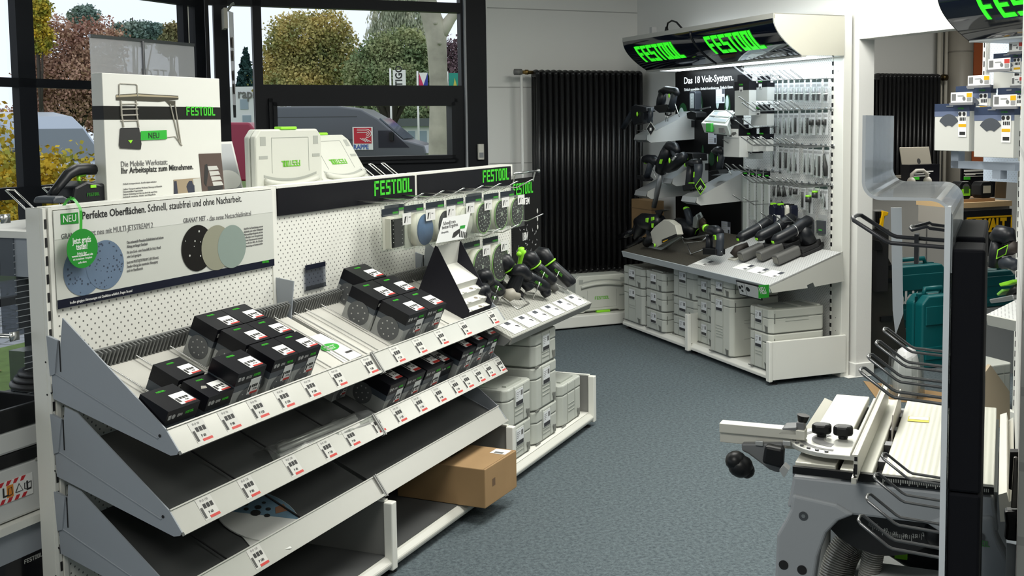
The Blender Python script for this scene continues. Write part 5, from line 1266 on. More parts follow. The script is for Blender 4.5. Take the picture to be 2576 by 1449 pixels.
# ---- bracket shelves in the far bay
def bracket_shelf(tipL,tipR,backz_px,label,L=.42,wd=.16):
    """wedge shelf from the panel out to its front lip (pixels of the two front corners)"""
    y=-L; a=at(DF,*tipL,y=y); c=at(DF,*tipR,y=y); xc=(a.x+c.x)/2; z=c.z
    t=thing('bracket_shelf',label,'shelf',DF @ T(xc,0,z),'wedge bracket shelves of the tool display')
    w2=max(.05,(c.x-a.x)/2); hb=.11
    b=MB(); b.prism([(0,hb+.10),(-L,.035),(-L-.004,.0),(-L+.03,-.02),(0,hb-.11)],w2-.004,w2,'x'); b.build('side_plate',mat('bracket_grey',(.42,.43,.42),.4),t)
    b=MB(); b.prism([(0,hb+.10),(-L,.035),(-L-.004,.0),(-L+.03,-.02),(0,hb-.11)],-w2,-w2+.004,'x'); b.build('side_plate',mat('bracket_grey',(.42,.43,.42),.4),t)
    b=MB(); b.add([(-w2,0,hb+.10),(w2,0,hb+.10),(w2,-L,.035),(-w2,-L,.035),(-w2,-L-.012,.0),(w2,-L-.012,.0),(w2,-L+.03,-.02),(-w2,-L+.03,-.02)],[(0,1,2,3),(3,2,5,4),(4,5,6,7)]); b.build('top_plate',mat('bracket_top',(.46,.48,.49),.3,.5),t,recalc=False)
    b=MB(); b.box(w2-.001,w2+.004,-.03,0,hb-.02,hb+.03); b.build('hook_plate',BLACKM,t)
    return t,xc,z,w2
SHV=[((1598,338),(1628,352),'upper wedge shelf on the far left of the display below two saws'),
 ((1599,482),(1629,494),'lower wedge shelf by the radiator below the screw gun'),
 ((1670,450),(1692,462),'middle wedge shelf behind the long tube jigsaw'),
 ((1717,497),(1753,510),'wedge shelf next to the pegboard with the green diamond tag')]
SV=[bracket_shelf(a,c,0,l,L=.40 if i!=2 else .30) for i,(a,c,l) in enumerate(SHV)]
# ---- the sloping shelves
PEGS2=pegmat('display_peg_shelf',(.55,.555,.55),.022,.0028,('X','Y'),hole=(.16,.16,.16))
SPK=mat('dark_speckled_mat',(.045,.040,.030),.8,var=.7,vscale=90)
fzL=at(DF,1567,630,y=-.60)
DS=DF @ T(0,-.555,.612) @ RX(18)
sA=at(DS,1567,630,z=0).x; sB=at(DS,1730,668,z=0).x; sC=at(DS,1944,713,z=0).x
for x0_,x1_,m_,nm in ((sA,sB-.002,SPK,'sloping shelf with a dark speckled mat in the far bay'),(sB+.002,sC,PEGS2,'sloping perforated shelf with three sanders by the end post')):
    t=thing('display_tool_shelf',nm,'shelf',DS)
    MB().box(x0_,x1_,0,.535,-.012,0).build('shelf_top',m_,t); b=MB(); b.box(x0_,x1_,-.006,.002,-.045,.001); b.build('front_edge',mat('edge_blue_grey',(.42,.45,.47),.4),t,bevel=.002)
    for xx in ((x1_-.006,) if x1_>1.5 else (x0_,)):
        b=MB(); b.prism([(0,-.004),(.555,-.002),(.505,-.177),(.30,-.13),(.295,-.10),(.25,-.10),(.25,-.118),(.009,-.052)],xx,xx+.006,'x'); b.build('side_plate',mat('plate_grey',(.50,.50,.46),.45),t)
# three sanders with grey dust boxes
def box_sander(bx_,label,sc=1.0):
    """bx_ = pixel of the dust box front centre"""
    q=at(DS,*bx_,z=.045); M=DS @ T(q.x,q.y,0)
    t=thing('box_sander',label,'power tool',M,'sanders with grey dust boxes')
    b=MB(); b.prism([(-.033,.018),(-.026,.010),(.026,.010),(.033,.018),(.033,.062),(.022,.074),(-.022,.074),(-.033,.062)],0,.17,'y'); b.build('dust_box',TOOLG,t,bevel=.006)
    b=MB(); b.prism([(-.026,.020),(.026,.020),(.026,.060),(-.026,.060)],-.003,0,'y'); b.build('dust_box_cap',mat('warm_grey_plastic',(.17,.165,.14),.5),t,bevel=.004)
    b=MB(); b.smooth=True; b.tube([(0,.02,.155),(0,.05,.160),(0,.17,.165),(0,.24,.178),(0,.30,.185),(0,.325,.182)],[.022,.034,.035,.036,.038,.018],14); b.build('motor_body',TOOLB,t)
    b=MB(); b.smooth=True; b.tube([(0,.235,.16),(0,.255,.12),(0,.26,.06)],[.036,.045,.052],14); b.build('neck',TOOLB,t)
    b=MB(); b.prism([(-.05,.165),(.05,.165),(.058,.30),(.0,.37),(-.058,.30)],.0,.022,'z'); b.prism([(-.046,.17),(.046,.17),(.05,.29),(.0,.35),(-.05,.29)],.022,.05,'z'); b.build('sanding_pad',BLACKM,t,bevel=.003)
    b=MB(); b.smooth=True; b.tube([(.037*math.cos(k*PI/8),.185,.166+.037*math.sin(k*PI/8)) for k in range(17)],.0022,5,False); b.build('wire_loop',CHROME,t)
    b=MB(); b.box(-.010,.012,.013,.018,.146,.160); b.build('lime_button',LIME,t)
    return t
bs=[box_sander(p,l) for p,l in (((1862,645),'box sander farthest from the end post, its rubber boot beside it'),((1909,644),'middle box sander of the three'),((1950,653),'box sander next to the end post'))]
t=thing('rubber_boot','dark round rubber boot lying beside the first box sander','attachment',DS); q=at(DS,1847,640,z=.03); b=MB(); b.smooth=True; b.tube([(q.x+.03,q.y+.10,.05),(q.x,q.y+.03,.045),(q.x-.012,q.y,.02)],[.03,.034,.03],12); b.build('boot',mat('brown_rubber',(.03,.022,.018),.6),t); b=MB(); b.prism([(q.x-.045,q.y-.03),(q.x+.03,q.y-.03),(q.x+.05,q.y+.03),(q.x-.02,q.y+.04)],.001,.008,'z'); b.build('cream_foot',PADW,t)
for i,(px,py) in enumerate(((1768,661),(1868,672),(1904,681),(1942,690))):
    q=at(DS,px,py,z=.001); s=thing('info_card','info card on the perforated display shelf, '+('alone by the speckled mat','first below the box sanders','second below the box sanders','last, by the side plate')[i],'card',DS @ T(q.x-.07,q.y-.035,.001),'info cards on the display shelf')
    MB().box(0,.14,0,.085,0,.0008).build('card',PAPER,s); MB().box(.10,.14,.05,.083,.0008,.0012).build('dark_field',mat('slate_print',(.06,.065,.08),.5),s); MB().box(.105,.135,.012,.03,.0008,.0012).build('tool_print',INKG,s)
# black holder with pictures and the green NEU tag under the shelf edge
t=thing('picture_strip_tag','black edged picture strip with a hanging green NEU tag on the shelf edge','sign',DS)
a=at(DS,1850,697,y=-.012); c=at(DS,1907,716,y=-.012)
M=T(0,0,0)
b=MB(); b.mt(0).box(a.x,c.x,-.016,-.009,-.105,-.008); b.mt(1).box(a.x+.008,a.x+.085,-.018,-.016,-.096,-.018); b.mt(1).box(a.x+.092,c.x-.006,-.018,-.016,-.096,-.018); b.mt(0)
for x,z,r in ((a.x+.03,-.05,.016),(a.x+.05,-.07,.012),(a.x+.06,-.04,.012),(a.x+.12,-.05,.022)): b.disc((x,-.0185,z),r,'y',10,r*.7)
b.build('picture_strip',[BLACK,mat('picture_white',(.58,.59,.59),.5)],t)
p=[at(DS,x,y,y=-.045) for x,y in ((1908,718),(1934,716),(1934,748),(1908,751))]
b=MB(); b.add([tuple(v) for v in p]+[(v.x,v.y+.002,v.z) for v in p],[(0,1,2,3),(7,6,5,4),(0,4,5,1),(1,5,6,2),(2,6,7,3),(3,7,4,0)]); b.build('green_tag',mat('neu_green2',(.03,.50,.03),.5),t)
b=MB(); me=textmesh('NEU',.06,1,.0012); wd_=max(v.co.x for v in me.vertices); u_=(p[1]-p[0]); v_=(p[0]-p[3]); b.txt('NEU',T(p[3].x+v_.x*.34+u_.x*.24,-.0465,p[3].z+v_.z*.34+u_.z*.24) @ RY(-math.degrees(math.atan2(u_.z,u_.x))) @ FRONT @ S3(u_.x*.62/wd_,1,1),.06,1,.0012); b.build('lettering',PAPER,t)
# ---- grey case stacks on the base
CS=[(-.005,(.205,.30),'far left stack at the corner of the tool display',.0,2),
 (.305,(.158,.158,.158),'second stack from the radiator on the display base',.0,3),
 (.640,(.21,.21,.21),'third stack left of the short divider post',.06,2),
 (1.03,(.21,.21,.158),'stack half hidden just right of the divider post',.06,2)]
def stack(px,hs,nm,y0,W=.29,D=.42,m=None,ribs=2):
    z=.073
    for i,h in enumerate(hs):
        pos=('lower','upper') if len(hs)==2 else ('bottom','middle','top')
        tool_case(DF @ T(px,-.488+y0,z),h,'%s grey case of the %s'%(pos[i],nm),W,D,'grey cases on the display base',ribs,m=m,top=i==len(hs)-1); z+=h
def cx(px,py,y): return at(DF,px,py,y=y).x
stack(cx(1566,780,-.488),(.27,.147),'stack at the radiator end of the display',0,cx(1617,820,-.488)-cx(1566,800,-.488),.38)
stack(cx(1622,800,-.488),(.147,.142,.137),'second stack from the radiator on the display base',0,cx(1667,840,-.488)-cx(1622,830,-.488)+.01,.38)
stack(cx(1690,850,-.43),(.14,.135,.20),'third stack left of the short divider post',.058,cx(1748,870,-.43)-cx(1690,850,-.43),.38)
stack(cx(1752,880,-.41),(.155,.15,.14),'stack half hidden behind the tall ribbed case',.07,.24,.36)
stack(cx(1782,890,-.488),(.375,.112),'tall ribbed stack in the middle of the pegboard bay',0,cx(1837,910,-.488)-cx(1782,890,-.488)+.01,.37,SYSL,5)
stack(cx(1881,900,-.488),(.225,.15),'wide stack behind the end panel of the display',0,cx(1942,950,-.488)-cx(1881,920,-.488)-.02,.40,SYSL,2)
t=thing('cardboard_box','tall brown cardboard box standing behind the circular saw in the display','box',DF)
a=at(DF,1597,500,y=-.10); MB().box(a.x-.02,a.x+.33,-.12,-.01,.64,a.z).build('carton',CARTON,t); MB().box(a.x-.021,a.x+.331,-.1215,-.0085,a.z-.075,a.z-.068).build('carton_seam',mat('carton_edge',(.22,.14,.07),.8),t)
# ================================================================ hooks and packs on the display pegboard
PK=mat('pack_backing',(.55,.57,.58),.5); PKH=mat('pack_header',(.03,.05,.045),.5); PKG=mat('pack_grey_band',(.33,.34,.34),.5); BIT=mat('bit_dark',(.03,.03,.03),.4); BITS=mat('bit_steel',(.30,.30,.31),.35,.8)
ROWN=('top','second','third','fourth')
def bit_pack(M,label,h,w,kind):
    t=thing('bit_pack',label,'package',M,'bit packs on the display pegboard')
    b=MB(); b.mt(0).box(-w/2,w/2,-.002,0,-h,0); b.mt(1).box(-w/2,w/2,-.003,-.002,-.016,0); b.mt(2).box(-w/2+.003,w/2-.003,-.0028,-.002,-.042,-.028); b.build('backing_card',[PK,PKH,PKG],t)
    b=MB(); b.smooth=True; z0=-h*.30; z1=-h+.014
    if kind=='bits':
        for x in (-w*.22,w*.05,w*.27): b.mt(0).cyl((x,-.008,z0-.01),(x,-.008,z1),.0030,n=6)
        b.mt(1,False).box(-w/2+.002,w/2-.002,-.014,-.003,(z0+z1)/2-.005,(z0+z1)/2+.002)
    elif kind=='long':
        b.mt(0).cyl((0,-.008,z0),(0,-.008,z0*.4+z1*.6),.0026,n=6); b.mt(2).cyl((0,-.008,z0*.4+z1*.6),(0,-.008,z1),.0052,n=8)
    elif kind=='thick':
        b.mt(2).cyl((0,-.010,z0),(0,-.010,z1),.0075,n=8)
    elif kind=='cup':
        b.mt(2).cyl((0,-.014,z0-.012),(0,-.014,z0-.045),.015,n=12); b.mt(0).cyl((0,-.014,z0-.045),(0,-.014,z1),.004,n=6)
    elif kind=='knob':
        b.mt(2).cyl((0,-.018,z0-.02),(0,-.018,z0-.05),.019,n=14); b.mt(3).cyl((0,-.018,z0-.008),(0,-.018,z0-.02),.018,n=14); b.mt(2).cyl((0,-.010,z0-.05),(0,-.010,z1),.004,n=6)
    elif kind=='driver':
        b.mt(2).tube([(0-.012,-.014,z0*.7),(-.004,-.014,z0-.02),(.004,-.016,z0-.06),(.010,-.016,z1)],[.006,.009,.016,.012],10)
    b.build('contents',[BITS,PAPER,BIT,LIME],t)
    b=MB(); b.box(-w/2+.003,w/2-.003,-.022,-.0215,-h+.003,-.046); b.build('blister',CLEAR,t)
    return t
def peg(px,py,label,L=.30,up=.045,group='wire hooks on the display pegboard'):
    q=at(DF,px,py,y=0); return q, peg_hook(DF @ T(q.x,0,q.z),label,L,group,gap=.014,up=up,r=.0022,mat_=HOOKM)
ORD=['first','second','third','fourth','fifth','sixth','seventh','eighth','ninth','tenth']
R1=[(1949,256,'bits'),(1961,256,'bits'),(1975,256,'bits'),(1990,256,'bits'),(2004,257,'bits'),(2016,257,'bits'),(2031,258,'bits'),(2047,258,'bits'),(2059,258,'bits'),(2077,259,'bits')]
R2=[(1950,340,'long'),(1963,341,'long'),(1977,341,'long'),(1990,342,'long'),(2002,338,'thick'),(2019,341,'long'),(2032,341,'thick'),(2044,340,'cup'),(2061,340,'cup'),(2076,339,'cup')]
R3=[(1947,424,'long'),(1964,428,'thick'),(1978,428,'thick'),(1990,436,'long'),(2003,436,'long'),(2025,439,'long'),(2038,439,'long'),(2051,446,'long'),(2062,448,'thick'),(2079,449,'driver')]
R4=[(1948,497,'thick'),(1963,495,'driver'),(1976,495,'driver'),(1990,497,'thick'),(2003,490,'cup'),(2020,527,'thick'),(2038,541,'knob'),(2054,500,'knob'),(2066,500,'long'),(2076,527,'long')]
# hook heights: photo y of the pack tops
for r,(row,ytop) in enumerate(((R1,(203,199)),(R2,(279,276)),(R3,(363,370)),(R4,(457,469)))):
    for i,(px,pyb,kind) in enumerate(row):
        pyt=ytop[0]+(ytop[1]-ytop[0])*i/9; where='%s of the %s hook row'%(ORD[i],ROWN[r])
        q=at(DF,px,pyt,y=-.05); zb_=at(DF,px,pyb,y=-.05).z
        hk=peg_hook(DF @ T(q.x,-.002,q.z+.004),'wire hook, '+where,.30,'wire hooks on the display pegboard',gap=.014,up=.05,r=.0022,mat_=HOOKM)
        bit_pack(DF @ T(q.x,-.045,q.z),{'bits':'clear pack of steel bits','long':'clear pack with one thin tool','thick':'clear pack with a dark thick tool','cup':'clear pack with a black cup','knob':'clear pack with a lime topped knob','driver':'clear pack with a dark handle'}[kind]+', '+where,max(.05,q.z-zb_),.044 if kind!='driver' else .05,kind)
def box_pack(x0,x1,yt,ym,yb,label,y=-.22,D=.055,photo=False,m=None):
    a=at(DF,x0,yt,y=y); c=at(DF,x1,yb,y=y); zm=at(DF,x0,ym,y=y).z
    t=thing('hanging_carton',label,'package',DF @ T(a.x,y,a.z),'hanging cartons on the display'); w=(c.x-a.x); h=a.z-c.z; hm=a.z-zm
    dd=D
    MB().box(0,w,0,dd,-h,-hm).build('carton',m or mat('carton_silver',(.56,.57,.55),.45),t,bevel=.002); MB().box(-.001,w+.001,-.001,dd+.001,-hm,-.035 if hm>.06 else -.012).build('dark_top',CARDB,t)
    b=MB(); b.box(0,w,dd*.4,dd*.45,-.036,.012); b.build('hang_flap',CARDB,t)
    b=MB(); b.mt(0).box(w*.35,w*.6,-.002,-.0012,-hm-.012,-hm+.022); b.mt(1).box(w*.40,w*.55,-.0028,-.002,-hm-.008,-hm+.004); b.build('price_tag',[PAPER,INKG],t)
    b=MB(); festool(b,T(w*.34,-.0018,-hm+.032) @ FRONT,.009,.0006); b.build('lettering',GREEN,t)
    if photo:
        b=MB(); b.mt(0).box(w*.25,w*.95,-.0026,-.0016,-hm-.012,-hm+.045); b.mt(1).prism([(w*.5,-hm+.008),(w*.6,-hm+.022),(w*.8,-hm+.026),(w*.84,-hm+.012),(w*.66,-hm)],-.0032,-.0026,'y'); b.build('picture_label',[PAPER,INKG],t)
    hx=w/2; peg_hook(DF @ T(a.x+hx,0,a.z+.012),'wire hook carrying the '+label,.30,'hooks of the hanging cartons',gap=.014,up=.05,r=.0022,mat_=HOOKM)
    return t
box_pack(1848,1884,193,228,290,'tall silver carton with a black top beside the poster heading',-.24)
box_pack(1898,1930,196,220,252,'short silver carton next to the tall one in the top row',-.15)
box_pack(1889,1929,268,286,316,'black topped carton with a white label below the short silver one',-.15)
box_pack(1820,1860,300,341,396,'large silver carton with a pictured label',-.26,.07,True)
box_pack(1870,1895,326,350,382,'small silver carton right of the large pictured one',-.20)
box_pack(1903,1928,323,350,381,'small silver carton second right of the large pictured one',-.16)
box_pack(1878,1902,372,384,400,'lowest silver carton tucked behind the two small ones',-.08)
for i,(x0,x1,yb) in enumerate(((1869,1883,590),(1887,1901,553),(1905,1918,588),(1923,1937,560))):
    y=-.10; a=at(DF,x0,424+i*2,y=y); c=at(DF,x1,yb,y=y); w=c.x-a.x; h=a.z-c.z
    t=thing('long_blade_pack','long clear blade pack, %s counting from the volt poster'%ORD[i],'package',DF @ T(a.x,y,a.z),'long blade packs on the display')
    MB().box(0,w,-.002,0,-h,-.045).build('backing_card',PK,t); b=MB(); b.mt(0).box(0,w,-.004,0,-.05,0); b.mt(1).box(w*.2,w*.8,-.005,-.004,-.034,-.026); b.build('header',[CARDB,GREEN],t)
    MB().box(w*.25,w*.75,-.006,-.003,-h*.93,-.09).build('blade',mat('satin_blade',(.62,.63,.63),.4,.2),t); b=MB(); b.box(.0,w,-.014,-.0135,-h,-.05); b.build('blister',CLEAR,t)
    peg_hook(DF @ T(a.x+w/2,0,a.z-.006),'wire hook of the %s long blade pack'%ORD[i],.26,'hooks of the blade packs',gap=.014,up=.045,r=.0022,mat_=HOOKM)
for i,(x0,x1) in enumerate(((1934,1947),(1951,1967),(1969,1979),(1981,1991))):
    y=-.17+.02*i; a=at(DF,x0,513+i,y=y); c=at(DF,x1,583-i,y=y); w=c.x-a.x; h=a.z-c.z
    t=thing('flat_bit_case',('navy flat case with a white label next to the blade packs','second navy flat case with a white label','narrow cream edged flat case behind the navy pair','last dark flat case in the bundle by the small packs')[i],'case',DF @ T(a.x,y,a.z),'flat cases on the display hooks')
    b=MB(); b.prism([(0,-h),(w,-h),(w,-.02),(w*.8,0),(w*.2,0),(0,-.02)],0,.05,'y'); b.build('case',[NAVY,NAVY,PADW,NAVY][i],t,bevel=.003); MB().box(w*.2,w*.75,-.001,0,-h*.72,-h*.40).build('white_label',[PAPER,PAPER,NAVY,PAPER][i],t)
    MB().box(w*.3,w*.7,-.001,.03,-.004,.008).build('lime_clip',LIME if i<2 else BLACK,t)
peg(1940,503,'wire hook above the flat navy cases'); peg(1968,510,'second wire hook above the flat navy cases'); peg(2000,548,'wire hook of the small dark packs, next to the navy cases',.26); peg(2034,553,'middle wire hook of the small dark packs',.26); peg(2066,557,'wire hook of the small dark packs, next to the post',.26)
for i,(px,py) in enumerate(((2008,562),(2040,566),(2070,569))):
    y=-.06; q=at(DF,px,py,y=y); t=thing('small_pack','small dark pack on the lowest hook row, '+('next to the navy cases','the middle one','next to the end post')[i],'package',DF @ T(q.x,y,q.z),'small dark packs')
    MB().box(-.045,.045,-.002,0,-.06,.07).build('backing_card',PKG,t); MB().box(-.035,.035,-.022,-.002,-.045,.035).build('contents',mat('charcoal_plastic',(.045,.05,.06),.45),t); b=MB(); b.box(-.012,.02,-.0228,-.022,-.026,-.018); b.build('lettering',GREEN,t)
    b=MB(); b.box(-.043,.043,-.026,-.0255,-.056,.05); b.build('blister',CLEAR,t)
# ================================================================ power tools of the display
SLATE=mat('slate_rubber',(.026,.032,.042),.45); TAN=mat('guard_grey',(.50,.49,.43),.4)
def ptool(name,label,y,parts,cat='power tool',M=DF):
    t=thing(name,label,cat,M)
    for nm,kind,pts,r,m in parts:
        b=MB(); b.smooth=kind in('tube','ball')
        dy=0
        if isinstance(kind,tuple): kind,dy=kind; b.smooth=kind in('tube','ball')
        P=[tuple(at(M,p[0],p[1],y=y+dy+(p[2] if len(p)>2 else 0))) for p in pts]
        if kind=='tube': b.tube(P,r,12)
        elif kind=='wire': b.smooth=True; b.tube(P,r or .0028,6)
        elif kind=='ball': b.ball(P[0],*r)
        elif kind=='slab': b.prism([(p[0],p[2]) for p in P],P[0][1]-r/2,P[0][1]+r/2,'y')
        b.build(nm,m,t,bevel=.004 if kind=='slab' and r>.01 else 0)
    return t
R=lambda *a:list(a)
ptool('rotary_hammer','black rotary hammer with a side handle pointing down at the radiator',-.34,[
 ('body','slab',[(1598,268),(1610,264),(1636,270),(1638,280),(1630,284),(1628,308),(1604,314),(1598,296)],.075,TOOLB),('grip','tube',[(1636,272),(1637,290),(1635,308)],[.022,.019,.022],SLATE),
 ('side_handle','tube',[(1600,268),(1592,280),(1580,302),(1568,320)],[.018,.020,.024,.022],SLATE),('lime_dial',('ball',-.045),[(1603,287)],(.014,.006,.018),LIME),
 ('wire_stand','wire',[(1603,290),(1602,328),(1636,327),(1636,310)],.003,CHROME)])
ptool('multi_drill','black two column drill perched on wires above the upper wedge shelf',-.30,[
 ('front_column','tube',[(1667,232),(1664,250),(1660,271)],[.028,.036,.032],TOOLB),('grip','tube',[(1698,232),(1694,250),(1689,272)],[.024,.024,.028],SLATE),('top_housing','tube',[(1661,231),(1676,226),(1700,230),(1706,236)],[.018,.028,.028,.016],TOOLB),
 ('battery','slab',[(1656,266),(1688,262),(1692,272),(1686,282),(1668,284),(1655,274)],.07,BLACK),('lime_mark',('ball',-.04),[(1683,241)],(.008,.006,.016),LIME),('lime_mark',('ball',0),[(1687,225)],(.012,.01,.006),LIME),
 ('ring_hook','wire',[(1674,281),(1674,288),(1681,291),(1688,288),(1688,281)],.005,BLACK),('wire_stand','wire',[(1658,272),(1688,262),(1697,258),(1709,294)],.003,CHROME),('wire_stand','wire',[(1676,284),(1675,306)],.003,CHROME),('wire_stand','wire',[(1680,284),(1680,306)],.003,CHROME)])
q=at(DF,1741,254,y=-.10)
t=thing('work_lamp','slate work lamp with a pale lens panel on the volt poster','lamp',DF @ T(q.x,-.10,q.z) @ S3(.72,.6,.72))
b=MB(); b.prism([(-.05,-.10),(.05,-.10),(.062,-.085),(.062,.08),(.045,.10),(-.045,.10),(-.062,.08),(-.062,-.085)],0,.09,'y'); b.build('housing',SLATE,t,bevel=.008); b=MB(); b.prism([(-.038,-.075),(.038,-.075),(.04,.06),(.03,.075),(-.03,.075),(-.04,.06)],-.004,0,'y'); b.build('lens',mat('lens_panel',(.36,.40,.40),.25),t,bevel=.003)
b=MB(); 
for z in (-.03,.0,.03): b.box(-.014,.014,-.0052,-.004,z-.003,z+.003)
b.build('lens_marks',mat('lens_mark',(.6,.62,.62),.4),t)
ptool('battery_pack','black battery pack under the work lamp',-.10,[('body','slab',[(1740,284),(1752,279),(1764,283),(1765,295),(1758,302),(1742,298)],.09,BLACK),('contact','slab',[(1760,273),(1787,268),(1787,271),(1762,277)],.01,STEEL)])
t=thing('organiser_case','small organiser case with a clear lid and green latch on the volt poster','case',DF)
p=[at(DF,x,y_,y=yy) for x,y_,yy in ((1763,309,-.36),(1829,316,-.36),(1845,277,-.10),(1795,277,-.10))]
d_=Vector((0,0,-.075)); d2=Vector((0,.03,-.075))
b=MB(); b.add([tuple(v) for v in p]+[tuple(p[0]+d2*.9),tuple(p[1]+d2*.9),tuple(p[2]+d_*.6),tuple(p[3]+d_*.6)],[(0,1,2,3),(7,6,5,4),(0,4,5,1),(1,5,6,2),(2,6,7,3),(3,7,4,0)]); b.build('body',mat('case_pale',(.56,.60,.57),.4),t,bevel=.006)
nl=(p[1]-p[0]).cross(p[3]-p[0]).normalized(); L=lambda u,v,h=.004: tuple(p[0]+(p[1]-p[0])*u+(p[3]-p[0])*v+nl*h)
b=MB(); b.poly(L(.12,.15),L(.86,.15),L(.86,.85),L(.12,.85)); b.build('clear_lid',mat('lid_grey',(.34,.38,.40),.15),t,recalc=False)
b=MB(); b.tube([L(.12,.5,.01),L(.5,.46,.014),L(.86,.5,.01)],.006,6); b.tube([L(.1,.12,.006),L(.88,.12,.006),L(.88,.88,.006),L(.1,.88,.006),L(.1,.12,.006)],.005,6); b.build('lid_rim',mat('case_pale',(.56,.60,.57),.4),t)
b=MB(); v=p[0]+(p[1]-p[0])*.36; b.box(v.x-.035,v.x+.035,v.y-.014,v.y+.01,v.z-.055,v.z+.006); b.build('green_latch',mat('latch_green',(.05,.42,.06),.4),t,bevel=.006)
b=MB(); v=p[0]+(p[1]-p[0])*.76; b.box(v.x-.03,v.x+.03,v.y-.004+.008,v.y+.02,v.z-.052,v.z-.02); b.build('label',INKG,t)
ptool('screw_gun','black screw gun with a grey chuck on the lower left wedge shelf',-.34,[
 ('chuck','tube',[(1611,396),(1616,398),(1622,401)],[.007,.016,.022],mat('chuck_grey',(.28,.29,.27),.4,.6)),('body','tube',[(1621,401),(1630,400),(1645,402),(1653,408)],[.026,.034,.036,.026],TOOLB),('grip','tube',[(1640,406),(1634,424),(1627,446)],[.027,.024,.024],SLATE),
 ('battery','slab',[(1612,440),(1626,444),(1634,451),(1630,456),(1612,450)],.075,BLACK),('lime_trigger','ball',[(1624,409)],(.008,.014,.010),LIME),('wire_stand','wire',[(1634,404),(1644,432),(1652,452)],.003,CHROME),('wire_stand','wire',[(1644,406),(1650,412),(1654,408)],.003,CHROME)])
ptool('long_tube_saw','large black saw with a long grey square tube hanging over the wedge shelves',-.33,[
 ('motor_body','tube',[(1682,372),(1676,388),(1668,412),(1662,432)],[.040,.050,.054,.044],TOOLB),('top_cap','tube',[(1673,374),(1684,367),(1698,370),(1706,382)],[.022,.036,.034,.02],TOOLB),('second_body','tube',[(1680,422),(1696,414),(1712,400),(1722,392)],[.040,.046,.044,.030],TOOLB),
 ('side_grip','tube',[(1694,378),(1700,388),(1706,398)],[.026,.03,.024],SLATE),('lime_band',('slab',-.06),[(1662,401),(1666,401),(1663,412),(1659,411)],.01,LIME),('lime_switch',('ball',-.05),[(1684,404)],(.012,.006,.02),LIME),
 ('square_tube','tube',[(1664,432),(1656,470),(1645,521)],[.020,.020,.019],mat('tube_grey',(.24,.25,.26),.35,.6)),('wire_stand','wire',[(1661,412),(1662,420),(1676,421),(1678,402),(1686,400)],.0034,CHROME),('vent_slots',('slab',-.05),[(1690,402),(1698,392),(1701,395),(1693,405)],.006,mat('vent_grey',(.4,.4,.4),.4))])
ptool('angle_drill','black angle drill with lime ends above the wedge shelf next to the pegboard',-.33,[
 ('front_column','tube',[(1737,417),(1736,440),(1735,466),(1735,476)],[.024,.030,.034,.028],TOOLB),('grip','tube',[(1757,412),(1757,430),(1754,452),(1752,466)],[.032,.030,.028,.03],SLATE),('top_housing','tube',[(1729,414),(1742,409),(1758,410)],[.018,.026,.03],TOOLB),
 ('lime_collar','tube',[(1727,419),(1727,411)],[.016,.016],LIME),('lime_band',('slab',-.035),[(1733,459),(1746,459),(1746,462),(1733,462)],.012,LIME),('lime_stripe',('slab',-.03),[(1746,432),(1747,432),(1746,446),(1745,446)],.01,LIME),('foot','slab',[(1727,466),(1752,460),(1752,474),(1729,480)],.07,BLACK),('wire_stand','wire',[(1738,478),(1740,492)],.003,CHROME),('wire_stand','wire',[(1744,476),(1746,492)],.003,CHROME)])
ptool('battery_charger','black charger with a lime corner behind the angle drill',-.16,[('body','slab',[(1725,387),(1740,383),(1760,386),(1762,404),(1726,406)],.12,BLACK),('lime_corner',('slab',-.062),[(1725,394),(1730,394),(1730,401),(1725,401)],.006,LIME),('wire_stand','wire',[(1724,410),(1742,411),(1744,405),(1764,400)],.003,CHROME)])
ptool('pistol_drill','black pistol drill with a silver chuck against the lower volt poster',-.20,[('chuck','tube',[(1790,381),(1795,380),(1800,380)],[.006,.014,.018],BITS),('body','tube',[(1799,380),(1808,379),(1820,382)],[.024,.032,.03],TOOLB),('grip','tube',[(1816,386),(1812,408),(1809,430)],[.028,.024,.024],SLATE),('battery','slab',[(1791,431),(1818,426),(1822,436),(1800,441)],.075,BLACK),('lime_line',('ball',-.03),[(1805,400)],(.003,.004,.02),LIME),('wire_stand','wire',[(1814,408),(1832,424),(1840,440)],.003,CHROME)])
def diamond(px,py,s,y,label,lime,txt=None):
    q=at(DF,px,py,y=y); t=thing('diamond_tag',label,'tag',DF @ T(q.x,y,q.z) @ RZ(12)); 
    b=MB(); b.prism([(0,-s),(s,0),(0,s),(-s,0)],0,.002,'y'); b.build('rim',LIME if lime else PAPERG,t); k=s*.86; b=MB(); b.prism([(0,-k),(k,0),(0,k),(-k,0)],-.001,0,'y'); b.build('field',BLACK,t)
    b=MB()
    if txt: b.use(T(-s*.42,-.0012,-s*.22) @ RY(45)).txt(txt,FRONT,s*.75,1,.001)
    else: b.box(-s*.2,s*.2,-.0018,-.001,-s*.25,s*.15); 
    b.build('print',LIME if lime else PAPER,t)
    if lime: b=MB(); b.use(T(-s*.02,-.0014,s*.10) @ RY(45)); b.txt(['SERVICE','ALL-IN'],FRONT,s*.20,1); b.build('lettering',PAPER,t)
    return t
diamond(1637,324,.052,-.42,'grey rimmed diamond tag hanging on the rotary hammer',False)
diamond(1762,469,.056,-.40,'lime rimmed diamond tag hanging on the angle drill',True,'8')
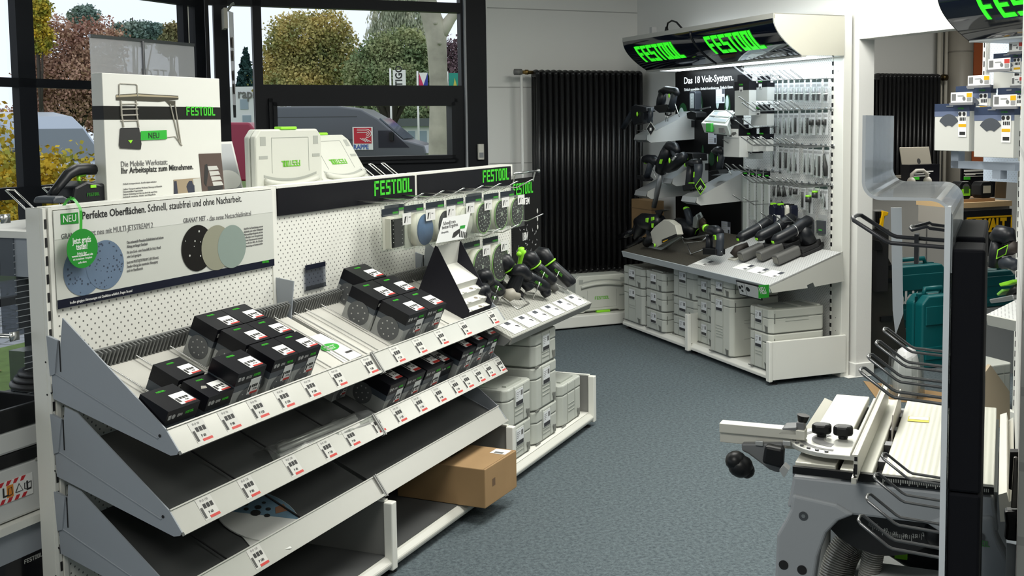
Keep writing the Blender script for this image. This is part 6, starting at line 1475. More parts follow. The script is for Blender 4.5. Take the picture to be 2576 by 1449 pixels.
# lower speckled shelf
ptool('circular_saw','circular saw with a pale blade guard on the speckled mat shelf',-.36,[
 ('motor_body','tube',[(1606,560),(1620,556),(1640,560),(1660,556)],[.045,.062,.064,.05],TOOLB),('rear_housing','tube',[(1600,596),(1612,578),(1622,560),(1632,548)],[.03,.05,.052,.03],TOOLB),('handle_arch','tube',[(1594,584),(1600,562),(1614,548),(1634,546),(1648,556)],[.014,.018,.02,.02,.016],TOOLB),
 ('round_handle','tube',[(1560,597),(1576,590),(1594,580)],[.024,.025,.022],mat('glossy_black',(.01,.01,.012),.15)),('trigger_handle','tube',[(1627,552),(1630,570),(1634,592)],[.022,.02,.024],SLATE),
 ('blade_guard',('slab',-.09),[(1636,594),(1654,570),(1677,552),(1690,554),(1706,566),(1712,590),(1660,622),(1650,612)],.05,TAN),('guard_window',('slab',-.118),[(1665,603),(1702,588),(1703,595),(1666,612)],.004,BLACK),('guard_plate',('slab',-.119),[(1668,607),(1680,602),(1680,604),(1668,610)],.005,YEL),
 ('dust_port',('tube',-.10),[(1644,596),(1632,606),(1626,612)],[.040,.036,.032],BLACK),('base_plate',('slab',-.06),[(1624,622),(1712,595),(1716,598),(1660,634),(1628,627)],.03,mat('plate_pale',(.50,.53,.50),.4,.3)),
 ('lime_lever',('slab',-.07),[(1625,549),(1631,548),(1630,560),(1625,559)],.012,LIME),('lime_lever',('slab',-.07),[(1639,546),(1645,545),(1645,554),(1639,556)],.012,LIME),('lime_lever',('slab',-.08),[(1640,562),(1643,562),(1642,573),(1640,572)],.01,LIME),('lime_dot',('ball',-.13),[(1647,617)],(.010,.006,.014),LIME),('guide_rod','tube',[(1578,620),(1600,610),(1620,600)],[.012,.012,.012],BLACK),('guide_rod','tube',[(1600,624),(1618,616)],[.02,.016],BLACK),
 ('angle_fence','slab',[(1648,530),(1664,527),(1684,529),(1668,532),(1660,548),(1656,548)],.012,BLACK)])
ptool('trim_saw','black trim saw with a lime tipped upright handle on the speckled mat shelf',-.20,[
 ('body','tube',[(1704,562),(1718,568),(1734,574),(1746,584)],[.045,.058,.058,.04],TOOLB),('body','tube',[(1706,580),(1724,586),(1744,588)],[.03,.036,.03],BLACK),('upright_handle','tube',[(1728,527),(1734,548),(1740,568)],[.026,.028,.034],SLATE),('lime_tip','ball',[(1727,525)],(.026,.026,.016),LIME),
 ('steel_arm','slab',[(1748,546),(1756,540),(1760,552),(1754,574),(1746,572)],.03,mat('arm_grey',(.42,.45,.43),.4,.4)),('steel_lever','tube',[(1752,543),(1762,537),(1766,545),(1762,556)],[.008,.01,.01,.006],mat('arm_grey',(.42,.45,.43),.4,.4)),('cutter_disc','ball',[(1768,565)],(.05,.02,.05),mat('bronze_disc',(.06,.04,.025),.4,.5)),('guide_plate',('slab',-.02),[(1718,600),(1778,590),(1784,594),(1722,606)],.02,STEEL),('lime_edge','wire',[(1748,590),(1752,580),(1760,574)],.003,LIME)])
ptool('wire_easel','bent silver wire easel standing on the speckled mat shelf','dummy' and -.42,[('wire_frame','wire',[(1704,576),(1722,612),(1766,607),(1782,592)],.0045,CHROME),('wire_frame','wire',[(1728,614),(1738,640),(1784,622)],.0045,CHROME)],cat='stand')
ptool('angle_driver','black right angle driver with a lime collar in a wire cradle on the display',-.46,[
 ('chuck','tube',[(1768,570),(1774,573),(1779,576)],[.010,.014,.022],BITS),('lime_collar','tube',[(1774,573),(1778,575)],[.025,.027],LIME),('head','tube',[(1778,576),(1790,579),(1802,580),(1812,588)],[.024,.032,.036,.03],TOOLB),('grip','tube',[(1810,588),(1812,606),(1810,626),(1808,640)],[.030,.027,.027,.03],SLATE),('front_column','tube',[(1784,592),(1785,612),(1784,636)],[.022,.026,.028],TOOLB),('battery','slab',[(1779,622),(1812,626),(1812,641),(1780,640)],.075,BLACK),('lime_stripe',('slab',-.03),[(1799,593),(1801,594),(1801,603),(1799,602)],.01,LIME),('lime_stripe',('slab',-.03),[(1796,591),(1800,591),(1800,594),(1796,594)],.01,LIME),
 ('wire_cradle','wire',[(1780,594),(1777,638),(1791,640),(1793,632),(1815,634),(1812,641)],.0036,CHROME)])
ptool('wire_rack','pair of upright silver wire loops on the perforated display shelf',-.30,[('wire_loop','wire',[(1861,602),(1880,572),(1884,575),(1867,604)],.0045,CHROME),('wire_loop','wire',[(1866,597),(1878,578)],.0030,CHROME)],cat='stand')
# ================================================================ the next room through the opening
def WR(px,py,D): return W(px,py,D)
# pipes, grey column and orange frame on the rear wall
t=thing('wall_pipes','bundle of white heating pipes beside the far radiator','pipes',RF)
for k,px in enumerate((2363,2372,2381,2389)):
    x=at(RF,px,150,y=8.2).x; b=MB(); b.smooth=True; b.cyl((x,8.2+.03*(k%2),0),(x,8.2+.03*(k%2),3.0),.021,n=10); b.build('pipe',mat('cream_pipe',(.55,.52,.45),.5),t)
xa_,xb_=at(RF,2394,150,y=8.1).x,at(RF,2440,150,y=8.1).x
t=thing('duct','thick beige duct column beside the white pipes','duct',RF); b=MB(); b.smooth=True; b.cyl(((xa_+xb_)/2,8.1,0),((xa_+xb_)/2,8.1,3.0),(xb_-xa_)/2,n=24); b.build('duct',mat('duct_beige',(.36,.33,.28),.5),t)
b=MB(); 
for py in (130,330): z=at(RF,2415,py,y=8.1).z; b.cyl(((xa_+xb_)/2,8.1,z-.006),((xa_+xb_)/2,8.1,z+.006),(xb_-xa_)/2+.004,n=24)
b.build('joint_ring',mat('duct_joint',(.22,.20,.17),.5),t)
x0_,x1_=at(RF,2444,150,y=8.15).x,at(RF,2472,150,y=8.15).x
struct('trim_3',MB().box(x0_,x1_,8.12,8.29,0,3.0),mat('orange_panel',(.52,.13,.04),.5),RF); struct('trim_4',MB().box(x0_-.05,x0_,8.14,8.29,0,3.0),BLACKM,RF)
# counter with a white front and a wooden shelf
def RFp(px,py,y): return at(RF,px,py,y=y)
yc=6.25
a=RFp(2262,472,yc); c=RFp(2398,472,yc); zt_c=a.z
t=thing('white_counter','white counter in the next room carrying the open laptop','counter',RF)
MB().box(a.x-.45,c.x+.02,yc,yc+.55,0,zt_c-.03).build('front_panel',mat('counter_white',(.50,.48,.45),.5),t); MB().box(a.x-.47,c.x+.04,yc-.02,yc+.57,zt_c-.03,zt_c).build('counter_top',mat('counter_white',(.50,.48,.45),.5),t)
s=RFp(2331,600,yc); MB().box(s.x-.004,s.x+.004,yc-.003,yc,0,zt_c-.03).build('panel_joint',INKG,t)
# laptop, box and headphones on it
q=RFp(2312,430,yc+.25); t=thing('laptop','open silver laptop with its back to the room on the white counter','laptop',RF @ T(q.x,yc+.25,zt_c+.06))
b=MB().use(RX(-14)); b.box(-.14,.14,0,.008,.0,.225); b.build('screen_back',mat('laptop_silver',(.52,.48,.40),.35,.5),t,bevel=.003); b=MB().use(RX(-14)); b.disc((.02,-.001,.115),.017,'y',14,.022); b.build('emblem',INK,t,recalc=False); MB().box(-.14,.14,.01,.22,-.012,.0).build('keyboard_base',mat('laptop_silver',(.52,.48,.40),.35,.5),t); MB().box(-.10,.10,.02,.18,-.06,-.012).build('riser',BLACK,t)
q=RFp(2318,470,yc+.12); t=thing('battery_box','small black box with white print and a green corner below the laptop','box',RF @ T(q.x,yc+.10,zt_c)); MB().box(-.13,.15,0,.09,0,.155).build('carton',CARDB,t)
b=MB(); 
for k in range(3): b.box(-.10,.09-.03*k,-.002,0,.10-.016*k,.107-.016*k)
b.build('print',PAPER,t); b=MB(); b.box(-.12,-.04,-.002,0,.045,.065); b.build('green_print',GREEN,t)
q=RFp(2315,460,yc+.02); t=thing('headphones','pale ear defenders on the counter in front of the black box','headphones',RF @ T(q.x+.02,yc+.04,zt_c)); b=MB(); b.smooth=True; b.tube([(-.085,0,.03),(-.08,0,.09),(-.04,0,.115),(.02,0,.115),(.06,0,.09),(.065,0,.03)],.014,8); b.build('headband',mat('bone_plastic',(.55,.52,.46),.5),t); b=MB(); b.smooth=True; b.ball((-.085,0,.035),.028,.035,.036); b.build('ear_cup',mat('bone_plastic',(.55,.52,.46),.5),t); b=MB(); b.smooth=True; b.ball((.065,0,.035),.028,.035,.036); b.build('ear_cup',mat('bone_plastic',(.55,.52,.46),.5),t)
# wooden shelf with the poster, radio and lamp
yw=4.95
WOODL=mat('light_wood',(.55,.38,.20),.5,var=.12,vscale=4)
a=RFp(2408,512,yw); c=RFp(2546,512,yw); zs=a.z
t=thing('wood_shelf','light wooden shelf carrying the radio and the lamp','shelf',RF); MB().box(a.x,c.x,yw,yw+.35,zs-.03,zs).build('board',WOODL,t); MB().box(a.x,c.x,yw+.02,yw+.33,zs-.13,zs-.03).build('apron',mat('apron_grey_brown',(.30,.28,.25),.6),t); MB().box(a.x+.25,a.x+.28,yw+.29,yw+.33,0,zs-.13).build('leg',GREYD,t); MB().box(c.x-.05,c.x-.02,yw+.29,yw+.33,0,zs-.13).build('leg',GREYD,t)  # apron below the board in one even grey brown
b=MB(); b.box(a.x+.03,RFp(2516,500,yw).x,yw+.04,yw+.26,zs,zs+.018); b.build('wood_plinth',mat('brown_wood',(.33,.19,.09),.5),t)
e0=RFp(2419,412,yw+.30); e1=RFp(2512,503,yw+.30); t=thing('radio_poster','black poster with green and white lettering behind the radio','poster',RF); MB().box(e0.x,e1.x,yw+.30,yw+.31,zs,e0.z).build('board',CARDB,t)
b=MB(); b.box(e0.x+.03,e0.x+.11,yw+.297,yw+.30,e0.z-.072,e0.z-.064)
for k,(w_,h_) in enumerate(((.16,.012),(.30,.006),(.26,.004))): b.box(e0.x+.02,e0.x+.02+w_,yw+.297,yw+.30,e0.z-.05-.016*k,e0.z-.05-.016*k+h_)
b.build('lettering',PAPER,t); b=MB(); festool(b,T(e1.x-.13,yw+.299,e0.z-.035) @ FRONT,.018,.001); b.box(e0.x+.02,e0.x+.07,yw+.297,yw+.30,e0.z-.10,e0.z-.08); b.build('green_print',GREEN,t)
b=MB(); b.ball((e0.x+.06,yw+.298,e0.z-.16),.016,.003,.04); b.build('glow_print',mat('glow_print_green',(.25,.55,.12),.5),t)
for (px0,px1,nm,lab) in ((2414,2445,'radio','black site radio with a lime panel on the wooden shelf'),(2467,2498,'work_lamp','black framed work lamp with a pale panel on the wooden shelf')):
    p0=RFp(px0,500,yw+.06); p1=RFp(px1,456,yw+.06); w_=p1.x-p0.x; h_=p1.z-zs-.018; t=thing(nm,lab,nm.replace('_',' '),RF @ T(p0.x,yw+.06,zs+.018))
    b=MB(); b.prism([(.0,.02),(.015,0),(w_-.015,0),(w_,.02),(w_,h_-.02),(w_-.02,h_),(.02,h_),(0,h_-.02)],0,.08,'y'); b.build('housing',BLACK,t,bevel=.006)
    if nm=='radio':
        b=MB(); b.disc((w_/2,-.002,h_*.62),w_*.30,'y',20); b.build('speaker',TOOLG,t,recalc=False); MB().box(.015,w_-.015,-.004,0,.02,.06).build('lime_panel',LIME,t); MB().box(w_*.3,w_*.7,-.006,-.004,.035,.075).build('screen',mat('dark_screen',(.05,.12,.02),.3),t)
    else: MB().box(.02,w_-.02,-.004,0,.03,h_-.025).build('lens',mat('lens_warm',(.50,.47,.38),.3),t)
p0=RFp(2506,505,yw+.04); t=thing('tag_stand','brown card with green top standing at the end of the wooden shelf','card',RF @ T(p0.x,yw+.05,zs+.018) @ RY(4)); MB().box(0,.085,0,.004,0,.19).build('card',mat('brown_card',(.13,.09,.05),.6),t); MB().box(.02,.07,-.002,0,.13,.16).build('lime_square',LIME,t); b=MB(); b.smooth=True; b.tube([(.03,.0,.19),(.045,0,.25),(.065,0,.27),(.07,0,.2)],.014,8); b.build('lime_hook',LIME,t)
# black board with yellow letters
p0=RFp(2416,532,yw-.03); p1=RFp(2543,640,yw-.03); t=thing('yellow_logo_board','black board with a yellow lettered panel under the wooden shelf','sign',RF @ T(p0.x,yw-.03,0)); w_=p1.x-p0.x
MB().box(0,w_,0,.03,p1.z,p0.z-.0).build('board',BLACK,t); ya=RFp(2432,545,yw-.03); yb2=RFp(2543,580,yw-.03); fx_,fz0,fz1=ya.x-p0.x,yb2.z,ya.z-.005
b=MB(); b.box(fx_,w_,-.004,0,fz1-.009,fz1); b.box(fx_,w_,-.004,0,fz0,fz0+.009); b.box(fx_,fx_+.006,-.004,0,fz0,fz1); b.box(w_-.006,w_,-.004,0,fz0,fz1)
b.txt('DEWALT',T(fx_+.012,-.004,fz0+.014) @ FRONT @ S3(.80,1,1),(fz1-fz0-.028)/.73,1,.006); b.build('yellow_lettering',YEL,t)
# teal tool cases
def teal_case(M,W_,H,D,label,txt=False):
    t=thing('power_tool_case',label,'case',M)
    b=MB(); b.prism([(.0,0),(W_,0),(W_,H-.05),(W_-.05,H),(.05,H),(0,H-.05)],0,D*.48,'y'); b.build('front_shell',TEAL,t,bevel=.012,seg=3); b=MB(); b.prism([(.0,0),(W_,0),(W_,H-.05),(W_-.05,H),(.05,H),(0,H-.05)],D*.52,D,'y'); b.build('rear_shell',TEAL,t,bevel=.012)
    MB().box(.01,W_-.01,D*.47,D*.53,.005,H-.01).build('seam',mat('dark_teal',(.0,.04,.045),.5),t)
    b=MB(); b.smooth=True; b.tube([(W_*.25,D/2,H-.01),(W_*.28,D/2,H+.035),(W_*.72,D/2,H+.035),(W_*.75,D/2,H-.01)],.016,8); b.build('handle',TEAL,t)
    b=MB(); b.box(W_*.08,W_*.92,-.008,0,H*.12,H*.30); b.box(W_*.08,W_*.92,-.008,0,H*.60,H*.86); b.build('raised_panel',TEAL,t,bevel=.006)
    b=MB(); 
    for x in (W_*.2,W_*.8): b.box(x-.035,x+.035,D*.40,D*.56,H-.06,H+.006)
    b.build('latches',mat('teal_latch',(.0,.08,.09),.4),t)
    if txt: b=MB(); b.txt('makita',T(W_*.02,-.006,H*.40) @ FRONT,.125,1,.004); b.build('lettering',PAPER,t)
    return t
p=at(RF,2225,830,y=5.85); p1=at(RF,2384,662,y=5.85)
teal_case(RF @ T(p.x,5.85,p.z),p1.x-p.x,p1.z-p.z,.14,'large teal tool case with white lettering before the counter',True)
MB_=MB(); MB_.box(p.x-.02,p1.x+.3,5.83,6.2,0,p.z-.002); solo('grey_stand',MB_,GREYD,RF,'low dark stand under the large teal case','stand')
p=at(RF,2318,955,y=5.35); p1=at(RF,2400,740,y=5.35); teal_case(RF @ T(p.x,5.35,.0) @ RZ(0),p1.x-p.x+.05,p1.z,.16,'ribbed teal tool case standing on the floor before the large one')
p=at(RF,2480,905,y=5.0); p1=at(RF,2542,790,y=5.0)
teal_case(RF @ T(p.x-.05,5.05,0.42),.34,.22,.12,'teal tool case low behind the perforated shelf by the pillar'); MB_=MB(); MB_.box(p.x-.07,p.x+.35,5.03,5.2,0,.418); solo('grey_plinth',MB_,mat('grey_floor_box',(.30,.31,.31),.7),RF,'pale grey plinth under the low teal case','plinth')
# dark cases and yellow tool just behind the jamb
def slab_px(name,label,cat,pts,y,th,m,M=RF,bevel=.006):
    q=[at(M,a,c,y=y) for a,c in pts]; t=thing(name,label,cat,M); b=MB(); b.prism([(v.x,v.z) for v in q],y,y+th,'y'); b.build('body',m,t,bevel=bevel); return t
t=slab_px('black_tool_case','tall dark tool case leaning just behind the opening edge','case',[(2196,640),(2228,634),(2262,700),(2295,952),(2290,968),(2190,968)],5.5,.14,mat('umber_plastic',(.030,.027,.022),.45))
b=MB(); 
for py in (672,705,800): q=at(RF,2225,py,y=5.49); b.box(q.x-.03,q.x+.06,5.485,5.5,q.z-.02,q.z+.01)
b.build('latches',BLACK,t)
t=slab_px('yellow_clamp_tool','yellow and grey tool hanging just inside the opening edge','power tool',[(2198,530),(2222,528),(2228,545),(2216,578),(2198,575)],5.45,.06,mat('steel_grey_plastic',(.20,.20,.19),.5))
q=[at(RF,a,c,y=5.43) for a,c in ((2222,530),(2236,534),(2234,542),(2226,544),(2222,575),(2212,575))]; b=MB(); b.prism([(v.x,v.z) for v in q],5.43,5.49,'y'); b.build('yellow_handle',YEL,t,bevel=.004)
b=MB(); 
for k in range(5): q=at(RF,2203+k*4,545,y=5.44); b.box(q.x,q.x+.006,5.44,5.45,q.z-.08,q.z+.03)
b.build('ribs',BLACK,t)
q=at(RF,2210,600,y=5.5); MB_=MB(); MB_.box(q.x-.06,q.x+.03,5.44,5.56,.5,q.z+.06); solo('tool_post',MB_,BLACKM,RF,'dark post holding the yellow tool','post')
slab_px('black_hand_tool','small black tool below the yellow one','power tool',[(2198,602),(2214,606),(2222,618),(2218,630),(2198,630)],5.42,.05,BLACK)
# cardboard sheet on the floor and wrapped white thing
p=[at(RF,a,c,z=.004) for a,c in ((2172,958),(2392,990),(2396,1012),(2210,1010))]
b=MB(); b.add([tuple(v) for v in p]+[(v.x,v.y,.0005) for v in p],[(0,1,2,3),(7,6,5,4),(0,4,5,1),(1,5,6,2),(2,6,7,3),(3,7,4,0)]); solo('cardboard_sheet',b,CARTON,RF,'brown cardboard sheet lying on the carpet behind the table saw','cardboard')
q=at(RF,2280,1000,z=0); t=thing('wrapped_reel','white spool wrapped in clear film on the carpet behind the saw','spool',RF @ T(q.x,q.y,0)); b=MB(); b.smooth=True; b.lathe([(0,0),(.055,0),(.075,.05),(.085,.14),(.065,.22),(.05,.27),(.03,.285),(0,.29)],14); b.build('spool',mat('white_wrap',(.70,.70,.70),.3),t)
rr=random.Random(5); b=MB()
for k in range(16):
    a=k*PI/8; r=.10+rr.uniform(-.012,.01); a2=a+PI/8; b.poly((r*math.cos(a),r*math.sin(a),.01),(r*math.cos(a2),r*math.sin(a2),.01),(r*.9*math.cos(a2),r*.9*math.sin(a2),.26),(r*.9*math.cos(a),r*.9*math.sin(a),.24))
b.build('film',clear('crinkled_film',(.80,.82,.80),.16,.12),t,recalc=False)
# leaning cardboard and a pale case at the right
p=[at(RF,a,c,y=3.75) for a,c in ((2470,1075),(2480,935),(2492,918),(2540,985),(2541,1075))]; b=MB(); b.prism([(v.x,max(v.z,.002)) for v in p],3.75,3.77,'y'); solo('leaning_cardboard',b,mat('pale_cardboard',(.48,.39,.27),.75),RF,'pale torn cardboard sheet leaning beyond the table saw','cardboard')
p0=at(RF,2480,965,y=4.35); p1=at(RF,2552,912,y=4.35); tool_case(RF @ T(p0.x,4.35,0.0),max(.12,p1.z),'pale grey case on the floor behind the leaning cardboard',p1.x-p0.x,.35,None,2,lab=False)
# ================================================================ second display behind the rack
YF=at(RF,2470,250,x=4.17).y
D2=frame(wv*YF+dv*4.17,-wv,dv)
t=thing('blade_display','second lit display with saw blade packs at the edge of the opening','display',D2)
b=MB(); b.box(.02,1.2,.0,.016,1.25,2.14); b.build('back_panel',pegmat('canopy_lit_panel',(.62,.70,.82),.02,.002,hole=(.40,.45,.5)),t)  # cool light from the canopy is put into the panel colour as blue
ux_=at(D2,2549,700,y=0).x; 
for x in (.0,max(.25,ux_)):
    b=MB(); b.box(x,x+.05,.0,.05,1.46 if x<.01 else .0,2.15); b.mt(1)
    for k in range(12 if x<.01 else 40): b.box(x+.008,x+.014,-.002,.0,2.08-k*.05,2.11-k*.05)
    b.build('upright_post',[WHITE,BLACKM],t)
MB().box(.0,1.2,-.02,.02,.02,.10).build('base_rail',WHITE,t)
dz=at(D2,2500,98,y=-.305).z-1.945
cp2=thing('lit_canopy','curved dark canopy with a cut off green sign above the saw blade packs','canopy',D2 @ T(0,0,dz))
xe=1.25; x00=at(D2,2440,95,y=-.305).x
arc2=arc
for i in range(1):
    b=MB(); b.smooth=True
    for (y_0,zz0),(y_1,zz1) in zip(arc2,arc2[1:]): b.poly((x00,y_0,zz0),(xe,y_0,zz0),(xe,y_1,zz1),(x00,y_1,zz1))
    b.build('curved_front',GLOSSN,cp2)
b=MB(); b.prism(full,x00-.006,x00,'x'); b.build('end_cap',BLACK,cp2); b=MB(); b.prism(full,xe,xe+.006,'x'); b.build('end_cap',BLACK,cp2)
b=MB(); b.box(x00,xe,-.498,-.005,z1-.004,z1+.001); b.build('top_board',mat('canopy_edge',(.36,.36,.33),.45),cp2); b=MB(); b.box(x00,xe,arc2[-1][0]-.004,-.02,z0-.006,z0+.002); b.build('lower_edge',mat('canopy_under',(.55,.58,.58),.4),cp2)
b=MB(); k=MB(); xa_=at(D2,2463,30,y=-.48).x; xb_=at(D2,2572,0,y=-.48).x; h=(xb_-xa_)/1.95; festool(k,I4,h,.004)
for s in range(0,len(k.v),8):
    xs=[v[0] for v in k.v[s:s+8]]; ys=[v[1] for v in k.v[s:s+8]]; xa0,xb0_,ya0,yb0_=min(xs),max(xs),min(ys),max(ys); n_=max(1,int((yb0_-ya0)/.02))
    if xb0_>xe-xa_-.02: continue
    for j in range(n_):
        pa=arcpt(.60-(ya0+(yb0_-ya0)*j/n_)/h*.5); pb=arcpt(.60-(ya0+(yb0_-ya0)*(j+1)/n_)/h*.5); P=[]
        for (py_,pz_) in (pa,pb): P+=[(xa_+xa0,py_-.001,pz_),(xa_+xb0_,py_-.001,pz_),(xa_+xb0_,py_-.006,pz_),(xa_+xa0,py_-.006,pz_)]
        b.add(P,[(0,1,2,3),(4,5,6,7),(0,1,5,4),(1,2,6,5),(2,3,7,6),(3,0,4,7)])
b.build('sign_lettering',SIGNG,cp2)
# saw blade packs: each with its price holder
def blade_pack(pts,label,y,tag,side=True):
    (x0,yt),(x1,yb)=pts; a=at(D2,x0,yt,y=y); c=at(D2,x1,yb,y=y); w=c.x-a.x; h=a.z-c.z
    t=thing('saw_blade_pack',label,'package',D2 @ T(a.x,y,a.z),'saw blade packs')
    MB().box(0,w,0,.035,-h,0).build('carton',mat('pack_silver',(.62,.62,.58),.4),t,bevel=.002)
    MB().box(-.0008,w+.0008,-.0008,.0358,-h*.16,.0008).build('navy_top',mat('pack_navy',(.025,.04,.085),.4),t); MB().box(-.0009,w+.0009,-.0009,.0005,-h*.27,-h*.16).build('blue_band',mat('pack_blue',(.12,.15,.24),.4),t)
    b=MB(); n_=12; cx_,cz_=w*.42,-h*.52; P=[]
    for k in range(n_+1): a_=PI*.17+PI*.66*k/n_; P.append((cx_+h*.33*math.cos(a_)*1.0,-.0016,cz_+h*.30*math.sin(a_)))
    for k in range(n_+1): a_=PI*.83-PI*.66*k/n_; P.append((cx_+h*.11*math.cos(a_),-.0016,cz_+h*.06*math.sin(a_)))
    b.add(P,[list(range(len(P)))]); b.build('blade_window',mat('blade_steel',(.16,.17,.19),.25,.7),t,recalc=False)
    b=MB(); b.mt(0).box(w*.70,w*.93,-.0022,-.0009,-h*.70,-h*.17); b.mt(1)
    for x,z in ((.745,-.22),(.86,-.22),): b.disc((w*x,-.0028,h*z),w*.045,'y',10)
    for k in range(4): b.box(w*(.74+.045*k),w*(.77+.045*k),-.0028,-.0022,-h*.36,-h*.29)
    b.box(w*.74,w*.90,-.0028,-.0022,-h*.66,-h*.59); b.mt(2).box(w*.71,w*.92,-.0028,-.0022,-h*.49,-h*.43); b.build('data_sticker',[PAPER,INK,YEL],t)
    b=MB(); b.box(w*.35,w*.55,-.003,.0,-h*.065,-h*.04); b.build('hang_slot',STEEL,t)
    b=MB(); festool(b,T(w*.68,-.001,-h*.12) @ FRONT,h*.035,.0006); b.build('lettering',mat('dim_green',(.03,.25,.02),.5),t)
    return t
def price_holder(pts,label,y,col=YEL):
    (x0,yt),(x1,yb)=pts; a=at(D2,x0,yt,y=y); c=at(D2,x1,yb,y=y); w=c.x-a.x; h=a.z-c.z
    t=thing('price_holder',label,'price tag',D2 @ T(a.x,y,a.z),'price holders of the blade packs')
    MB().box(0,w,0,.002,-h,0).build('card',PAPER,t); b=MB(); b.mt(0).box(w*.05,w*.24,-.001,0,-h*.8,-h*.15); b.disc((w*.62,-.0012,-h*.62),w*.07,'y',9); b.mt(1).box(w*.74,w*.97,-.001,0,-h*.50,-h*.10); b.mt(2).box(w*.76,w*.95,-.0012,0,-h*.9,-h*.55); b.mt(2).box(w*.32,w*.6,-.001,0,-h*.4,-h*.3); b.build('print',[INKG,col,mat('light_ink',(.3,.3,.3),.6)],t)
    b=MB(); b.box(-.005,w+.005,-.004,.006,-h-.012,-h); b.build('holder_rail',mat('holder_grey',(.20,.20,.21),.4),t)
    b=MB(); b.cyl((w*.5,.0,-h-.01),(w*.5,-y,-h-.03),.0026,n=6); b.build('arm',CHROME,t)
blade_pack(((2352,262),(2437,381)),'front saw blade pack next to the far radiator',-.42,1); blade_pack(((2452,270),(2549,398)),'front saw blade pack next to the brick pillar',-.42,1)
blade_pack(((2405,218),(2490,335)),'rear saw blade pack half hidden behind the two front ones',-.20,1); blade_pack(((2511,222),(2573,330)),'rear saw blade pack cut by the brick pillar',-.20,1)
blade_pack(((2500,136),(2572,220)),'uppermost saw blade pack below the canopy',-.20,1)
for pts,l,y,c in ((((2392,233),(2446,257)),'price card above the front pack next to the radiator',-.44,YEL),(((2499,239),(2557,267)),'price card above the front pack next to the pillar',-.44,YEL),(((2435,191),(2490,213)),'price card above the rear blade pack',-.24,YEL),(((2486,149),(2541,172)),'price card with a red field on the upper arm',-.40,RED),(((2538,107),(2572,128)),'topmost price card below the canopy',-.24,RED),(((2545,193),(2572,214)),'price card cut by the pillar edge',-.24,RED)): price_holder(pts,l,y,c)
t=thing('blade_rack_rail','pale grey stepped rail below the saw blade packs','rail',D2); a=at(D2,2400,404,y=-.36); c=at(D2,2562,404,y=-.36)
MB().box(a.x,c.x,-.38,-.34,a.z-.035,a.z).build('rail',mat('rail_grey',(.30,.34,.40),.4),t); MB().box(c.x-.18,c.x,-.34,.0,a.z-.035,a.z).build('arm',mat('rail_grey',(.30,.34,.40),.4),t); MB().box(a.x,a.x+.05,-.38,-.34,a.z-.035,a.z+.05).build('step',mat('rail_grey',(.30,.34,.40),.4),t); MB().box(a.x+.27,a.x+.32,-.38,-.34,a.z-.075,a.z-.034).build('step',mat('rail_grey',(.30,.34,.40),.4),t)
# right peg shelf with tools
P2=D2 @ T(0,-.56,at(D2,2525,800,y=-.56).z) @ RX(17); a=at(P2,2487,788,z=0)
t=thing('peg_shelf','sloping perforated shelf at the brick pillar','shelf',P2); MB().box(a.x,a.x+.8,0,.5,-.012,0).build('shelf_top',PEGS2,t); MB().box(a.x,a.x+.8,-.006,.002,-.05,.001).build('front_edge',mat('plate_grey',(.50,.50,.46),.45),t); b=MB(); b.prism([(0,-.01),(.5,-.01),(.56,-.2),(.3,-.15),(.02,-.05)],a.x,a.x+.006,'x'); b.build('side_plate',mat('plate_grey',(.50,.50,.46),.45),t)
ptool('black_power_tool','black power tool with a green tag above the lime clamp',-.40,[('body','tube',[(2502,600),(2516,588),(2534,592),(2540,610)],[.030,.042,.042,.03],TOOLB),('grip','tube',[(2508,606),(2504,640),(2500,672)],[.026,.030,.026],TOOLB),('body','tube',[(2520,664),(2540,660),(2556,668)],[.024,.03,.026],SLATE),('nozzle','tube',[(2524,634),(2540,628),(2556,620)],[.02,.028,.026],mat('brown_rubber',(.03,.022,.018),.6)),('tag',('slab',-.10),[(2510,628),(2536,615),(2530,640),(2506,652)],.004,LIME),('tag_field',('slab',-.104),[(2512,630),(2533,619),(2528,638),(2509,648)],.004,BLACK)],M=D2)
ptool('lime_clamp','lime clamp on the perforated shelf by the brick pillar',-.36,[('jaw','slab',[(2524,712),(2560,702),(2562,708),(2548,716),(2528,720)],.06,LIME),('jaw','slab',[(2516,738),(2530,726),(2534,732),(2520,744)],.05,mat('green_grip',(.20,.5,.08),.5)),('steel_base','slab',[(2500,752),(2560,740),(2562,752),(2504,762)],.06,STEEL),('handle','tube',[(2540,748),(2552,730),(2562,724)],.02,BLACK)],M=D2,cat='clamp')
# white painted brick pillar at the right edge
BRW=mat('white_brick_paint',(.78,.78,.75),.6); t_=BRW.node_tree; bt=t_.nodes.new('ShaderNodeTexBrick'); bt.inputs['Color1'].default_value=(.80,.80,.77,1); bt.inputs['Color2'].default_value=(.76,.76,.73,1); bt.inputs['Mortar'].default_value=(.62,.62,.60,1); bt.inputs['Scale'].default_value=1; bt.inputs['Brick Width'].default_value=.25; bt.inputs['Row Height'].default_value=.125; bt.inputs['Mortar Size'].default_value=.008
tc_=t_.nodes.new('ShaderNodeTexCoord'); sp_=t_.nodes.new('ShaderNodeSeparateXYZ'); cb_=t_.nodes.new('ShaderNodeCombineXYZ'); ad_=t_.nodes.new('ShaderNodeMath'); t_.links.new(tc_.outputs['Object'],sp_.inputs[0]); t_.links.new(sp_.outputs['X'],ad_.inputs[0]); t_.links.new(sp_.outputs['Y'],ad_.inputs[1]); t_.links.new(ad_.outputs[0],cb_.inputs[0]); t_.links.new(sp_.outputs['Z'],cb_.inputs[1]); t_.links.new(cb_.outputs[0],bt.inputs['Vector']); t_.links.new(bt.outputs[0],t_.nodes['Principled BSDF'].inputs['Base Color'])
e=at(SF,2563,500,y=2.75)
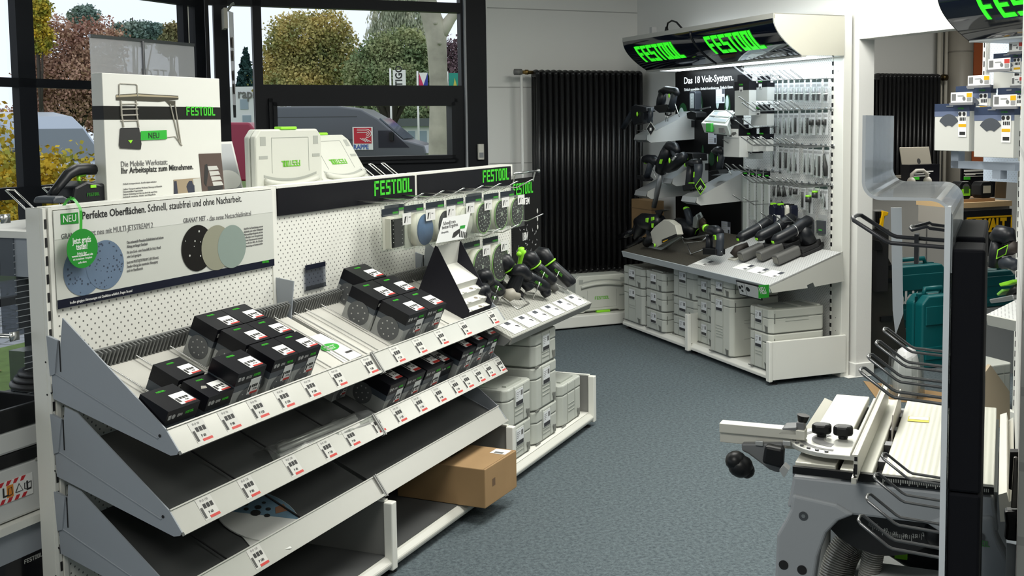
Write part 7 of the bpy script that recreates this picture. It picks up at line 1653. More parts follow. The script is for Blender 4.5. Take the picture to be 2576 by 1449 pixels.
struct('wall_pillar',MB().box(e.x,e.x+.32,1.9,2.75,0,3.0),BRW,SF)
# ================================================================ table saw
SAWG=mat('saw_grey_casting',(.33,.35,.37),.4); SAWT=mat('ribbed_table_aluminium',(.74,.73,.64),.35,.25); t_=SAWT.node_tree; wv_=t_.nodes.new('ShaderNodeTexWave'); wv_.inputs['Scale'].default_value=26; wv_.bands_direction='X'; tc_=t_.nodes.new('ShaderNodeTexCoord'); t_.links.new(tc_.outputs['Object'],wv_.inputs['Vector']); bp_=t_.nodes.new('ShaderNodeBump'); bp_.inputs['Strength'].default_value=.25; bp_.inputs['Distance'].default_value=.001; t_.links.new(wv_.outputs['Fac'],bp_.inputs['Height']); t_.links.new(bp_.outputs[0],t_.nodes['Principled BSDF'].inputs['Normal'])
FENCE=mat('fence_aluminium',(.72,.70,.62),.35,.3)
ZT=.90
def c8(x,y): return (1800+x/2.963,960+y/2.963)
def sz(x,y,z=ZT): return at(SF,*c8(x,y),z=z)
FL=sz(550,612); FRt=sz(2050,775); BLt=sz(930,90); BR=sz(2115,195)
x0=(FL.x+BLt.x)/2; x1=(FRt.x+BR.x)/2; y0=(FL.y+FRt.y)/2; y1=(BLt.y+BR.y)/2
t=thing('table_saw','white topped table saw on grey legs with an aluminium fence','table saw',SF); saw=t
xs1=sz(1000,330).x; xs2=xs1+.012
xg=[x0,sz(1150,140).x]                                               # sliding plate | middle plate | slot | right plate
xsl=(sz(1395,160).x+sz(1235,640).x)/2
def plate(a,c,ya,yb): MB().box(a,c,ya,yb,ZT-.018,ZT).build('table_plate',SAWT,t,bevel=.002)
xm=sz(1150,150).x
plate(x0,xm-.006,y0+.02,y1); plate(xm+.004,xsl-.010,y0+.004,y1-.008); plate(xsl+.006,x1,y0+.004,y1-.008)
MB().box(x0+.005,x1-.005,y0+.03,y1-.03,ZT-.05,ZT-.019).build('inner_frame',BLACKM,t)
MB().box(x0,x1,y0-.006,y0+.004,ZT-.016,ZT-.002).build('front_trim',BLACK,t); b=MB(); 
for k in range(60): x=x0+.17+(x1-x0-.18)*k/59; b.box(x,x+.0012,y0-.0068,y0-.006,ZT-.008-(.004 if k%5 else .008),ZT-.006)
b.build('front_ruler',PAPERG,t)
b=MB(); yv_=sz(1390,200).y; b.prism([(yv_-.22,ZT-.03),(yv_-.20,ZT+.035),(yv_-.02,ZT+.05),(yv_+.0,ZT-.03)],xsl-.003,xsl,'x'); b.build('blade_splitter',mat('splitter_grey',(.40,.37,.33),.4,.4),t)
b=MB(); 
for f in (.15,.35,.55,.75): y_=y0+(y1-y0)*f; b.box(xsl-.009,xsl+.005,y_,y_+.03,ZT-.02,ZT-.004)
b.build('slot_inserts',DKSTEEL,t)
p=[sz(*q,ZT+.0012) for q in ((1440,256),(1595,265),(1590,305),(1430,293))]; b=MB(); b.mt(0).add([tuple(v) for v in p],[(0,1,2,3)]); c=[p[0].lerp(p[2],.12),p[0].lerp(p[1],.95),None,None]; q2=[(p[0]*(1-u)+p[1]*u)*(1-v)+(p[3]*(1-u)+p[2]*u)*v for u,v in ((.05,.08),(.97,.08),(.97,.62),(.05,.62))]; b.mt(1).add([(v.x,v.y,v.z+.0005) for v in q2],[(0,1,2,3)]); b.build('yellow_sticker',[mat('sticker_yellow',(.75,.68,.05),.5),PAPER],t,recalc=False)
# left side guide strip
b=MB(); g0=sz(722,335,ZT-.0); g1=sz(850,150,ZT); b.prism([(x0-.030,ZT-.035),(x0-.002,ZT-.035),(x0-.002,ZT-.012),(x0-.024,ZT-.004)],y0+.25,y1-.03,'y'); b.build('side_guide',FENCE,t)
# grey casting under the table
zc_=ZT-.022
b=MB(); b.prism([(x0+.0,zc_),(x1,zc_),(x1+.005,zc_-.035),(x1+.01,zc_-.066),(x0-.012,zc_-.066),(x0-.006,zc_-.035)],y0,y0+.03,'y'); b.build('front_apron',SAWG,t,bevel=.006)
MB().box(x0,x1,y1-.03,y1,zc_-.09,zc_).build('rear_apron',SAWG,t); MB().box(x0-.006,x0+.02,y0+.03,y1-.03,zc_-.06,zc_).build('side_apron',SAWG,t); MB().box(x1-.02,x1+.006,y0+.03,y1-.03,zc_-.06,zc_).build('side_apron',SAWG,t)
def leg(xo,sgn,front=True):
    yy=y0-.008 if front else y1-.04
    P=[(0,zc_-.035),(.085,zc_-.045),(.118,zc_-.062),(.088,zc_-.078),(.066,zc_-.105),(.050,zc_-.155),(.040,zc_-.23),(.030,zc_-.40),(.035,0.0),(-.030,0.0),(-.034,zc_-.40),(-.034,zc_-.22),(-.030,zc_-.12),(-.012,zc_-.085),(-.004,zc_-.066)]
    P=[(xo+sgn*a,z) for a,z in P]; b=MB(); b.prism(P if sgn>0 else P[::-1],yy,yy+.05,'y'); o=b.build('leg',SAWG,t,bevel=.006,seg=3)
    if front:
        b=MB()
        for a,z in ((-.016,zc_-.178),(.020,zc_-.183)): b.disc((xo+sgn*a,yy-.0012,z),.0095,'y',16)
        b.mt(1).disc((xo+sgn*.022,yy-.0012,zc_-.075),.009,'y',14); b.mt(2).disc((xo+sgn*.022,yy-.0018,zc_-.075),.004,'y',6)
        b.build('leg_holes',[BLACKM,DKSTEEL,STEEL],o,recalc=False)
    return o
leg(x0+.0,1); lr=leg(x1-.0,-1); leg(x0,1,False); leg(x1,-1,False)
b=MB(); k_=at(SF,*c8(1962,1200),y=y0-.009); festool(b,T(x1-.06,y0-.0092,k_.z-.006) @ FRONT,.011,.0006); b.build('lettering',mat('saw_green',(.10,.33,.10),.5),lr)
b=MB()
for k in range(3): b.box(x1-.058+k*.009,x1-.052+k*.009,y0-.0094,y0-.008,k_.z-.024,k_.z-.017)
b.build('dark_marks',INKG,lr)
b=MB(); b.smooth=True; q=at(SF,*c8(772,900),y=y0+.22); b.cyl((q.x,y0+.22,zc_-.05),(q.x-.006,y0+.22,0),.026,.026,16); b.build('inner_post',mat('post_pale_grey',(.45,.47,.46),.4),t)
# bevel scale arc
b=MB(); cxa=at(SF,*c8(1240,850),y=y0+.05); P=[]
for k in range(17):
    a=PI+PI*k/16; P.append((cxa.x+.118*math.cos(a),zc_-.062+.092*math.sin(a)))
b.prism(P,y0+.045,y0+.10,'y'); b.build('bevel_quadrant',mat('quadrant_black',(.010,.010,.011),.45),t)
b=MB(); nums=('45','40','35','30','25','20')
pa=at(SF,*c8(1145,1050),y=y0+.044); pb=at(SF,*c8(1580,1105),y=y0+.044)
for k in range(31):
    f=k/30; x=pa.x+(pb.x-pa.x)*f; z=pa.z+(pb.z-pa.z)*f-.016*math.sin(PI*min(1,f*.9)); L_=.012 if k%5==2 else .007
    b.box(x-.0004,x+.0004,y0+.0436,y0+.0444,z-L_,z)
    if k%5==2: b.txt(nums[k//5],T(x+.001,y0+.0438,z-.004) @ FRONT,.0095,1)
b.build('bevel_scale',PAPERG,t)
b=MB(); b.smooth=True; q=at(SF,*c8(1640,1130),y=y0+.04); b.ball((q.x,y0+.04,q.z),.022,.02,.026); b.build('bevel_knob',BLACK,t)
# rip fence along the table
t2=thing('rip_fence','tall white aluminium rip fence lying along the saw table','fence',SF)
fe=at(SF,*c8(1030,660),y=y0-.045); fb=sz(1250,165,ZT+.0); fx0=at(SF,*c8(1012,600),y=y0-.045).x; fx1=at(SF,*c8(1062,600),y=y0-.045).x; w_=fx1-fx0
ztf=at(SF,*c8(1035,545),y=y0-.045).z; zbf=at(SF,*c8(1035,765),y=y0-.045).z
b=MB(); ye=fb.y
b.box(fx0+w_*.32,fx1,y0-.045,ye,ZT+.004,ztf); b.box(fx0-w_*.15,fx0+w_*.34,y0-.045,ye,ztf-.012,ztf-.001); b.box(fx0-w_*.15,fx0-w_*.02,y0-.045,ye,ztf-.001,ztf+.004)
b.box(fx0+w_*.25,fx0+w_*.95,y0-.045,y0-.004,zbf+.012,ZT-.002); b.box(fx0+w_*.0,fx0+w_*.75,y0-.045,y0-.006,zbf,zbf+.012)
b.build('extrusion',FENCE,t2,bevel=.0012)
b=MB(); b.box(fx0+w_*.45,fx0+w_*.9,y0-.0456,y0-.045,ztf-.012,ztf-.004); b.box(fx0+w_*.4,fx0+w_*.9,y0-.0456,y0-.045,ZT+.008,ztf-.018); b.box(fx0+w_*.3,fx0+w_*.6,y0-.0456,y0-.045,zbf+.016,zbf+.03); b.build('hollow_ends',BLACKM,t2)
# mitre gauge
t3=thing('mitre_gauge','round mitre gauge plate with two black knobs on the saw table','gauge',SF)
mc=sz(925,425,ZT+.022); mc.y-=.012; r_=.098
P=[]
for k in range(25):
    a=PI*.42+PI*1.12*k/24; P.append((mc.x+r_*math.cos(a),mc.y+r_*math.sin(a)))
P+=[(fx0-.004,mc.y-r_*.98),(fx0-.004,mc.y+r_*.80)]
b=MB(); b.prism(P,ZT+.012,ZT+.022,'z'); b.build('plate',mat('gauge_silver',(.62,.62,.57),.35,.4),t3,bevel=.002)
b=MB(); b.smooth=True
def arcs(rr_,a0,a1,wid,z): 
    n_=14; 
    for k in range(n_):
        a=PI*(a0+(a1-a0)*k/n_); a2=PI*(a0+(a1-a0)*(k+1)/n_); b.poly((mc.x+(rr_-wid)*math.cos(a),mc.y+(rr_-wid)*math.sin(a),z),(mc.x+rr_*math.cos(a),mc.y+rr_*math.sin(a),z),(mc.x+rr_*math.cos(a2),mc.y+rr_*math.sin(a2),z),(mc.x+(rr_-wid)*math.cos(a2),mc.y+(rr_-wid)*math.sin(a2),z))
arcs(.080,.75,1.5,.011,ZT+.0225); arcs(.054,.7,1.45,.024,ZT+.0225)
b.build('gauge_slots',mat('slot_grey',(.18,.18,.18),.5),t3,recalc=False)
b=MB()
for k in range(9): a=PI*(.9+.07*k); b.cyl((mc.x+.090*math.cos(a),mc.y+.090*math.sin(a),ZT+.022),(mc.x+.090*math.cos(a),mc.y+.090*math.sin(a),ZT+.025),.004,n=8)
b.build('index_studs',DKSTEEL,t3)
for (cx_,cy_) in ((790,385),(950,400)):
    q=sz(cx_,cy_+15,ZT+.025); b=MB(); b.smooth=False; b.prism([(-.019,-.012),(-.008,-.021),(.010,-.020),(.020,-.010),(.020,.010),(.008,.018),(-.012,.016)],ZT+.022,ZT+.030,'z') if False else None
    b.use(T(q.x,q.y,0)); b.cyl((0,0,ZT+.02),(0,0,ZT+.034),.010,n=12); b.prism([(-.020,-.010),(-.010,-.016),(.012,-.015),(.021,-.006),(.019,.010),(.004,.015),(-.015,.012)],ZT+.030,ZT+.050,'z'); b.build('clamp_knob',BLACK,t3,bevel=.005)
# mitre fence rail sticking out to the left with its carriage
t4=thing('crosscut_fence','aluminium crosscut fence with a black round knob sticking out at the saw front','fence',SF)
yr=y0+.095
ra=at(SF,*c8(38,375),y=yr); rb=at(SF,*c8(600,465),y=yr)
zr0,zr1=ra.z-.020,ra.z+.022
b=MB(); b.box(ra.x,rb.x+.02,yr-.012,yr+.016,ra.z+.002,zr1); b.box(ra.x,rb.x+.02,yr-.006,yr+.010,zr0,ra.z+.001); b.build('rail',FENCE,t4,bevel=.0015)
MB().box(ra.x-.0008,ra.x,yr-.004,yr+.008,zr0+.004,zr1-.006).build('rail_end',INKG,t4)
b=MB(); P=[at(SF,*c8(a,c),y=yr-.02) for a,c in ((190,462),(500,462),(500,640),(470,685),(400,660),(240,540),(195,520))]; b.prism([(v.x,v.z) for v in P],yr-.02,yr+.0,'y'); b.build('carriage',mat('carriage_grey',(.16,.165,.17),.45),t4,bevel=.004)
b=MB(); b.smooth=True; q=at(SF,*c8(192,615),y=yr-.03); b.ball((q.x,yr-.035,q.z-.003),.026,.026,.023); b.ball((q.x-.010,yr-.036,q.z+.008),.022,.024,.020); b.ball((q.x+.012,yr-.03,q.z-.012),.016,.018,.016); b.build('round_knob',BLACK,t4)
b=MB(); q=at(SF,*c8(435,560),y=yr-.03); b.prism([(q.x-.022,q.z-.012),(q.x+.020,q.z-.02),(q.x+.022,q.z+.022),(q.x-.016,q.z+.026)],yr-.045,yr-.02,'y'); b.build('clamp_knob',BLACK,t4,bevel=.006)
b=MB(); P=[at(SF,*c8(a,c),y=yr-.012) for a,c in ((460,395),(500,345),(605,340),(605,405))]; b.prism([(v.x,v.z) for v in P],yr-.012,yr+.03,'y'); b.box(at(SF,*c8(604,320),y=yr).x,at(SF,*c8(665,320),y=yr).x,yr-.006,yr+.02,ra.z+.01,at(SF,*c8(640,300),y=yr).z); b.build('stop_block',mat('carriage_grey',(.16,.165,.17),.45),t4,bevel=.002)
b=MB(); q=at(SF,*c8(648,300),y=yr+.005); b.cyl((q.x,yr+.005,q.z),(q.x+.002,yr+.005,q.z+.014),.009,.013,12); b.build('stop_knob',BLACK,t4)
b=MB(); 
for cx_ in (325,530): 
    q0_=at(SF,*c8(cx_-28,440),y=yr-.022); q1_=at(SF,*c8(cx_+30,480),y=yr-.022); b.box(q0_.x,q1_.x,yr-.024,yr-.018,q1_.z,q0_.z)
b.build('rail_clip',mat('clip_grey',(.42,.43,.43),.4,.3),t4,bevel=.001)
b=MB(); P=[at(SF,*c8(a,c),y=y0-.004) for a,c in ((475,660),(505,625),(545,660),(510,720))]; b.prism([(v.x,v.z) for v in P],y0-.004,y0+.02,'y'); b.build('end_bracket',mat('clip_grey',(.42,.43,.43),.4,.3),t4)
# hoses under the saw
def hose(pts,label,r=.022):
    P=[Vector(p) for p in pts]; fine=[]
    for i in range(len(P)-1):
        p0_,p1_,p2_,p3_=P[max(i-1,0)],P[i],P[i+1],P[min(i+2,len(P)-1)]
        for k in range(34):
            s=k/34; fine.append(.5*((2*p1_)+(p2_-p0_)*s+(2*p0_-5*p1_+4*p2_-p3_)*s*s+(3*p1_-p0_-3*p2_+p3_)*s**3))
    b=MB(); b.smooth=False; b.tube([tuple(p) for p in fine],[r*(1.0 if (k//2)%2 else .80) for k in range(len(fine))],14)
    return solo('dust_hose',b,mat('hose_grey',(.46,.45,.42),.35,.3),SF,label,'hose')
def hp(x,y,d): return tuple(at(SF,*c8(x,y),y=y0+d))
hose([hp(1080,1075,.16),hp(1010,1160,.15),hp(935,1260,.14),hp(880,1400,.13),hp(850,1560,.12),hp(840,1700,.12)],'front grey ribbed dust hose under the table saw',.027)
hose([hp(1150,1150,.20),hp(1080,1200,.22),hp(1000,1290,.22),hp(955,1420,.22),hp(940,1600,.22)],'rear grey ribbed dust hose under the table saw',.023)
hose([hp(1230,1110,.12),hp(1195,1200,.12),hp(1165,1330,.12),hp(1140,1480,.12),hp(1130,1650,.12)],'straight grey ribbed dust hose beside the white box under the saw',.022)
t=thing('dust_extractor','dark dust extractor with a green clip under the table saw','extractor',SF); q=at(SF,*c8(1440,1290),y=y0+.30); b=MB(); b.smooth=True; b.tube([(q.x-.12,y0+.30,q.z+.01),(q.x-.04,y0+.30,q.z+.045),(q.x+.06,y0+.30,q.z+.01),(q.x+.13,y0+.30,q.z-.06)],[.03,.05,.06,.05],12); b.build('handle_body',TOOLB,t); q2_=at(SF,*c8(1380,1255),y=y0+.24); MB().box(q2_.x-.012,q2_.x+.014,y0+.235,y0+.25,q2_.z-.018,q2_.z+.018).build('lime_clip',LIME,t)
MB().box(q.x-.16,q.x+.20,y0+.22,y0+.50,0,q.z-.05).build('tank',mat('tank_pale',(.42,.44,.42),.5),t)
pb0=at(SF,*c8(1160,1335),y=y0+.0); pb1=at(SF,*c8(1640,1350),y=y0+.0); za_=at(SF,*c8(1180,1330),y=y0+.18).z
t=thing('white_box','white smooth topped box under the table saw front','box',SF); ptl=sz(1195,1330,za_); ptr=sz(1610,1345,za_); MB().rbox(ptl.x-.01,ptr.x+.04,y0+.0,ptl.y,0,za_,.02).build('box',mat('white_plastic',(.74,.77,.76),.3),t,bevel=.012)
b=MB(); b.smooth=True; q=at(SF,*c8(1060,1400),y=y0+.25); b.cyl((q.x-.05,y0+.25,q.z),(q.x+.09,y0+.25,q.z-.008),.012,n=10); solo('white_tube',b,mat('post_pale_grey',(.45,.47,.46),.4),SF,'pale grey tube behind the dust hoses','tube')
# side rail and black lever at the right of the saw
b=MB(); P=[(x1+.008,ZT-.01),(x1+.022,ZT-.004),(x1+.026,ZT-.022),(x1+.036,ZT-.014),(x1+.038,ZT-.055),(x1+.012,ZT-.06)]; b.prism(P,y0-.02,y1-.03,'y'); b.build('side_rail',FENCE,saw)
t=thing('clamp_lever','black lever with a steel arm between the saw and the brick pillar','lever',SF); yl=y0-.10
P=[at(SF,*c8(a,c),y=yl) for a,c in ((2222,565),(2250,565),(2262,945),(2200,945))]; b=MB(); b.prism([(v.x,v.z) for v in P],yl,yl+.008,'y'); b.build('steel_arm',mat('arm_dark_steel',(.16,.15,.14),.4,.6),t,bevel=.002)
P=[at(SF,*c8(a,c),y=yl) for a,c in ((2148,955),(2280,955),(2262,1060),(2270,1190),(2150,1175),(2160,1060))]; b=MB(); b.prism([(v.x,v.z) for v in P],yl-.008,yl+.02,'y'); b.build('grip',BLACK,t,bevel=.006)
P=[at(SF,*c8(a,c),y=yl+.02) for a,c in ((2195,525),(2299,525),(2299,840),(2185,800))]; b=MB(); b.prism([(v.x,v.z) for v in P],yl+.02,yl+.04,'y'); b.build('mount',BLACKM,t)
P=[at(SF,*c8(a,c),y=yl+.03) for a,c in ((2168,1170),(2262,1190),(2262,1449),(2168,1449))]; b=MB(); b.prism([(v.x,v.z if i<2 else 0) for i,v in enumerate(P)],yl+.01,yl+.05,'y'); b.build('pale_post',mat('post_blue_grey',(.36,.40,.44),.4),t)
# ================================================================ thin free standing rack with hooks in front of the saw
RK=thing('hook_rack','thin dark free standing rack with wire hooks before the table saw','rack',SF)
yf,yk=1.60,2.02
def rx(px,py,y): return at(SF,px,py,y=y)
xl=rx(2390,900,yf).x; xr=rx(2474,900,yf).x
zt1=rx(2440,628,yf).z; zs1=rx(2420,1241,yf).z
MB().box(xl,xr,yf,yf+.10,zs1+.0008,zt1).build('dark_panel',mat('rack_black',(.006,.0065,.009),.8,spec=.12),RK,bevel=.004); MB().box(xl,xr,yf,yf+.10,.02,zs1-.0008).build('dark_panel',mat('rack_black',(.006,.0065,.009),.8,spec=.12),RK,bevel=.004)
zt2=rx(2450,552,yk).z; MB().box(xl,xr-.002,yf+.12,yk,.02,zt2).build('dark_panel',mat('rack_black',(.006,.0065,.009),.8,spec=.12),RK,bevel=.004)
MB().box(xl-.10,xr+.01,yf-.02,yk+.02,0,.02).build('foot_plate',DKSTEEL,RK)
ACR=clear('grey_acrylic',(.74,.76,.78),.20,.08,(.66,.69,.71)); EDGE=mat('acrylic_edge',(.50,.53,.56),.25)
MB().box(xl-.010,xl-.002,yf-.006,yf+.02,.02,rx(2400,520,yf).z).build('pale_edge_strip',mat('pale_strip',(.62,.66,.70),.35),RK); MB().box(xl-.008,xl-.003,yf+.02,yk,.6,zt2).build('hook_panel',ACR,RK)
# clear bent tray on top
ty0,ty1=yf,yk; zb=rx(2300,505,ty0).z; xo=rx(2168,450,ty0).x; zt=rx(2168,290,ty0).z; xi=xl-.014
TR=thing('clear_tray','bent clear acrylic tray on top of the hook rack','tray',SF)
def bend(off):
    c=.026; pts=[]
    pts.append((xo+off,zt)); pts.append((xo+off,zb+c))
    for k in range(1,6): a=PI+PI/2*k/6; pts.append((xo+c+(c-off)*math.cos(a),zb+c+(c-off)*math.sin(a)))
    pts.append((xo+c,zb+off)); pts.append((xi-c+.01,zb+off))
    for k in range(1,6): a=PI/2-PI/2*k/6; pts.append((xi-c+.01+(c+off-.0)*math.cos(a),zb-c+(c+off)*math.sin(a)))
    pts.append((xi+.01+off,zb-c)); pts.append((xi+.01+off,zb-.10)); return pts
A_=bend(0); B_=bend(.0045)
b=MB(); b.smooth=True
for P in (A_,B_):
    for (xa0,za0),(xb0_,zb0_) in zip(P,P[1:]): b.poly((xa0,ty0,za0),(xb0_,ty0,zb0_),(xb0_,ty1,zb0_),(xa0,ty1,za0))
b.build('sheet',ACR,TR,recalc=False)
b=MB()
for yy in (ty0,ty1):
    for i in range(len(A_)-1): b.poly((A_[i][0],yy,A_[i][1]),(A_[i+1][0],yy,A_[i+1][1]),(B_[i+1][0],yy,B_[i+1][1]),(B_[i][0],yy,B_[i][1]))
b.poly((A_[0][0],ty0,A_[0][1]),(B_[0][0],ty0,B_[0][1]),(B_[0][0],ty1,B_[0][1]),(A_[0][0],ty1,A_[0][1]))
b.build('sheet_edge',EDGE,TR,recalc=False)
b=MB(); P=[at(SF,a,c,y=yk-.02) for a,c in ((2241,522),(2268,522),(2272,790),(2253,843),(2246,780))]; b.prism([(v.x,v.z) for v in P],yk-.022,yk-.018,'y'); b.build('support_fin',clear('pale_acrylic',(.80,.82,.84),.62,.4,(.66,.70,.73)),TR)
# hooks: two groups of four and a dark pair on top
def rhook(y,z,L,label,m,r=.0024,gap=.036,up=.036):
    b=MB(); b.smooth=True; X=xl-.006
    for s in (0,1): pass
    b.tube([(X,y-gap/2,z-.03),(X,y-gap/2,z-.006),(X-.004,y-gap/2,z),(X-L*.60,y-gap/2,z+.004),(X-L*.66,y-gap/2,z+.007),(X-L,y-gap/2,z+up),(X-L-.004,y-gap/4,z+up+.002),(X-L-.004,y+gap/4,z+up+.002),(X-L,y+gap/2,z+up),(X-L*.66,y+gap/2,z+.007),(X-L*.60,y+gap/2,z+.004),(X-.004,y+gap/2,z),(X,y+gap/2,z-.006),(X,y+gap/2,z-.03)],r,8)
    return solo('rack_hook',b,m,SF,label,'hook','double wire hooks on the rack')
HKM=mat('hook_grey_wire',(.20,.20,.20),.3,.85); HKD=mat('hook_dark_wire',(.05,.05,.055),.4,.4)
near=('at the front end','second from the front end','third from the front end','at the saw end')
for i,y in enumerate((1.635,1.735,1.845,1.965)):
    rhook(y,1.165,.116,'grey double wire hook of the middle rack row, '+near[i],HKM); rhook(y,.940,.116,'grey double wire hook of the low rack row, '+near[i],HKM)
rhook(1.70,1.385,.135,'dark double wire hook of the top rack row',HKD,.0032,.09)
rhook(1.93,1.385,.07,'short dark double wire hook behind the top one on the rack',HKD,.0028,.07,.0)
b=MB(); b.box(xl-.060,xl-.054,1.73,1.75,1.35,1.395); solo('hook_stop',b,HKD,SF,'dark clip plate on the top dark hook of the rack','clip')
# ================================================================ things at the far left behind the gondola post
ybk=.30
def L3(px,py,y=ybk): return at(GF,px,py,y=y)
def louvre(pts,label):
    (x0,yt),(x1,yb)=pts; a=L3(x0,yt); c=L3(x1,yb); t=thing('clear_case_stack',label,'cases',GF @ T(a.x,ybk,c.z)); w=c.x-a.x+.10; h=a.z-c.z; n_=max(6,int(h/.018))
    MB().box(0,w,0,.06,0,h).build('shell',clear('smoky_case',(.42,.45,.48),.12,.1,(.5,.52,.54)),t)
    b=MB()
    for k in range(n_): b.box(-.001,w,-.0015,.0,h*k/n_,h*k/n_+.0022)
    b.build('case_edges',mat('case_edge_pale',(.55,.58,.62),.3),t)
    MB().box(w*.35,w*.9,.012,.05,.01,h-.01).build('dark_contents',mat('dark_blue_content',(.02,.03,.045),.5),t)
louvre(((31,583),(74,838)),'hanging stack of clear slim cases behind the near post'); louvre(((60,885),(90,1000)),'lower stack of clear slim cases behind the near post')
p_=L3(45,830); peg_hook(GF @ T(-.04,.08,L3(70,830,.12).z) @ RZ(180),'bent wire hook sticking out behind the near post',.26,'peg hooks on the rear side',gap=.03,up=.05,r=.003)
b=MB(); q=L3(70,560); b.smooth=True; b.ball((q.x+.03,ybk-.05,q.z),.03,.05,.05); t=solo('black_roller',b,BLACK,GF,'round black roller on a clear bracket behind the near post','roller')
# lower rear shelf with open case, hose and warning label
ys_=.50
zz_=at(GF,60,1300,y=.1).z
sh=at(GF,40,1300,y=.30).z
def rear_case(x0,x1,z0,z1,y0,y1,m,nm,label):
    t=thing('tool_case',label,'case',GF); b=MB(); b.prism([(x0+.01,y0),(x1-.01,y0),(x1,y0+.01),(x1,y1-.01),(x1-.01,y1),(x0+.01,y1),(x0,y1-.01),(x0,y0+.01)],z0,z1,'z'); b.build('body',m,t,bevel=.006); return t
yA,yB=.10,.48
def zy(py,px=50): return at(GF,px,py,y=yA).z
xL=at(GF,0,1150,y=yA).x-.12; xR=at(GF,104,1150,y=yA).x+.05
zs=[zy(1302),zy(1200),zy(1165),zy(1118),zy(1075)]
t=thing('tool_case','white and black case with a red striped warning label behind the post','case',GF)
b=MB(); b.box(xL,xR,yA,yB,zs[0],zs[2]); b.build('body',mat('case_white',(.62,.63,.62),.4),t,bevel=.008); MB().box(xL-.002,xR+.002,yA-.004,yB,zs[2],zs[2]+.035).build('black_band',BLACK,t,bevel=.003)
b=MB(); b.box(xL,xR,yA,yB,zs[2]+.035,zs[4]); b.build('body',mat('case_white',(.62,.63,.62),.4),t,bevel=.008)
za,zb_=zy(1198),zy(1252); lx0,lx1=at(GF,-20,1220,y=yA-.002).x,at(GF,82,1220,y=yA-.002).x; LWD=lx1-lx0
lb=MB(); lb.mt(0).box(lx0,lx1,yA-.003,yA-.001,zb_,za); lb.mt(1)
for k in range(6):
    x=lx0+k*LWD/5.5; 
    if x+.014<lx1: lb.prism([(x,za),(x+.014,za),(x+.004,za-.012),(x-.006 if x-.006>lx0 else lx0,za-.012)],yA-.0036,yA-.003,'y'); lb.prism([(x+.004,zb_+.012),(x+.016,zb_+.012),(x+.008,zb_),(x-.004 if x-.004>lx0 else lx0,zb_)],yA-.0036,yA-.003,'y')
o1,o2=at(GF,14,1220,y=yA).x,at(GF,31,1220,y=yA).x; lb.mt(2).box(o1,o2,yA-.0036,yA-.003,zb_+.013,za-.013); lb.mt(3)
lb.txt('L',T(at(GF,2,1220,y=yA).x,yA-.0034,zb_+.018) @ FRONT,.036,1,.0008); lb.txt('L',T(at(GF,63,1220,y=yA).x,yA-.0034,zb_+.016) @ FRONT,.036,1,.0008)
mm=(zb_+za)/2; w1=at(GF,36,1220,y=yA).x
for pts in (((w1,mm-.010),(w1+.012,mm+.012),(w1+.024,mm-.010),(w1,mm-.010)),((w1+.03,mm-.009),(w1+.03,mm+.008),(w1+.041,mm+.005),(w1+.052,mm+.008),(w1+.052,mm-.009),(w1+.041,mm-.012),(w1+.03,mm-.009)),((o1+.004,mm-.012),(o1+.004,mm+.008),(o2-.006,mm+.010),(o2-.004,mm-.010),(o1+.004,mm-.012))): lb.tube([(x,yA-.0038,z) for x,z in pts],.0012,4)
lb.build('warning_label',[PAPER,mat('warn_red',(.55,.02,.03),.5),mat('warn_orange',(.75,.26,.03),.5),INK],t)
b=MB(); b.box(xL+.05,xL+.054,yA-.002,yA+.002,zs[0],zs[4]); q=at(GF,88,1160,y=yA).x; b.box(q,q+.03,yA-.003,yA+.004,zy(1172),zy(1150)); b.build('case_groove',GROOVE,t)
t=thing('hose_tray','black open tray with coiled hose and a green braided cable on the white case','tray',GF)
zT=zs[4]; zU=zy(1020)
b=MB(); b.box(xL,xR,yA-.004,yA+.012,zT,zU); b.box(xL,xR,yB-.012,yB,zT,zU); b.box(xL,xL+.012,yA,yB,zT,zU); b.box(xR-.012,xR,yA,yB,zT,zU); b.box(xL,xR,yA,yB,zT,zT+.01); b.build('tray',BLACK,t,bevel=.003)
hc_=at(GF,75,1045,y=.28)
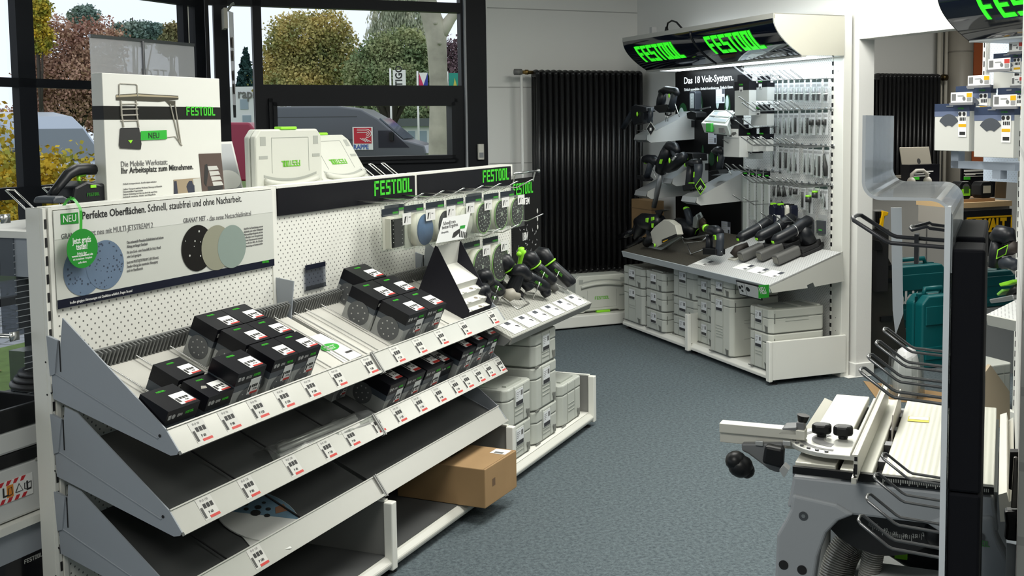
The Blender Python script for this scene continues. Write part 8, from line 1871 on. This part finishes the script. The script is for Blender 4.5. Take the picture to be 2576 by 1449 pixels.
for i in range(3):
    b=MB(); b.smooth=True; b.tube([(hc_.x+.10+(.125-.012*i)*math.cos(a),.28+(.105-.012*i)*math.sin(a),zU-.005+.016*i) for a in [k*PI/12 for k in range(25)]],.0105,8,False); b.build('coiled_hose',mat('hose_black',(.03,.03,.032),.4),t)
BRD=mat('green_braid',(.10,.22,.02),.6); t_=BRD.node_tree; wv_=t_.nodes.new('ShaderNodeTexWave'); wv_.inputs['Scale'].default_value=60; wv_.bands_direction='DIAGONAL'; tc_=t_.nodes.new('ShaderNodeTexCoord'); t_.links.new(tc_.outputs['Object'],wv_.inputs[0]); rp_=t_.nodes.new('ShaderNodeValToRGB'); t_.links.new(wv_.outputs['Fac'],rp_.inputs[0]); rp_.color_ramp.elements[0].color=(.01,.02,.01,1); rp_.color_ramp.elements[1].color=(.38,.55,.05,1); t_.links.new(rp_.outputs[0],t_.nodes['Principled BSDF'].inputs['Base Color'])
b=MB(); b.smooth=True; b.tube([(hc_.x-.02+.12*k/8,.17+.02*math.sin(k),zU-.006+.012*math.sin(k*.4)) for k in range(10)],.014,10); b.build('braided_cable',BRD,t)
sh_=thing('low_shelf','white low shelf with grey brackets behind the near post','shelf',GF); zq=zs[0]-.003; MB().box(xL-.05,xR+.1,.08,.52,zq-.022,zq).build('board',WHITE,sh_); b=MB(); b.prism([(.08,zq-.022),(.5,zq-.022),(.46,zq-.06),(.08,zq-.20)],xR+.02,xR+.026,'x'); b.build('side_bracket',GREYM,sh_); MB().box(xL-.05,xR+.02,.10,.112,zq-.20,zq-.022).build('front_apron',GREYM,sh_)
t=thing('black_case','black glossy case low down behind the near post','case',GF); zk=zy(1395); MB().box(xL,xR+.02,.10,.5,.03,zk).build('body',mat('glossy_black',(.01,.01,.012),.15),t,bevel=.01); b=MB(); festool(b,T(at(GF,62,1420,y=.098).x,.099,zy(1424)) @ FRONT,.012,.0006); b.build('lettering',PAPERG,t)
t=thing('white_cable_clip','small white pad on the sill behind the hose tray','pad',GF); q=at(GF,45,1032,y=.6); MB().box(q.x-.05,q.x+.1,.58,.68,q.z-.02,q.z).build('pad',PAPER,t); MB().box(q.x-.06,q.x+.12,.56,.7,0,q.z-.02).build('sill_block',mat('sill_grey',(.4,.42,.44),.5),t)
